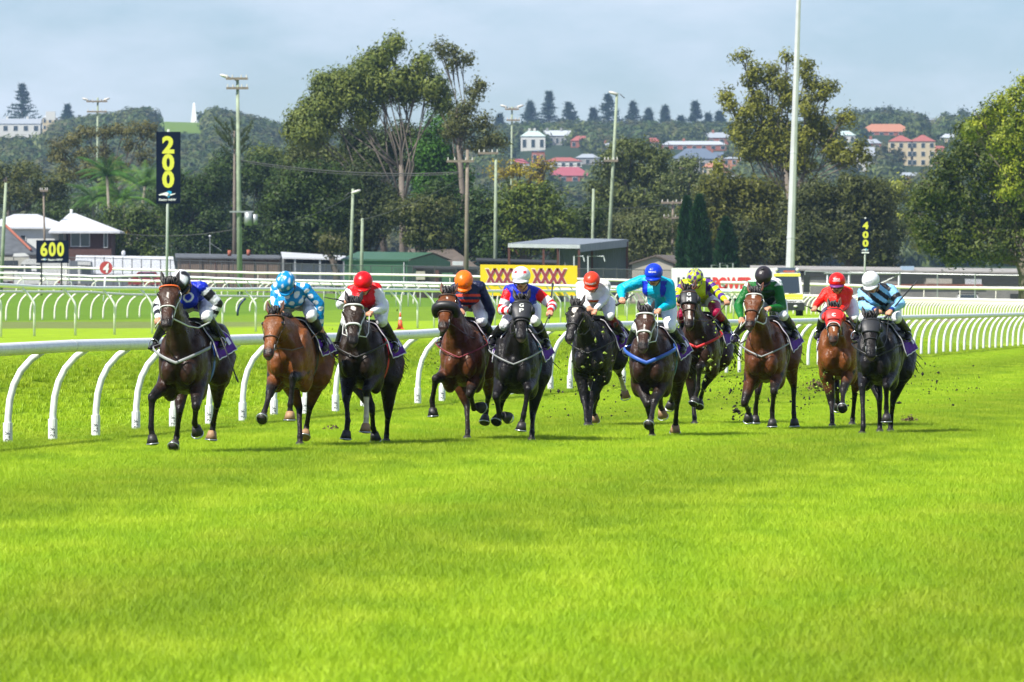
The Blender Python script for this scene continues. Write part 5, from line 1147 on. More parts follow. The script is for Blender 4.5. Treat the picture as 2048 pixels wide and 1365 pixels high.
far_house('pale house above the twin red roofs', 1880, 1916, 268, 276, 292, 2300, RW, WC, 'hip', 3, 1, 0)
far_house('wine red roofed flats low between the big round tree and the town', 1010, 1060, 318, 327, 345, 2080, ('far_roof_wine', (.30, .07, .09), .8), WW, 'hip', 4, 1, 0)
pts = []; q = random.Random(5)
while len(pts) < 15000:
    D_ = q.uniform(1900, 2640 * KH); px = q.uniform(-250, 2300); X = (px - 1024) / F * D_; z = ground(X, D_); y = 600 - (z + 2.5 - H) / D_ * F
    yb_ = 600 - (z - H) / D_ * F; yt_ = yb_ - 9.5 / D_ * F
    if any(a - 2 < px < b + 2 and D_ < hd + 12 and yb_ > c and yt_ < d - 3 for a, b, c, d, hd in FAR) : continue
    if (1030 < px < 1500 or 1680 < px < 1910) and q.random() < .3: continue
    if 296 < px < 424 and yt_ < 262 + abs(px - 360) * .12: continue
    pts.append((X, D_, z - .3))
scatter('hillside_woodland', pts, nrg.uniform(0, 6.28, len(pts)), nrg.uniform(1.0, 2.0, len(pts)), nrg.integers(0, 4, len(pts)), fp, [m_leaf])
tag(bpy.data.objects['hillside_woodland'], 'hazy blue green woodland covering the far hillside', 'woodland', kind='stuff')
# obelisk on the green knoll
D = 2420 * KH; t = PX(388, 205, D); b = PX(388, 254, D); w = 7.2 * D / F; gz = min(ground(t.x, D), b.z) ; ob = thing('obelisk', 'white obelisk on the grassy knoll right of the 200 board', 'monument', (t.x, D, gz)); mb = MB()
mb.hexa([(t.x - w, D - w, b.z), (t.x + w, D - w, b.z), (t.x + w, D + w, b.z), (t.x - w, D + w, b.z), (t.x - w * .35, D - w * .35, t.z - .9), (t.x + w * .35, D - w * .35, t.z - .9), (t.x + w * .35, D + w * .35, t.z - .9), (t.x - w * .35, D + w * .35, t.z - .9)], mat('obelisk_white', (.80, .80, .78), rough=.7))
mb.add([(t.x - w * .35, D - w * .35, t.z - .9), (t.x + w * .35, D - w * .35, t.z - .9), (t.x + w * .35, D + w * .35, t.z - .9), (t.x - w * .35, D + w * .35, t.z - .9), (t.x, D, t.z)], [(0, 1, 4), (1, 2, 4), (2, 3, 4), (3, 0, 4)], mat('obelisk_white')); mb.build('shaft', ob)
mb = MB(); mb.box((t.x - w * 1.3, D - w * 1.3, gz - 2), (t.x + w * 1.3, D + w * 1.3, b.z), mat('obelisk_white')); mb.build('plinth', ob)
for x, y, w, lb in ((400, 232, 10, 'slim dark tree right beside the white obelisk'), (406, 245, 22, 'round dark tree just right of the white obelisk'), (312, 245, 20, 'small dark tree left of the grassy knoll'), (1545 + 380, 228, 26, 'dark round tree beside the flat grey modern house'), (1890, 232, 14, 'palm like tree behind the flat grey modern house')):
    tree('hilltop_tree', lb, 2450 * KH, x, [(x, y, w * .5, w * .45), (x + w * .2, y + w * .3, w * .4, w * .35)], (.030, .05, .02), .3, 1.7, .5, limbs=False, group='trees on the skyline', tuft=8, clump=2.0)
for i, (x, y, rx, ry, lb) in enumerate([(1720, 235, 26, 16, 'left'), (1760, 228, 30, 16, 'middle'), (1800, 232, 28, 16, 'second from right'), (1835, 240, 18, 14, 'rightmost')]):
    tree('hilltop_tree', f'{lb} of the four dark crowns along the right skyline', 2450 * KH, x, [(x, y, rx, ry), (x - rx * .4, y + ry * .6, rx * .7, ry * .7), (x + rx * .5, y + ry * .5, rx * .6, ry * .7)], (.032, .045, .022), .4, 1.8, .5, limbs=False, group='trees on the skyline', tuft=9, clump=2.2)
# ================================================================ horses and riders: measured poses, bodies grown as one skin
def zpt(t, x, y):
    ox, oy, k = {'U': (280, 530, 7.184), 'A': (280, 710, 6.8267), 'B': (500, 710, 6.8267), 'C': (840, 700, 6.8267), 'D': (1120, 680, 6.8267), 'E': (1340, 680, 6.8267), 'G': (1600, 680, 6.8267),
                 'a': (500, 535, 6.8267), 'b': (850, 530, 6.8267), 'c': (1110, 530, 6.8267), 'd': (1330, 530, 6.8267), 'e': (1590, 535, 6.8267)}[t]
    return ox + x / k, oy + y / k
class Frame:
    """a horse's own frame: x forward, y to its left, z up; turns measured picture points into joints"""
    def __init__(s, cx, pxm, a):
        D = F / pxm; th = (cx - 1024) / F; a = R(a) + th
        s.f = Vector((-math.sin(a), -math.cos(a), 0)); s.l = Vector((math.cos(a), -math.sin(a), 0)); s.s = pxm
        chest = Vector(((cx - 1024) / pxm, D, 0)); s.o = chest - s.f * .66; s.ang = math.atan2(s.f.y, s.f.x)
        s.M = Matrix.Translation(s.o) @ Matrix.Rotation(s.ang, 4, 'Z')
    def at(s, p, x):
        """joint seen at picture point p, lying x metres forward in the frame"""
        px, py = p; k = (px - 1024) / F; y = (k * (s.o.y + x * s.f.y) - s.o.x - x * s.f.x) / (s.l.x - k * s.l.y)
        D = s.o.y + x * s.f.y + y * s.l.y; return Vector((x, y, H + (600 - py) / F * D))
    def bone(s, par, p, L, sg):
        """joint at picture point p, a bone of length L away from par; sg says forward or back"""
        best = None
        for i in range(41):
            q = s.at(p, par.x + sg * L * i / 40); e = abs((q - par).length - L)
            if best is None or e < best[0]: best = (e, q)
        return best[1]

class Skin:
    """overlapping shapes to be grown into one skin; every shape knows its colour"""
    def __init__(s): s.v = []; s.f = []; s.p = []; s.col = []
    def add(s, V, Fc, col):
        k = len(s.v); s.v += [Vector(v) for v in V]; i = len(s.col); s.col.append(col)
        for f in Fc: s.f.append(tuple(a + k for a in f)); s.p.append(i)
    def tube(s, pts, rad, col, n=12, up=None): s.add(*tube_geo(pts, rad, n, True, up, True), col)
    def ell(s, c, r, col, rot=None, n=14, k=9): s.add(*ell_geo(c, r, n, k, rot), col)
    def bone(s, p0, p1, r0, r1, cfn, mid=None, tm=.35, n=12):
        """tapered limb; cfn(t, pos) gives the colour along it"""
        p0 = Vector(p0); p1 = Vector(p1); pts = [p0, p1]; rr = [r0, r1]
        if mid: pts = [p0, p0.lerp(p1, tm), p1]; rr = [r0, mid, r1]
        d = p1 - p0; L2 = max(d.length_squared, 1e-9)
        s.tube(pts, rr, (lambda pos: cfn(max(0., min(1., (pos - p0).dot(d) / L2)), pos)), n)
PENDING = []
def grow(skin, voxel, smooth, name, parent, mats, post=None):
    me = bpy.data.meshes.new('tmp'); me.from_pydata([tuple(v) for v in skin.v], [], skin.f)
    o = bpy.data.objects.new('tmp', me); COL.objects.link(o)
    r = o.modifiers.new('r', 'REMESH'); r.mode = 'VOXEL'; r.voxel_size = voxel
    sm = o.modifiers.new('s', 'SMOOTH'); sm.factor = .5; sm.iterations = smooth
    PENDING.append((o, skin, name, parent, mats, post))
def finish_growth():
    dg = bpy.context.evaluated_depsgraph_get(); done = []
    for o, skin, name, parent, mats, post in PENDING:
        me = bpy.data.meshes.new_from_object(o.evaluated_get(dg)); done.append(me)
    for (o, skin, name, parent, mats, post), me in zip(PENDING, done):
        bvh = BVHTree.FromPolygons(skin.v, skin.f); n = len(me.vertices)
        co = np.empty(n * 3, dtype=np.float32); me.vertices.foreach_get('co', co); co = co.reshape(-1, 3)
        C = np.ones((n, 4), dtype=np.float32)
        for i in range(n):
            p = Vector(co[i]); h = bvh.find_nearest(p); c = skin.col[skin.p[h[2]]]
            C[i, :3] = c(p) if callable(c) else c
        if post: post(co, C)
        ca = me.color_attributes.new('Col', 'FLOAT_COLOR', 'POINT'); ca.data.foreach_set('color', C.ravel())
        me.materials.clear(); me.materials.append(mats); me.name = name
        me.polygons.foreach_set('use_smooth', np.ones(len(me.polygons), dtype=bool))
        src = o.data; bpy.data.objects.remove(o); bpy.data.meshes.remove(src)
        q = bpy.data.objects.new(name, me); COL.objects.link(q); q.parent = parent
    PENDING.clear()
def local_part(name, parent, mb, smooth=True):
    """part whose vertices are already in the parent's own frame"""
    me = bpy.data.meshes.new(name); me.from_pydata([tuple(v) for v in mb.v], [], mb.f)
    for m in mb.mats: me.materials.append(m)
    me.polygons.foreach_set('material_index', mb.mi)
    if smooth: me.polygons.foreach_set('use_smooth', [True] * len(me.polygons))
    me.update(); o = bpy.data.objects.new(name, me); COL.objects.link(o); o.parent = parent; return o

m_coat = mat('horse_coat', rough=.36, spec=.20, attr='Col', var=.30, vscale=11, bump=.6, bscale=10, bdist=.04)
def coat_detail(m):
    nt = m.node_tree; L = nt.links.new; b = nt.nodes['Principled BSDF']; old = [n for n in nt.nodes if n.type == 'BUMP'][0]; tcn = [n for n in nt.nodes if n.type == 'TEX_COORD'][0]
    n = N(nt, 'ShaderNodeTexNoise'); n.inputs['Scale'].default_value = 34; n.inputs['Detail'].default_value = 5; n.inputs['Roughness'].default_value = .6
    mpn = N(nt, 'ShaderNodeMapping'); mpn.inputs['Scale'].default_value = (1, 1, .45); L(tcn.outputs['Object'], mpn.inputs[0]); L(mpn.outputs[0], n.inputs['Vector'])
    b2 = N(nt, 'ShaderNodeBump'); b2.inputs['Strength'].default_value = .55; b2.inputs['Distance'].default_value = .012; L(n.outputs[0], b2.inputs['Height']); L(old.outputs[0], b2.inputs['Normal']); L(b2.outputs[0], b.inputs['Normal'])
    n3 = N(nt, 'ShaderNodeTexNoise'); n3.inputs['Scale'].default_value = 13; n3.inputs['Detail'].default_value = 3; L(tcn.outputs['Object'], n3.inputs['Vector'])
    mr = N(nt, 'ShaderNodeMapRange'); mr.inputs[1].default_value = .35; mr.inputs[2].default_value = .65; mr.inputs[3].default_value = .26; mr.inputs[4].default_value = .52; L(n3.outputs[0], mr.inputs[0]); L(mr.outputs[0], b.inputs['Roughness'])
coat_detail(m_coat)
m_hair = mat('mane_hair', (.012, .010, .010), rough=.5, spec=.4, var=.3, vscale=30)
m_eye = mat('horse_eye', (.006, .004, .003), rough=.08, spec=.8)
m_hoofd = mat('hoof_dark', (.030, .026, .024), rough=.5, var=.25, vscale=12); m_hoofl = mat('hoof_tan', (.34, .20, .10), rough=.6, var=.2, vscale=10); m_shoe = mat('racing_plate', (.55, .57, .60), rough=.3, metal=.8)
m_purple = mat('cloth_purple', (.085, .010, .27), rough=.7, spec=.15, var=.12, vscale=6); m_trim = mat('cloth_white_trim', (.66, .64, .70), rough=.6); m_saddle = mat('saddle_black', (.014, .014, .016), rough=.4)
TACK = {k: mat('tack_' + k, c, rough=.45, var=.08, vscale=12) for k, c in dict(black=(.016, .015, .015), brown=(.06, .028, .015), white=(.62, .63, .58), grey=(.26, .27, .27), blue=(.03, .10, .42), red=(.55, .015, .02), orange=(.75, .12, .015), wine=(.20, .02, .03), teal=(.0, .10, .16)).items()}

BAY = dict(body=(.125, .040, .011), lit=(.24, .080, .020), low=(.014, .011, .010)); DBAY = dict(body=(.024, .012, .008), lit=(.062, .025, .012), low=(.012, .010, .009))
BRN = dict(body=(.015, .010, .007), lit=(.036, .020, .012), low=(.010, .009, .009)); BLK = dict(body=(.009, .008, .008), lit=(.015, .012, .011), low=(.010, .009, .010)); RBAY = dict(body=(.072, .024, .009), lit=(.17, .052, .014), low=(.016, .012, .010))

def make_horse(h):
    """h: measured data. Returns root, frame, and useful points"""
    fr = Frame(h['cx'], h['s'], h['a']); P = lambda q: zpt(*q)
    root = thing('racehorse', h['label'], 'horse', tuple(fr.o), 'racehorses galloping in the straight'); root.rotation_euler = (0, 0, fr.ang)
    c = h['coat']; body, lit, low = (Vector(c[k]) for k in ('body', 'lit', 'low')); zf = h.get('zf', -.03); zr = h.get('zr', 0.)
    sk = Skin()
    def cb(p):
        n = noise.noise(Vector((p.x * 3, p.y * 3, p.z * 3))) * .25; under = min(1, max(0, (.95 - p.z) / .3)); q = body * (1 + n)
        return tuple(q.lerp(lit * (1 + n), max(0, .45 * abs(p.y) / .28)).lerp(low, .25 * under))  # sunlight on the sides put into the coat colour; underside darkened
    def dz(x): return lerp(zr, zf, min(1, max(0, (x + .8) / 1.4)))
    secs = [(.80, 1.10, .06, .10), (.74, 1.10, .14, .22), (.62, 1.11, .195, .32), (.42, 1.12, .225, .385), (.15, 1.12, .245, .38), (-.12, 1.15, .26, .345), (-.38, 1.19, .25, .30), (-.58, 1.22, .26, .30), (-.74, 1.21, .23, .27), (-.86, 1.19, .15, .20), (-.92, 1.18, .07, .10)]
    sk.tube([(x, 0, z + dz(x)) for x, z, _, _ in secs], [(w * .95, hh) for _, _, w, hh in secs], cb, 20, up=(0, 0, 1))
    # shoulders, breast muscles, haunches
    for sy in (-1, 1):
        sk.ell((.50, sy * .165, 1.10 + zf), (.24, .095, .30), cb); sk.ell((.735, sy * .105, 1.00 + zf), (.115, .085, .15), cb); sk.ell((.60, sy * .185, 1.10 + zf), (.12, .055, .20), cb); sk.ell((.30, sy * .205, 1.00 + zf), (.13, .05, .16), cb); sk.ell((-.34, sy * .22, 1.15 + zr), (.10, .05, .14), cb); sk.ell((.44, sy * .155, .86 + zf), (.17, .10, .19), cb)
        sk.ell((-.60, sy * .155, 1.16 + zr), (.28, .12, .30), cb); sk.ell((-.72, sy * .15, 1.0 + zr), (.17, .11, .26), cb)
    # neck
    poll = fr.at(P(h['poll']), 1.12); muz = fr.bone(poll, P(h['muz']), .60, 1); ax = (muz - poll); HL_ = max(.57, min(.66, ax.length)); ax.normalize()
    side = Vector((0, 0, 1)).cross(ax).normalized(); side = (side + Vector((0, 0, 1)) * h.get('roll', 0)).normalized(); nm = ax.cross(side).normalized(); side = nm.cross(ax).normalized()
    nb = Vector((.52, 0, 1.20 + zf)); thr = poll + ax * .05 - nm * .08; mid = nb.lerp(thr, .5) + Vector((0, 0, .03)); nq = nb.lerp(thr, .25) + Vector((0, 0, .0))
    sk.tube([nb + Vector((-.12, 0, 0)), nq, mid, nb.lerp(thr, .8), thr], [(.16, .33), (.13, .26), (.092, .18), (.076, .145), (.078, .125)], cb, 16, up=(0.2, 0, 1))
    for sy in (-1, 1): sk.tube([nb + Vector((.10, sy * .09, -.10)), nq + Vector((.05, sy * .07, -.12)), mid + Vector((.03, sy * .045, -.07))], [.10, .085, .06], cb)
    # head
    O = poll - ax * .02
    def hp(t, s_, n_): return O + ax * (t * HL_) + side * s_ + nm * n_
    prof = [(0, .066, .02, .085), (.09, .088, .048, .10), (.20, .110, .060, .118), (.29, .117, .062, .118), (.38, .098, .054, .112), (.50, .080, .048, .088), (.64, .066, .042, .068), (.78, .060, .038, .058), (.88, .066, .036, .062), (.96, .062, .030, .056), (1.0, .042, .014, .036)]
    V = []; n = 16
    for t, w, u, d in prof:
        for j in range(n):
            a = 2 * math.pi * j / n; ca, sa = math.cos(a), math.sin(a)
            V.append(hp(t, (abs(ca) ** .85) * (1 if ca > 0 else -1) * w, (abs(sa) ** .8) * (u if sa > 0 else -d)))
    k = len(prof); Fc = [(i * n + j, i * n + (j + 1) % n, (i + 1) * n + (j + 1) % n, (i + 1) * n + j) for i in range(k - 1) for j in range(n)] + [tuple(range(n))[::-1], tuple(range((k - 1) * n, k * n))]
    mk = h.get('mark')
    def ch(p):
        r = p - O; t = r.dot(ax) / HL_; s_ = r.dot(side); u = r.dot(nm); q = Vector(cb(Vector((p.x, .2, 1.3)))).lerp(lit, .3)
        q = q.lerp(low, min(1, max(0, (t - .74) / .14)) * .85)
        if mk and u > -.02:
            for (t0, t1, w0, w1, so) in mk:
                if t0 < t < t1 and abs(s_ - so) < lerp(w0, w1, (t - t0) / (t1 - t0)) * (1 + .3 * noise.noise(p * 60)): return (.62, .56, .50)
        if .85 < t < .95 and abs(abs(s_) - .032) < .014 and u > -.03: return (.004, .004, .004)
        if t > .97 and u < -.0: return tuple(Vector((.10, .07, .06)))
        return tuple(q)
    sk.add(V, Fc, ch)
    for sy in (-1, 1):
        sk.ell(hp(.26, sy * .052, -.085), (.075, .04, .085), ch, Matrix((ax, side, nm)).transposed()); sk.ell(hp(.275, sy * .094, .022), (.05, .028, .03), ch, Matrix((ax, side, nm)).transposed())
        sk.ell(hp(.89, sy * .036, .010), (.042, .022, .026), ch, Matrix((ax, side, nm)).transposed()); 
    sk.ell(hp(.96, 0, -.035), (.05, .04, .03), ch, Matrix((ax, side, nm)).transposed())
    # legs
    hooves = []; wl = h.get('white', ())
    for leg in ('FR', 'FL', 'HR', 'HL'):
        sy = -1 if leg[1] == 'R' else 1; J = h[leg]; sg = h.get('sg', {}).get(leg)
        if leg[0] == 'F':
            el_ = Vector((.46, sy * .155, .90 + zf)); sg = sg or (1, -1, -1)
            k1 = fr.bone(el_, P(J[0]), .43, sg[0]); k2 = fr.bone(k1, P(J[1]), .29, sg[1]); k3 = fr.bone(k2, P(J[2]), .15, sg[2])
        else:
            hip = Vector((-.56, sy * .15, 1.10 + zr)); sg = sg or (-1, -1, -1); hk0 = fr.at(P(J[0]), -.62 if sg[0] < 0 else -.2)
            el_ = Vector((-.36 + (.10 if sg[0] > 0 else 0), sy * .185, .93 + zr)); k1 = fr.bone(el_, P(J[0]), .45, sg[0]); k2 = fr.bone(k1, P(J[1]), .34, sg[1]); k3 = fr.bone(k2, P(J[2]), .15, sg[2])
        if leg in h.get('plant', ()): k3 = Vector((k3.x, k3.y, .035)); k2 = Vector((k2.x, k2.y, min(k2.z, .17)))
        white = leg in wl; blackfrom = 0.55 if leg[0] == 'F' else .75
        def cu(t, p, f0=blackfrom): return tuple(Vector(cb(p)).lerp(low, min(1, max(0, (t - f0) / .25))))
        def cl(t, p, w=white):
            if w and t > .25: return (.60, .52, .42)
            return tuple(low * (1 + .3 * noise.noise(p * 20)))
        def cp(t, p, w=white): return (.60, .52, .42) if w else tuple(low)
        if leg[0] == 'F':
            sk.bone(el_ + Vector((-.02, 0, .10)), el_.lerp(k1, .35), .115, .088, cu); sk.bone(el_, k1, .104, .050, cu, .084, .4)
            sk.ell(el_.lerp(k1, .28) + Vector((.03, 0, 0)), (.075, .07, .13), cb)
            sk.ell(k1, (.055, .052, .062), (lambda p: tuple(low))); sk.bone(k1, k2, .043, .034, cl, .030, .5)
        else:
            sk.bone(hip, el_, .19, .155, lambda t, p: cb(p)); sk.bone(el_, k1, .145, .044, cu, .092, .42); sk.bone(hip + Vector((-.12, 0, -.05)), el_.lerp(k1, .5), .14, .065, lambda t, p: cb(p))
            hb = (k1 - k2).normalized(); sk.ell(k1, (.052, .042, .065), (lambda p: tuple(low))); sk.bone(k1 + Vector((-.045, 0, .05)), k1, .03, .035, cl); sk.bone(k1, k2, .040, .032, cl, .030, .5)
        sk.ell(k2, (.042, .038, .042), (lambda p, w=white: cp(0, p, w))); e = k2.lerp(k3, .62); sk.bone(k2, e, .033, .034, cp)
        sk.ell(k2.lerp(k3, .5), (.038, .04, .035), (lambda p, w=white: cp(0, p, w)))
        hooves.append((leg, k2, k3))
    grow(sk, h.get('vox', .0175), 2, 'body', root, m_coat)
    # hooves: flared capsules with a plate beneath
    for leg, k2, k3 in hooves:
        d = (k3 - k2).normalized(); back = Vector((-1, 0, 0)); toe = h.get('toe', {}).get(leg, 0.0)
        axs = (d + Vector((0, 0, -1)) * .4 + Vector((toe, 0, 0))).normalized(); fwd = Vector((1, 0, 0)); fwd = (fwd - axs * fwd.dot(axs)).normalized()
        tan_ = leg in h.get('tan', ()); mh = m_hoofl if tan_ else m_hoofd; top = k2.lerp(k3, .50); mb = MB()
        mb.tube([top, top + axs * .03 + fwd * .008, top + axs * .088 + fwd * .026], [(.045, .046), (.052, .055), (.066, .072)], mh, n=14)
        # recompute with the toe direction up
        o = local_part('hoof', root, mb); sb = MB(); b = top + axs * .090 + fwd * .026; s2 = axs.cross(fwd); pts = [b + fwd * (.068 * math.cos(a)) + s2 * (.062 * math.sin(a)) for a in np.linspace(-2.3, 2.3, 13)]
        sb.tube(pts, .0075, m_shoe, n=6); so = local_part('racing_plate', None, sb); so.parent = o
    # ears, eyes, forelock, mane
    for sy in (-1, 1):
        b = hp(.045, sy * .052, .015); tip = b - ax * .155 + side * sy * h.get('earw', .045) + nm * .035; q = b.lerp(tip, .4) + side * sy * .008; mb = MB()
        dk = mat('ear_' + h['ear'], dict(bay=(.13, .045, .018), dark=(.020, .013, .011))[h['ear']], rough=.6)
        V, Fc = tube_geo([b, b.lerp(tip, .25), q, b.lerp(tip, .75), tip], [(.020, .018), (.029, .018), (.030, .015), (.019, .010), (.004, .004)], 10, True, nm); mb.add(V, Fc, dk)
        inner = b.lerp(tip, .45) + nm * .012; mb.add(*tube_geo([b.lerp(tip, .18) + nm * .013, inner, b.lerp(tip, .8) + nm * .006], [(.014, .006), (.016, .006), (.004, .004)], 8, True, nm), m_hair); local_part('ear', root, mb)
        mb = MB(); mb.ell(hp(.275, sy * .107, .024), (.023, .023, .023), m_eye, 12, 8); local_part('eye', root, mb)
    q = random.Random(h['cx']); mb = MB()
    for i in range(9 if h.get('hood') else 26):
        s_ = q.uniform(-.035, .035); b = hp(-.01, s_, .01); e = b + nm * q.uniform(.035, .06) - ax * q.uniform(.0, .05) + side * q.uniform(-.03, .03); f_ = e + ax * q.uniform(.04, .11) - nm * q.uniform(.01, .03) + side * q.uniform(-.03, .05)
        mb.tube([b, b.lerp(e, .6) - ax * .02, e, f_], [.016, .020, .014, .004], m_hair, n=5)
    local_part('forelock', root, mb); mb = MB(); crest = [poll + nm * .0 + Vector((-.02, 0, .03)), mid + Vector((-.09, 0, .16)), nb + Vector((-.20, 0, .31))]
    for i in range(70):
        t = i / 69 * 1.9; b = crest[int(t)].lerp(crest[min(2, int(t) + 1)], t - int(t)) + Vector((0, q.uniform(-.015, .015), -.01)); l = q.uniform(.08, .17)
        e = b + Vector((-l * .8, q.uniform(-.10, .03), q.uniform(.01, .07))); mb.tube([b, b.lerp(e, .5) + Vector((0, 0, .02)), e + Vector((-.03, -.02, -.05))], [.013, .011, .003], m_hair, n=5)
    local_part('mane', root, mb); mb = MB(); tb = Vector((-.90, 0, 1.38 + zr))
    for i in range(40):
        w = h.get('tail', .1); e = Vector((-1.25 - q.uniform(0, .25), q.gauss(w * .6 - .04, .05), 1.30 + zr - q.uniform(-.05, .22))); f_ = e + Vector((-q.uniform(.1, .45), q.gauss(w * .6, .06), -q.uniform(.10, .35)))
        mb.tube([tb + Vector((0, q.uniform(-.03, .03), q.uniform(-.04, .02))), tb.lerp(e, .6) + Vector((0, 0, .05)), e, f_], [.020, .020, .014, .003], m_hair, n=5)
    local_part('tail', root, mb)
    # bridle
    tk = h['tack']; mt = TACK[tk.get('bridle', 'brown')]; mn = TACK[tk.get('noseband', tk.get('bridle', 'brown'))]; mbw = TACK[tk.get('browband', tk.get('bridle', 'brown'))]
    def ring(t, off, a0=0, a1=2 * math.pi, n_=25, dt=0.):
        w = interp(t, [p[0] for p in prof], [p[1] for p in prof]); u = interp(t, [p[0] for p in prof], [p[2] for p in prof]); d = interp(t, [p[0] for p in prof], [p[3] for p in prof]); out_ = []
        for a in np.linspace(a0, a1, n_):
            ca, sa = math.cos(a), math.sin(a); out_.append(hp(t + dt * (1 - sa), (abs(ca) ** .85) * (1 if ca > 0 else -1) * (w + off), (abs(sa) ** .8) * ((u + off) if sa > 0 else -(d + off))))
        return out_
    bw = tk.get('w', .009) * .85; mb = MB(); mb.tube(ring(.57, .008, dt=.02), (bw * 1.4 if 'noseband' in tk else bw), mn, n=6); no = local_part('noseband', root, mb)
    mb = MB(); mb.tube(ring(.125, .010, -.3, math.pi + .3), bw * 1.2, mbw, n=6); local_part('browband', root, mb)
    mb = MB()
    for sy in (-1, 1):
        cheek = [hp(t, sy * (interp(t, [p[0] for p in prof], [p[1] for p in prof]) + (.014 if .15 < t < .4 else .007)), -.022) for t in (.02, .12, .22, .32, .45, .6, .74)]; mb.tube(cheek, bw * .85, mt, n=6)
        mb.tube([hp(.76, sy * .060, -.02) + nm * (.03 * math.cos(a)) + ax * (.03 * math.sin(a)) for a in np.linspace(0, 6.283, 13)], .006, TACK['grey'], n=5)
        mb.tube([hp(.03, sy * .07, -.05), hp(.18, sy * .09, -.13), hp(.26, 0, -.19)], bw * .8, mt, n=6)
    local_part('bridle', root, mb)
    if tk.get('shadow_roll'):
        mb = MB(); mb.tube(ring(.47, .035, -.5, math.pi + .5, 19), .052, TACK['black'], n=12); local_part('sheepskin_roll', root, mb)
    # hood
    hd = h.get('hood')
    if hd:
        mhd = mat('hood_' + hd['col'], dict(black=(.016, .017, .020), red=(.62, .020, .015), blackv=(.016, .017, .020))[hd['col']], rough=.5, var=.1, vscale=25, bump=.2, bscale=60, bdist=.005)
        V = []; n_ = 28; ts = np.linspace(hd.get('t0', .03), hd.get('t1', .52), 12)
        for t in ts:
            w = interp(t, [p[0] for p in prof], [p[1] for p in prof]) + .013; u = interp(t, [p[0] for p in prof], [p[2] for p in prof]) + .011; d = interp(t, [p[0] for p in prof], [p[3] for p in prof]) + .012
            for a in np.linspace(-.95, math.pi + .95, n_):
                ca, sa = math.cos(a), math.sin(a); tt = t - (0.10 * (sa if sa > 0 else 0) if t > .45 and hd.get('peak') else 0); V.append(hp(tt, (abs(ca) ** .85) * (1 if ca > 0 else -1) * w, (abs(sa) ** .8) * (u if sa > 0 else -d)))
        Fc = [(i * n_ + j, i * n_ + j + 1, (i + 1) * n_ + j + 1, (i + 1) * n_ + j) for i in range(len(ts) - 1) for j in range(n_ - 1)]
        mb = MB(); mb.add(V, Fc, mhd); ho = local_part('hood', root, mb); sd = ho.modifiers.new('thick', 'SOLIDIFY'); sd.thickness = .006
        for sy in (-1, 1):   # eye cups
            if hd.get('cups', True):
                cc = hp(.27, sy * .100, .018); mb = MB(); rr = [cc + side * sy * .012 + (ax * math.cos(a) + (nm * .8 + side * sy * .25) * math.sin(a)) * .046 for a in np.linspace(0, 6.283, 17)]
                mb.tube(rr, .011, mhd, n=7); cb2 = [hp(.32, sy * .118, -.02), hp(.30, sy * .128, .0), hp(.23, sy * .125, .0), hp(.21, sy * .112, -.02)]; mb.tube(cb2, .030, mhd, n=8); o2 = local_part('eye_cup', None, mb); o2.parent = ho
                if hd['col'] == 'black' and hd.get('shine') == sy:
                    mb = MB(); mb.tube([cc + side * sy * .02 + (ax * math.cos(a) + nm * .8 * math.sin(a)) * .034 for a in np.linspace(0, 6.283, 15)], .006, TACK['grey'], n=5); o2 = local_part('eye_ring', None, mb); o2.parent = ho  # pale ring modelled as the shine on this one eye cup
        if hd.get('trim'):
            mb = MB(); mb.tube([Vector(V[(len(ts) - 1) * n_ + j]) + nm * .004 for j in range(n_)], .007, TACK['white'], n=5); o2 = local_part('trim', None, mb); o2.parent = ho
        for ch_, t, sz in hd.get('text', ()):
            tV, tF = fit_text(ch_, sz, sz * 1.05, .03); mb = MB(); u = lambda y: interp(y, [p[0] for p in prof], [p[2] for p in prof]) + .0165
            mb.add([hp(t - v.y / HL_, -v.x * -1, u(t - v.y / HL_) * max(0., 1 - (abs(v.x) / .115) ** 2.2) ** .45) for v in tV], tF, TACK['white']); o2 = local_part('lettering', None, mb); o2.parent = ho
    # breast strap, girth, saddle cloth, saddle
    def trunk_pt(x, a, off=0.):
        z = interp(x, [q_[0] for q_ in secs[::-1]], [q_[1] for q_ in secs[::-1]]) + dz(x); w = interp(x, [q_[0] for q_ in secs[::-1]], [q_[2] for q_ in secs[::-1]]) + off; hh = interp(x, [q_[0] for q_ in secs[::-1]], [q_[3] for q_ in secs[::-1]]) + off
        return Vector((x, w * math.sin(a), z + hh * math.cos(a)))
    if 'breast' in tk:
        pts = []
        for a in np.linspace(-1.25, 1.25, 17): pts.append(Vector((.36 + .50 * math.cos(a) ** .7, .31 * math.sin(a) / math.sin(1.25), 1.16 + zf - .07 * math.cos(a) + .12 * abs(math.sin(a)))))
        pts = [trunk_pt(.22, -1.15, .02)] + pts + [trunk_pt(.22, 1.15, .02)]; mb = MB(); V, Fc = tube_geo(pts, [(tk.get('bwid', .012) * .5, tk.get('bwid', .012))] * len(pts), 8, True, (0, 0, 1)); mb.add(V, Fc, TACK[tk['breast']]); local_part('breast_strap', root, mb)
    mb = MB(); pts = [trunk_pt(.12, a, .012) for a in np.linspace(.9, 2 * math.pi - .9, 24)]; V, Fc = tube_geo(pts, [(.045, .007)] * 24, 8, True, (0, 0, 1)); mb.add(V, Fc, TACK[tk.get('girth', 'black')]); local_part('girth', root, mb)
    V = []; mi_ = []; nx_, na = 12, 33; mb = MB()
    for i in range(nx_):
        x = lerp(.20, -.42, i / (nx_ - 1))
        for j in range(na):
            a = lerp(-1.62, 1.62, j / (na - 1)); fl = max(0, abs(a) - .95) ; lift = .02 + fl * (.06 + .10 * max(0, i / (nx_ - 1) - .3)) + .006 * math.sin(i * 1.7 + j)
            p = trunk_pt(x - fl * .10, a, lift); V.append(p)
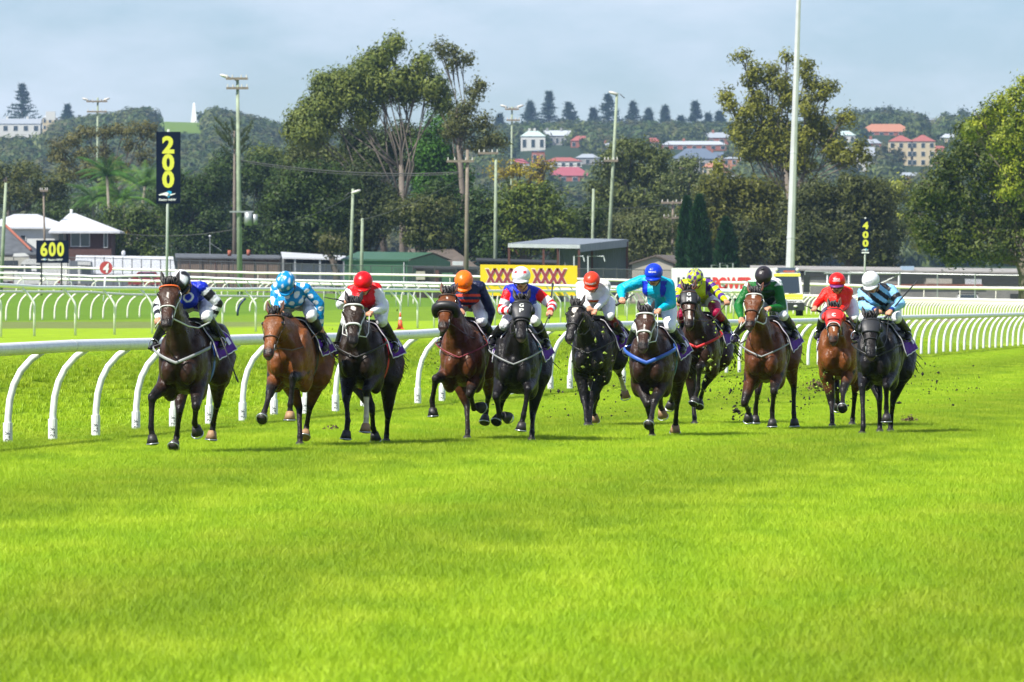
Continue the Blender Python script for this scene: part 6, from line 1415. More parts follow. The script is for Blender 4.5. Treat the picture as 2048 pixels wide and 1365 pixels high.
    Fq = [(i * na + j, i * na + j + 1, (i + 1) * na + j + 1, (i + 1) * na + j) for i in range(nx_ - 1) for j in range(na - 1)]
    mb.add(V, Fq, m_purple); co_ = local_part('saddle_cloth', root, mb); sd = co_.modifiers.new('thick', 'SOLIDIFY'); sd.thickness = .008
    edge = [V[j] for j in range(na)][::-1][:0] + [V[i * na] for i in range(nx_)] + [V[(nx_ - 1) * na + j] for j in range(1, na)] + [V[i * na + na - 1] for i in range(nx_ - 2, -1, -1)] + [V[j] for j in range(na - 2, 0, -1)] + [V[0]]
    mb = MB(); mb.tube(edge, .007, m_trim, n=5); o2 = local_part('piping', None, mb); o2.parent = co_
    for sy in (-1, 1):   # white panel with the number on each side of the cloth, mostly hidden by the rider's leg
        mb = MB(); g = [[trunk_pt(lerp(-.20, -.34, u_), sy * a, .035 + max(0, a - .95) * (.06 + .07)) for u_ in (0, .5, 1)] for a in (1.18, 1.28, 1.38)]; VV = [p for r_ in g for p in r_]; mb.add(VV, [(r_ * 3 + c_, r_ * 3 + c_ + 1, r_ * 3 + c_ + 4, r_ * 3 + c_ + 3) for r_ in (0, 1) for c_ in (0, 1)], m_trim); o2 = local_part('number_panel', None, mb); o2.parent = co_
    mb = MB(); mb.ell((-.02, 0, 1.50 + dz(0)), (.26, .14, .05), m_saddle, 14, 7)
    for sy in (-1, 1): mb.add(*tube_geo([trunk_pt(.02, sy * .5, .03), trunk_pt(.05, sy * .9, .045), trunk_pt(.06, sy * 1.15, .05)], [(.15, .02), (.13, .015), (.08, .012)], 10, True, (0, 0, 1)), m_saddle)
    local_part('saddle', root, mb)
    return dict(root=root, fr=fr, hp=hp, poll=poll, h=h, dz=dz, trunk=trunk_pt, mt=mt, mrein=TACK[tk.get('rein', tk.get('bridle', 'brown'))])
m_silk = mat('racing_silk', rough=.42, spec=.28, attr='Col', bump=.85, bscale=14, bdist=.035)
m_cap = mat('cap_silk', rough=.34, spec=.35, attr='Col', bump=.6, bscale=20, bdist=.015)
m_gog = mat('goggles', (.008, .009, .012), rough=.08, spec=.9); m_strap = mat('chin_strap', (.02, .02, .022), rough=.6)
m_irons = mat('stirrup_iron', (.5, .5, .52), rough=.25, metal=.9)
SK = lin((196, 142, 112)); BOOT = (.014, .014, .016); WHT = (.80, .80, .81)
def make_rider(hs, j):
    fr = hs['fr']; A = lambda q, x: fr.at(zpt(*q), x); dzf = hs['dz'](0)
    root = thing('person', j['label'], 'person', tuple(fr.o), 'jockeys riding in the race'); root.rotation_euler = (0, 0, fr.ang)
    sk = Skin(); sil = j['silk']; up = Vector((0, 0, 1))
    head = A(j['head'], .44); f = Vector((math.cos(R(j.get('tilt', 22))), j.get('yaw', 0), -math.sin(R(j.get('tilt', 22))))).normalized(); u = (up - f * up.dot(f)); u = (u + Vector((0, j.get('roll', 0), 0))).normalized(); l = u.cross(f).normalized(); u = f.cross(l)
    HM = Matrix((f, l, u)).transposed(); hp = lambda a, b, c: head + f * a + l * b + u * c
    sR, sL = A(j['sR'], .20), A(j['sL'], .20)
    neck = head - f * .06 - u * .10; ch_ = (sR + sL) / 2; ch_.z = min(ch_.z, head.z - .10)
    hip = Vector((-.30, (ch_.y * .4), max(1.60 + dzf, min(1.74 + dzf, ch_.z - .06)))); wais = hip.lerp(ch_, .5) + up * .03
    ct = lambda p: sil('torso', p - ch_, 0)
    sk.tube([hip + Vector((-.02, 0, -.02)), hip.lerp(wais, .5), wais, wais.lerp(ch_, .6), ch_ + Vector((.02, 0, -.01))], [(.155, .12), (.15, .12), (.15, .115), (.18, .12), (.165, .10)], lambda p: (j.get('pants', WHT) if p.x < hip.x + .10 else ct(p)), 16, up=(0, 0, 1))
    sk.tube([sR, ch_ + up * .02, sL], [.072, .09, .072], ct); sk.ell(ch_ + Vector((.05, 0, -.09)), (.11, .155, .10), ct)
    sk.tube([ch_ + Vector((.02, 0, .03)), neck], [.065, .055], lambda p: j.get('collar', SK))
    # head under the cap
    def face(p):
        r = p - head; a, b, c = r.dot(f), r.dot(l), r.dot(u)
        if -.115 < c < -.095 and abs(b) < .022 and a > .05: return (.25, .06, .05)
        return tuple(Vector(SK) * (1 + .12 * noise.noise(p * 30)))
    sk.ell(hp(0, 0, -.03), (.085, .070, .095), face, HM); sk.ell(hp(.030, 0, -.095), (.055, .052, .050), face, HM); sk.tube([hp(.082, 0, -.025), hp(.103, 0, -.072)], [.011, .015], face, 8); sk.ell(hp(.066, 0, -.106), (.018, .026, .014), face, HM)
    for s_ in (-1, 1): sk.ell(hp(-.01, s_ * .074, -.045), (.018, .010, .028), face, HM)
    # arms
    hands = {}
    for side, sh in (('R', sR), ('L', sL)):
        sy = -1 if side == 'R' else 1; e = A(j['e' + side], j.get('xe' + side, .26)); w = A(j['h' + side], j.get('xh' + side, .55)); d = (w - e); L_ = d.length
        if L_ > .34: w = e + d * (.34 / L_) if j.get('fix', 0) else w
        wr = e.lerp(w, .80); puff = j.get('puff', 1.0)
        sk.bone(sh, e, .062 * puff, .052 * puff, lambda t, p: sil('arm', p, t * .5, side), .060 * puff, .5); sk.bone(e, wr, .052 * puff, .036, lambda t, p: sil('arm', p, .5 + t * .5, side), .047 * puff, .4)
        dd = (w - wr).normalized(); tv = dd.cross(up); tv = tv.normalized() if tv.length > .1 else Vector((0, 1, 0)); dn = tv.cross(dd).normalized()
        pal = wr.lerp(w, .55); glove = j.get('glove', SK); cg = lambda p: glove
        sk.tube([wr - dd * .02, pal + dd * .015], [(.026, .024), (.036, .020)], cg, 8, up=dn)
        for k in range(4):   # four fingers curled round the rein
            o_ = pal + dd * .025 + tv * ((k - 1.5) * .021); ln = (.9, 1.0, .97, .8)[k]
            sk.tube([o_, o_ + dd * .028 * ln - dn * .004, o_ + dd * .040 * ln - dn * .026, o_ + dd * .022 * ln - dn * .042, o_ + dd * .002 - dn * .036], [.0105, .010, .0095, .009, .008], cg, 7)
        o_ = pal - tv * sy * -.03; sk.tube([pal + tv * (.026 * -sy), pal + tv * (.038 * -sy) + dd * .025 - dn * .012, pal + tv * (.026 * -sy) + dd * .045 - dn * .026], [.012, .011, .009], cg, 7)
        hands[side] = pal + dd * .03 - dn * .018
    # legs
    kL = A(j['kL'], .30); ftL = A(j['fL'], -.02)
    kL.y = max(kL.y, .20); ftL.y = max(ftL.y, .30); ftL.z = max(1.0, min(1.3, ftL.z))
    kR = Vector((kL.x, -kL.y, kL.z)); ftR = Vector((ftL.x, -ftL.y, ftL.z))
    if 'kR' in j: kR = A(j['kR'], .30)
    if 'fR' in j: ftR = A(j['fR'], -.02); ftR.z = max(1.0, min(1.3, ftR.z)); ftR.y = min(ftR.y, -.30)
    pants = j.get('pants', WHT); top = j.get('boot_top')
    for sy, k_, ft in ((-1, kR, ftR), (1, kL, ftL)):
        hj = hip + Vector((.02, sy * .10, -.03)); sk.bone(hj, k_, .105, .066, lambda t, p: (j.get('thigh', pants) if t > .5 else pants), .095, .35); sk.ell(k_, (.068, .062, .062), j.get('thigh', pants))
        an = ft + Vector((-.03, 0, .10))
        sk.bone(k_, an, .064, .040, lambda t, p: (top if (top and t < .45) else (pants if t < .10 else BOOT)), .058, .4)
        sk.tube([an + Vector((-.03, 0, -.02)), ft + Vector((.0, 0, .03)), ft + Vector((.14, sy * .02, .01))], [(.036, .042), (.040, .034), (.032, .022)], BOOT, 10, up=(0, 0, 1))
    grow(sk, .0095, 1, 'body', root, m_silk)
    for sy, ft in ((-1, ftR), (1, ftL)):   # stirrup irons belong to the saddle: part of the horse
        mb = MB(); c = ft + Vector((.05, 0, .03)); mb.tube([c + Vector((0, .055 * math.cos(a), .065 * math.sin(a) + .01)) for a in np.linspace(0, 6.283, 15)], .007, m_irons, n=6)
        mb.tube([c + Vector((0, 0, .07)), hs['trunk'](.05, sy * .8, .05)], .008, m_strap, n=5); local_part('stirrup', hs['root'], mb)
    # cap, peak, goggles
    cp = j['cap']; V = []; Cc = []; n_ = 26; rows = 12
    for i in range(rows + 1):
        ph = lerp(-.34, math.pi / 2, i / rows)
        for k in range(n_):
            a = 2 * math.pi * k / n_; q = Vector((math.cos(ph) * math.cos(a), math.cos(ph) * math.sin(a), math.sin(ph))); w = 1 + .012 * math.sin(a * 7 + ph * 9)
            V.append(hp(q.x * .124 * w - .008, q.y * .101 * w, q.z * .100 * w + .012)); Cc.append(cp(q, ph, a))
    Fc = [(i * n_ + k, i * n_ + (k + 1) % n_, (i + 1) * n_ + (k + 1) % n_, (i + 1) * n_ + k) for i in range(rows) for k in range(n_)] + [tuple(range(n_))[::-1]]
    pk = len(V)
    for r_ in range(3):
        for k in range(9):
            a = lerp(-1.05, 1.05, k / 8); rr = (1.0, 1.25, 1.42)[r_]; V.append(hp(math.cos(a) * .118 * rr * (1 if r_ < 2 else .98) - .005, math.sin(a) * .100 * (1 + (rr - 1) * .25), -.020 - .014 * r_)); Cc.append(j.get('peak') or cp(Vector((1, 0, -.2)), -.2, a))
    Fc += [(pk + r_ * 9 + k, pk + r_ * 9 + k + 1, pk + (r_ + 1) * 9 + k + 1, pk + (r_ + 1) * 9 + k) for r_ in range(2) for k in range(8)]
    me = bpy.data.meshes.new('cap'); me.from_pydata([tuple(v) for v in V], [], Fc); me.materials.append(m_cap); ca = me.color_attributes.new('Col', 'FLOAT_COLOR', 'POINT'); c4 = np.ones((len(V), 4), dtype=np.float32); c4[:, :3] = np.array([tuple(c)[:3] for c in Cc]); ca.data.foreach_set('color', c4.ravel())
    me.polygons.foreach_set('use_smooth', [True] * len(me.polygons)); me.update(); cap = bpy.data.objects.new('helmet', me); COL.objects.link(cap); cap.parent = root; sd = cap.modifiers.new('thick', 'SOLIDIFY'); sd.thickness = .008; sd.offset = 1
    if j.get('button'):
        mb = MB(); mb.ell(hp(-.008, 0, .118), (.024, .024, .018), mat('cap_button_' + j['button'][0], j['button'][1], rough=.5), 10, 6); b = local_part('button', None, mb); b.parent = cap
    for body, w, hh, el0, colr in j.get('captext', ()):
        tV, tF = fit_text(body, w, hh, .02); mb = MB()
        mb.add([hp(math.cos(v.x / .112) * math.cos(el0 + v.y / .1) * .1335 - .008, math.sin(v.x / .112) * math.cos(el0 + v.y / .1) * .1105, math.sin(el0 + v.y / .1) * .1095 + .012) for v in tV], tF, mat('cap_print_' + colr, dict(white=(.75, .75, .75), grey=(.35, .36, .42), blue=(.3, .4, .8))[colr], rough=.5)); t_ = local_part('lettering', None, mb); t_.parent = cap
    mb = MB(); g = [hp(.102 * math.cos(a), .084 * math.sin(a), -.056) for a in np.linspace(-1.25, 1.25, 15)]; mb.add(*tube_geo(g, [(.012, .008)] + [(.010, .020)] * 6 + [(.012, .017)] + [(.010, .020)] * 6 + [(.012, .008)], 8, True, tuple(u)), m_gog); local_part('goggles', root, mb)
    mb = MB()
    for s_ in (-1, 1): mb.tube([hp(.0, s_ * .088, -.02), hp(.01, s_ * .078, -.085), hp(.035, s_ * .03, -.142)], .006, m_strap, n=5)
    local_part('chin_strap', root, mb)
    # reins run from the bit to the hands and belong to the horse
    mb = MB()
    for sy, sd_ in ((-1, 'R'), (1, 'L')):
        b = hs['hp'](.76, sy * .062, -.03); hand = hands[j.get('rein' + sd_, sd_)]; m_ = b.lerp(hand, .5) + Vector((0, sy * .05, -.09 * j.get('slack', 1)))
        pts = [b, b.lerp(m_, .5) + Vector((0, sy * .03, -.03)), m_, m_.lerp(hand, .6), hand]; mb.tube(pts, hs['h']['tack'].get('rw', .009) * .7, hs['mrein'], n=6)
    local_part('reins', hs['root'], mb)
    if 'whip' in j:   # held thing: on its own
        w = j['whip']; hd = hands[w[0]]; tip = fr.at(zpt(*w[1]), w[2]); d = (tip - hd).normalized()
        wr_ = thing('whip', w[3], 'whip', tuple(fr.o), 'whips in the jockeys\' hands'); wr_.rotation_euler = (0, 0, fr.ang); b = hd - d * .10
        mb = MB(); mb.tube([b, hd + d * .06], .015, m_strap, n=8); local_part('handle', wr_, mb); mb = MB(); mb.tube([hd + d * .06, hd.lerp(tip, .5) + Vector((0, 0, .006)), tip - d * .09], [.010, .009, .008], m_strap, n=6); local_part('shaft', wr_, mb)
        mb = MB(); mb.add(*tube_geo([tip - d * .10, tip - d * .05, tip], [(.006, .004), (.016, .006), (.013, .005)], 8), m_strap); local_part('flap', wr_, mb)
    return root
# ---- colours of the silks
BLU = lin((12, 40, 175)); NAV = lin((22, 30, 62)); RED = lin((215, 12, 20)); WH = (.72, .73, .76); BK = (.012, .012, .014); SKY_ = lin((10, 130, 190)); TUR = lin((5, 170, 200)); GRN = lin((18, 100, 35)); YG = lin((190, 210, 15)); PUR = lin((80, 40, 130)); LB = lin((135, 190, 230)); ORG_ = lin((240, 110, 15)); CRM = (.66, .64, .62); FRED = lin((235, 35, 20)); MGN = lin((150, 12, 60))
def stripes(t, a, b, n, ph=0.): return a if int(t * n + ph) % 2 == 0 else b
def dots(p, a, b, r=.030, sp=.105):
    q = Vector((p.y + .02, p.x * .6 + p.z)); i = math.floor(q.y / (sp * .8)); x = q.x + (sp / 2 if i % 2 else 0); dx = (x / sp - round(x / sp)) * sp; dy = (q.y / (sp * .8) - i - .5) * sp * .8
    return b if dx * dx + dy * dy < r * r else a
def s1(k, p, t, sd=None):
    if k == 'arm': return stripes(t, WH, BK, 6.5, 0)
    r = Vector((p.y - .06, p.z + .06)).length
    return WH if (.035 < r < .055 and p.x > .02) else BLU
def s2(k, p, t, sd=None): return dots(p, SKY_, WH)
def s3(k, p, t, sd=None):
    if k == 'arm': return WH if t > .06 else RED
    return RED
def s4(k, p, t, sd=None):
    if k == 'arm': return NAV
    return (lin((215, 62, 28)) if (int((-p.z + .5) / .034) % 2 == 0 and -.22 < p.z < -.05) else NAV)
def s5(k, p, t, sd=None):
    if k == 'arm': return RED if t < .26 else stripes(t - .26, WH, RED, 7.5)
    return BLU
def s6(k, p, t, sd=None):
    if k == 'torso' and -.17 < p.z < -.145 and abs(p.y) < .12: return lin((225, 90, 40))
    return CRM if k == 'torso' else WH
def s7(k, p, t, sd=None):
    if k == 'torso' and p.x > -.15 and .075 < abs(p.y) < .15 and p.z < .02: return BLU
    return TUR
def s8(k, p, t, sd=None):
    if k == 'arm': return stripes(t, YG, PUR, 6.5, .35)
    return YG if p.y < .13 else PUR
def s9(k, p, t, sd=None):
    if k == 'arm': return WH if t < .06 else GRN
    return WH if p.z > .045 else ((GRN if p.z > -.06 else lin((10, 48, 20))))
def s10(k, p, t, sd=None): return FRED
def s11(k, p, t, sd=None):
    if k == 'arm': return BK if (.20 < t < .34) else (lin((20, 50, 110)) if t > .95 else LB)
    v = p.y * .75 + p.z; return BK if int((v + 1) / .062) % 2 == 0 else LB
solid = lambda c: (lambda q, ph, a: c)
def c1(q, ph, a): return BK if (ph < .05 or int((a + math.pi) / (math.pi / 4)) % 2 == 0 and ph < 1.0) else WH
def c2(q, ph, a):
    k = int(round(ph / .55)); n = (7, 6, 3, 1)[min(3, abs(k))]; da = ((a * n / 6.283 + k * .5) % 1 - .5) * 6.283 / n * math.cos(ph); dp = ph - k * .55; return WH if da * da + dp * dp < .17 ** 2 else SKY_
def c5(q, ph, a):
    for da in (-.55, .55):
        if ((((a + math.pi) % 6.283) - math.pi) - da) ** 2 * math.cos(ph) ** 2 + (ph - .55) ** 2 < .22 ** 2: return RED
    return WH
def c8(q, ph, a): return YG if (int((a + 3.2) / .698) + int((ph + 1) / .42)) % 2 == 0 else PUR
HORSES = [
 dict(cx=360, s=188, a=13, coat=DBAY, ear='dark', poll=('U', 430, 290), muz=('U', 372, 925), FR=[('A', 165, 585), ('A', 150, 990), ('A', 185, 1210)], FL=[('A', 765, 700), ('A', 745, 935), ('A', 790, 1020)], HR=[('A', 540, 760), ('A', 500, 1120), ('A', 465, 1275)], HL=[('A', 1055, 665), ('A', 1000, 940), ('A', 975, 1150)],
      sg=dict(FR=(1, -1, -1), FL=(1, -1, -1), HR=(1, -1, 1), HL=(-1, -1, -1)), toe=dict(HR=.6), zf=-0.05, zr=.0, tan=('HL',), tack=dict(bridle='white', browband='orange', breast='grey', bwid=.017, rein='white', rw=.011, girth='blue'), mark=[(.28, .6, .006, .004, 0)], tail=-.25, roll=.05,
      label='dark bay horse leading on the far left, with an orange browband and grey breast strap',
      j=dict(head=('U', 588, 250), tilt=50, roll=-.25, sR=('U', 420, 350), sL=('U', 890, 330), eR=('U', 250, 610), eL=('U', 1125, 560), hR=('U', 262, 800), hL=('U', 1045, 770), xhL=.15, xeL=.15, kL=('U', 775, 740), fL=('U', 1110, 1180), fR=('U', 215, 1210), silk=s1, cap=c1, glove=SK, whip=('L', ('A', 1340, 375), .35, 'thin black whip pointing down beside the leading horse\'s flank'),
             label='leading jockey in a royal blue top with black and white hooped sleeves')),
 dict(plant=('HR',), cx=575, s=180, a=9.5, coat=BAY, ear='bay', poll=('a', 340, 640), muz=('a', 238, 1250), FR=[('B', 270, 525), ('B', 200, 770), ('B', 165, 890)], FL=[('B', 590, 310), ('B', 550, 680), ('B', 545, 880)], HR=[('B', 672, 720), ('B', 682, 960), ('B', 680, 1130)], HL=[('B', 820, 700), ('B', 772, 980), ('B', 750, 1110)],
      sg=dict(FR=(1, 1, 1), FL=(1, -1, -1), HR=(-1, 1, 1), HL=(-1, -1, 1)), toe=dict(FR=.6), zf=-.0, zr=-.06, tan=('FL', 'HL'), tack=dict(bridle='brown', girth='black'), roll=.1,
      label='bright bay horse with black lower legs and plain brown bridle, second from the left',
      j=dict(head=('a', 490, 215), tilt=48, roll=-.2, sR=('a', 360, 300), sL=('a', 760, 300), eR=('a', 335, 480), eL=('a', 955, 500), hR=('a', 420, 610), hL=('a', 965, 850), xhL=.1, xeL=.15, kL=('a', 740, 660), fL=('a', 985, 1130), silk=s2, cap=c2, whip=('L', ('a', 1128, 1240), .2, 'whip with a silver grip hanging from the polka dot jockey\'s hand'),
             label='jockey in bright blue silks with large white polka dots')),
 dict(plant=('HL',), cx=718, s=177, a=9, coat=BRN, ear='dark', poll=('a', 1415, 500), muz=('a', 1400, 1070), FR=[('B', 1315, 600), ('B', 1335, 900), ('B', 1305, 1180)], FL=[('B', 1590, 480), ('B', 1590, 850), ('B', 1575, 1040)], HR=[('B', 1665, 740), ('B', 1680, 1000), ('B', 1720, 1120)], HL=[('B', 1885, 820), ('B', 1865, 1060), ('B', 1860, 1220)],
      sg=dict(FR=(1, 1, -1), FL=(1, -1, -1), HR=(1, -1, -1), HL=(-1, -1, 1)), zf=-.03, zr=-.10, tan=('FL',), white=('FL',), tack=dict(bridle='white', noseband='white', browband='white', w=.012, girth='red', breast='black'), mark=[(.16, .26, .018, .022, 0)],
      label='dark brown horse with a white bridle and one white foreleg, third from the left',
      j=dict(head=('a', 1545, 205), tilt=25, sR=('a', 1400, 320), sL=('a', 1720, 290), eR=('a', 1240, 510), eL=('a', 1815, 560), hR=('a', 1330, 455), hL=('a', 1630, 620), kL=('a', 1660, 730), fL=('a', 1925, 1140), fR=('a', 1185, 1190), silk=s3, cap=solid(RED), puff=1.15, whip=('R', ('a', 1015, 408), .62, 'black whip held out to the left by the jockey in red and white'),
             label='jockey in a red vest with puffed white sleeves and a shiny red cap')),
 dict(plant=('HR',), cx=922, s=172, a=6.5, coat=RBAY, ear='bay', poll=('b', 322, 410), muz=('b', 238, 900), FR=[('C', 215, 400), ('C', 165, 700), ('C', 185, 900)], FL=[('C', 680, 600), ('C', 735, 800), ('C', 810, 745)], HR=[('C', 640, 760), ('C', 652, 980), ('C', 640, 1110)], HL=[('C', 935, 620), ('C', 905, 830), ('C', 880, 980)],
      sg=dict(FR=(1, -1, -1), FL=(1, -1, -1), HR=(1, 1, 1), HL=(-1, -1, 1)), zf=-0.05, zr=-.02, tack=dict(bridle='brown', breast='wine', bwid=.009, shadow_roll=True, girth='black'), mark=[(.20, .26, .010, .006, 0)],
      label='bright bay horse wearing a thick black sheepskin noseband, fourth from the left',
      j=dict(head=('b', 530, 225), tilt=35, sR=('b', 420, 330), sL=('b', 750, 300), eR=('b', 400, 470), eL=('b', 905, 640), hR=('b', 500, 640), hL=('b', 815, 980), xhL=.12, xeL=.12, kL=('b', 695, 760), fL=('b', 890, 1110), silk=s4, cap=solid(ORG_),
             label='jockey in navy silks with orange hoops on the chest and an orange cap')),
 dict(plant=('HL',), cx=1030, s=174, a=5, coat=BLK, ear='dark', poll=('b', 1320, 500), muz=('b', 1315, 1040), FR=[('C', 1040, 630), ('C', 1085, 900), ('C', 1180, 880)], FL=[('C', 1480, 540), ('C', 1415, 890), ('C', 1372, 1100)], HR=[('C', 1135, 650), ('C', 1090, 860), ('C', 1035, 970)], HL=[('C', 1540, 860), ('C', 1530, 1070), ('C', 1520, 1240)],
      sg=dict(FR=(1, -1, -1), FL=(1, -1, -1), HR=(-1, -1, 1), HL=(-1, 1, 1)), zf=-0.12, zr=-.09, tack=dict(bridle='black', breast='grey', bwid=.010, girth='teal', w=.013), hood=dict(col='black', text=(('G', .24, .052), ('P', .36, .052)), shine=-1),
      label='black horse in a black blinker hood lettered GP, near the middle',
      j=dict(head=('b', 1312, 165), tilt=8, sR=('b', 1150, 350), sL=('b', 1530, 390), eR=('b', 1050, 620), eL=('b', 1745, 560), hR=('b', 1210, 640), hL=('b', 1700, 650), kL=('b', 1500, 760), kR=('b', 1095, 820), fR=('b', 930, 1090), fL=('b', 1640, 1130), silk=s5, cap=c5, puff=1.1, whip=('L', ('b', 1745, 255), -.15, 'whip raised behind the shoulder of the jockey in blue with red and white sleeves'),
             label='jockey in royal blue with red and white hooped sleeves and a red spotted white cap')),
 dict(plant=('FR', 'FL'), cx=1180, s=155, a=9, coat=BLK, ear='dark', poll=('c', 305, 565), muz=('c', 180, 1060), FR=[('D', 330, 820), ('D', 362, 1010), ('D', 375, 1100)], FL=[('D', 430, 850), ('D', 405, 1030), ('D', 395, 1150)], HR=[('D', 505, 780), ('D', 455, 980), ('D', 480, 1070)], HL=[('D', 800, 430), ('D', 865, 640), ('D', 900, 750)],
      sg=dict(FR=(1, 1, 1), FL=(1, 1, 1), HR=(1, -1, -1), HL=(-1, -1, -1)), zf=-0.07, zr=.0, tan=('HR', 'HL'), white=('HL',), tack=dict(bridle='black', breast='black', bwid=.01), mark=[(.13, .42, .042, .008, .0)], tail=.25, roll=.12,
      label='black horse with a broad white star, left of the horse with the blue breast strap',
      j=dict(head=('c', 500, 225), tilt=28, sR=('c', 350, 290), sL=('c', 690, 280), eR=('c', 345, 430), eL=('c', 690, 460), hR=('c', 480, 600), hL=('c', 530, 640), kL=('c', 690, 700), fL=('c', 885, 1050), silk=s6, cap=solid(lin((225, 60, 30))), boot_top=lin((120, 12, 35)), captext=(('DYNAMIC', .17, .026, .12, 'white'),),
             label='jockey in white silks with a red orange cap lettered DYNAMIC')),
 dict(plant=('FR',), cx=1298, s=168, a=8.5, coat=DBAY, ear='dark', poll=('c', 1237, 655), muz=('c', 1195, 1185), FR=[('D', 1195, 880), ('D', 1250, 1120), ('D', 1265, 1290)], FL=[('D', 1285, 850), ('D', 1250, 1060), ('D', 1215, 1180)], HR=[('D', 1375, 720), ('D', 1375, 910), ('D', 1410, 1000)], HL=[('D', 1600, 830), ('D', 1582, 1100), ('D', 1575, 1225)],
      sg=dict(FR=(1, -1, -1), FL=(1, 1, 1), HR=(-1, -1, -1), HL=(-1, -1, -1)), toe=dict(FL=.6), zf=-0.13, zr=-.08, tan=('HR', 'HL'), tack=dict(bridle='white', noseband='white', browband='white', w=.011, breast='blue', bwid=.024, girth='teal'), mark=[(.15, .27, .012, .014, 0), (.27, .62, .004, .007, 0)],
      label='bay horse with a white noseband and wide blue breast strap, right of the middle',
      j=dict(head=('c', 1348, 120), tilt=15, sR=('c', 1190, 220), sL=('c', 1550, 270), eR=('c', 905, 330), eL=('c', 1590, 530), hR=('c', 920, 480), xhR=.45, xeR=.2, hL=('c', 1400, 625), kL=('c', 1480, 850), fL=('c', 1705, 1190), fR=('c', 1000, 1225), silk=s7, cap=solid(lin((15, 55, 200))), puff=1.2, reinR='L', captext=(('RACING', .10, .018, .35, 'white'),), whip=('R', ('c', 1080, 405), .35, 'short length of whip in the outstretched right hand of the turquoise jockey'),
             label='jockey in turquoise and royal blue with his right arm stretched out')),
 dict(plant=('FR',), cx=1397, s=153, a=6.5, coat=DBAY, ear='bay', poll=('d', 322, 355), muz=('d', 332, 880), FR=[('E', 310, 790), ('E', 335, 960), ('E', 335, 1060)], FL=[('E', 400, 370), ('E', 385, 670), ('E', 300, 925)], HR=[('E', 40, 700), ('E', 25, 810), ('E', 5, 880)], HL=[('E', 470, 620), ('E', 420, 790), ('E', 400, 900)],
      sg=dict(FR=(1, 1, 1), FL=(1, -1, 1), HR=(-1, -1, -1), HL=(-1, -1, 1)), toe=dict(FL=.6), zf=.0, zr=.02, tack=dict(bridle='brown', breast='red', bwid=.018, w=.011), hood=dict(col='blackv', t1=.46, text=(('G', .20, .050), ('M', .33, .058)), peak=True), mark=[(.45, .8, .012, .016, 0)], tail=.22,
      label='bay horse in a short black hood lettered GM, behind the blue breast strap horse',
      j=dict(head=('d', 412, 178), tilt=30, sR=('d', 260, 270), sL=('d', 600, 265), eR=('d', 165, 420), eL=('d', 725, 390), hR=('d', 200, 520), hL=('d', 845, 505), kL=('d', 590, 660), kR=('d', 215, 690), fL=('d', 690, 910), silk=s8, cap=c8, thigh=MGN, boot_top=MGN, puff=1.1,
             label='jockey in yellow green and purple with a chequered cap and magenta knees')),
 dict(cx=1527, s=160, a=7.5, coat=RBAY, ear='bay', poll=('d', 1228, 395), muz=('d', 1148, 880), FR=[('E', 1018, 860), ('E', 1070, 960), ('E', 1075, 1060)], FL=[('E', 1420, 700), ('E', 1395, 975), ('E', 1400, 1200)], HR=[('E', 1200, 700), ('E', 1170, 940), ('E', 1165, 1140)], HL=[('E', 1690, 630), ('E', 1690, 1000), ('E', 1705, 1170)],
      sg=dict(FR=(1, -1, -1), FL=(1, -1, -1), HR=(1, -1, -1), HL=(-1, -1, -1)), zf=-0.09, zr=.02, tack=dict(bridle='white', noseband='brown', browband='white', breast='grey', bwid=.010, rein='white', rw=.012), mark=[(.13, .25, .030, .010, 0)],
      label='reddish bay horse with a white star and pale reins, in front of the ambulance',
      j=dict(head=('d', 1345, 160), tilt=42, sR=('d', 1160, 290), sL=('d', 1530, 260), eR=('d', 1000, 560), eL=('d', 1600, 590), hR=('d', 1050, 760), hL=('d', 1400, 590), kL=('d', 1500, 690), fL=('d', 1735, 1000), fR=('d', 965, 1060), silk=s9, cap=solid(lin((42, 36, 40))), puff=1.15, button=('black', BK),
             label='jockey in green silks with white shoulders and a black pompom cap')),
 dict(plant=('FR', 'HL'), cx=1674, s=156, a=5, coat=BAY, ear='bay', poll=('e', 533, 565), muz=('e', 522, 1050), FR=[('G', 430, 850), ('G', 440, 1000), ('G', 440, 1105)], FL=[('G', 590, 690), ('G', 580, 870), ('G', 590, 950)], HR=[('G', 505, 650), ('G', 510, 820), ('G', 517, 890)], HL=[('G', 750, 720), ('G', 720, 980), ('G', 705, 1090)],
      sg=dict(FR=(1, 1, 1), FL=(1, 1, 1), HR=(1, -1, -1), HL=(-1, -1, 1)), toe=dict(FL=.8), zf=-0.06, zr=-.04, tack=dict(bridle='black', w=.010), hood=dict(col='red', t0=-.03, t1=.60, text=(('T', .30, .034), ('C', .31, .052)), trim=True, peak=True), earw=.03, mark=[(.6, .72, .012, .006, 0)],
      label='bay horse in a bright red hood with white trim, second from the right',
      j=dict(head=('e', 575, 200), tilt=10, sR=('e', 430, 350), sL=('e', 720, 340), eR=('e', 330, 470), eL=('e', 690, 520), hR=('e', 262, 555), hL=('e', 610, 600), kL=('e', 745, 680), fL=('e', 855, 960), fR=('e', 330, 970), silk=s10, cap=solid(lin((230, 25, 20))), peak=lin((110, 50, 110)), reinR='L', captext=(('TRIPLE', .10, .018, .42, 'white'), ('CROWN', .10, .018, .20, 'white')), whip=('R', ('e', 125, 518), .6, 'dark whip pointing left from the right hand of the jockey in red'),
             label='jockey in plain bright red with a red cap lettered TRIPLE CROWN')),
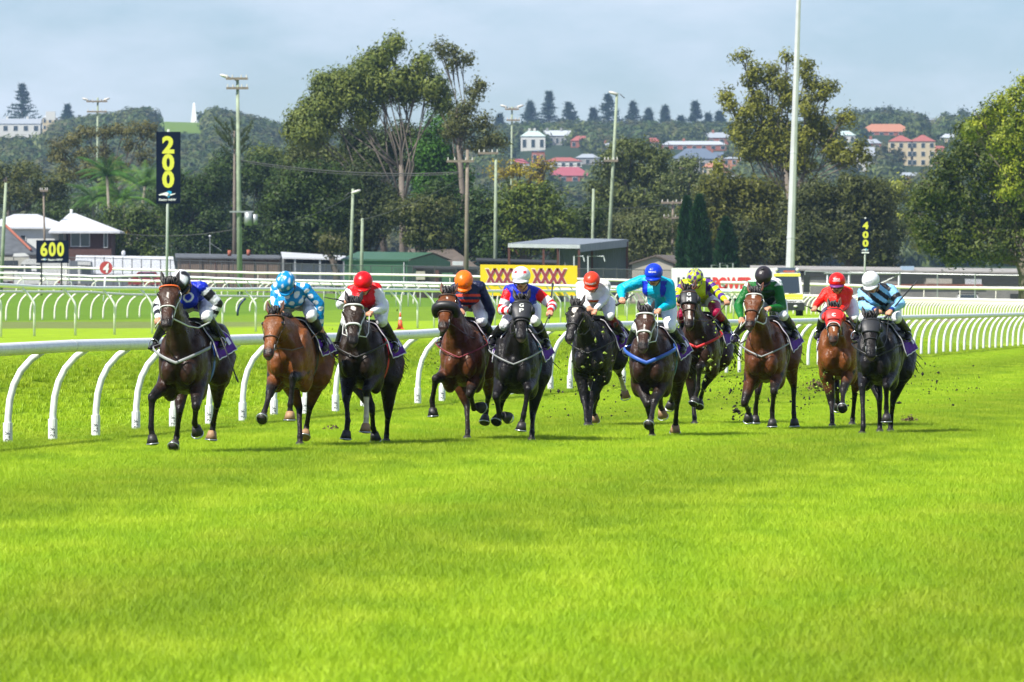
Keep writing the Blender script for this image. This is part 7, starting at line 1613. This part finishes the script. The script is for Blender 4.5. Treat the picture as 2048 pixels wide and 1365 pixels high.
 dict(plant=('FR', 'HR', 'HL'), cx=1752, s=164, a=8, coat=BLK, ear='dark', poll=('e', 1028, 700), muz=('e', 1040, 1255), FR=[('G', 850, 640), ('G', 865, 920), ('G', 840, 1230)], FL=[('G', 1180, 630), ('G', 1180, 920), ('G', 1185, 1120)], HR=[('G', 1085, 800), ('G', 1090, 1050), ('G', 1090, 1190)], HL=[('G', 1270, 830), ('G', 1240, 1050), ('G', 1232, 1210)],
      sg=dict(FR=(1, 1, 1), FL=(1, -1, -1), HR=(1, -1, 1), HL=(-1, -1, 1)), zf=-0.08, zr=-.08, tack=dict(bridle='black', breast='black', bwid=.010, girth='black', rein='black'), hood=dict(col='black', t1=.42, shine=-1),
      label='black horse in a plain black hood, farthest right of the field',
      j=dict(head=('e', 1035, 190), tilt=25, roll=-.15, sR=('e', 930, 340), sL=('e', 1310, 310), eR=('e', 930, 540), eL=('e', 1450, 500), hR=('e', 1140, 590), hL=('e', 1280, 610), kL=('e', 1305, 690), fL=('e', 1525, 990), fR=('e', 835, 990), silk=s11, cap=solid((.70, .70, .74)), puff=1.1, captext=(('RACING', .09, .016, .30, 'grey'),), whip=('L', ('e', 1665, 188), .1, 'long whip held up and back by the jockey in pale blue and black'),
             label='jockey in pale blue with black diagonal bands and a white cap')),
]
for h in HORSES:
    hs = make_horse(h); make_rider(hs, h['j'])
finish_growth()

# flying turf and clods kicked up behind and between the horses
def clods(name, label, n, boxes, size, col, seed):
    q = np.random.default_rng(seed); V = []; Fc = []; CL = []; m = mat(name + '_mat', col, rough=.95, var=.5, vscale=30)
    for i in range(n):
        x0, x1, y0, y1, s0, s1 = boxes[q.integers(0, len(boxes))]; px = q.uniform(x0, x1); py = q.triangular(y0, y0 * .35 + y1 * .65, y1); D = F / q.uniform(s0, s1); c = PX(px, py, D)
        if len(CL) < n / 22: CL.append(c.copy())
        elif q.random() < .4: c = CL[q.integers(0, len(CL))] + Vector(q.normal(size=3) * .16)
        if c.z < .06: continue
        r = size * q.lognormal(-.25, .55); k = len(V); a = q.normal(size=(6, 3)) * .25 + np.array([[1, 0, 0], [-1, 0, 0], [0, 1, 0], [0, -1, 0], [0, 0, 1], [0, 0, -1]]); sc = q.uniform(.5, 1.5, 3)
        for v in a: V.append(np.array(c) + v * r * sc)
        Fc += [(k + f_[0], k + f_[1], k + f_[2]) for f_ in ((0, 2, 4), (2, 1, 4), (1, 3, 4), (3, 0, 4), (2, 0, 5), (1, 2, 5), (3, 1, 5), (0, 3, 5))]
    return tag(mesh_obj(name, V, Fc, m), label, 'turf', kind='stuff')
clods('flying_clods', 'dark specks of soil thrown up by the hooves on the right', 900, [(1440, 1620, 720, 840, 140, 152), (1580, 1720, 700, 835, 140, 150), (1590, 1900, 690, 840, 135, 150), (1100, 1260, 690, 850, 142, 156), (1360, 1470, 660, 840, 140, 150), (1800, 1960, 700, 820, 120, 145), (1130, 1240, 600, 800, 156, 162), (1460, 1500, 700, 860, 150, 158)], .0095, (.020, .016, .010), 3)
clods('flying_clods', 'small clods of earth scattered among the horses on the left', 110, [(700, 1140, 640, 880, 145, 165), (500, 800, 700, 860, 150, 170), (840, 880, 700, 740, 165, 172), (640, 800, 560, 700, 145, 165)], .009, (.022, .017, .011), 4)
clods('flying_grass', 'torn pale green grass flying in front of the horses on the right', 150, [(1160, 1260, 620, 790, 157, 166), (1370, 1470, 640, 830, 155, 160), (1400, 1460, 600, 760, 155, 160), (1470, 1500, 690, 760, 150, 160), (1630, 1660, 740, 800, 157, 162)], .012, (.22, .30, .04), 5)
def divot(label, px, py, D, r, n, seed):
    q = np.random.default_rng(seed); V = []; Fc = []; c = PX(px, py, D)
    for i in range(n):
        p = np.array(c) + q.normal(size=3) * np.array([r, r, r * .55]); p[2] = max(.03, p[2]); k = len(V); rr = .012 * q.lognormal(0, .4)
        for v in q.normal(size=(4, 3)): V.append(p + v * rr)
        Fc += [(k, k + 1, k + 2), (k, k + 3, k + 1), (k + 1, k + 3, k + 2), (k, k + 2, k + 3)]
    return tag(mesh_obj('flying_turf', V, Fc, mat('soil_brown', (.12, .075, .045), rough=.95, var=.4, vscale=30)), label, 'turf', kind='stuff')
divot('puff of brown soil bursting from the grass right of the last horse', 1817, 843, F / 150, .055, 160, 1)
divot('ragged clump of turf torn up beside the red hooded horse', 1637, 772, F / 152, .06, 150, 2)
divot('small scuff of soil on the grass behind the third horse', 666, 862, F / 160, .05, 60, 3)

# birds of loose leaf in the air
# ================================================================ air
def haze():
    x0, x1, y0, y1, z0, z1 = -2750, 2750, -210, 4720, -12, 135
    mb = MB(); m = bpy.data.materials.new('haze'); m.use_nodes = True; nt = m.node_tree; nt.nodes.clear(); o = N(nt, 'ShaderNodeOutputMaterial'); v = N(nt, 'ShaderNodeVolumePrincipled')
    v.inputs['Color'].default_value = (.50, .74, 1.0, 1); v.inputs['Density'].default_value = HAZE; v.inputs['Anisotropy'].default_value = .3; nt.links.new(v.outputs[0], o.inputs['Volume'])
    mb.box((x0, y0, z0), (x1, y1, z1), m); b = mb.build('haze'); tag(b, 'thin blue daylight haze over the course and the hill', 'haze', kind='stuff'); return b
HAZE = 6.5e-5
haze()
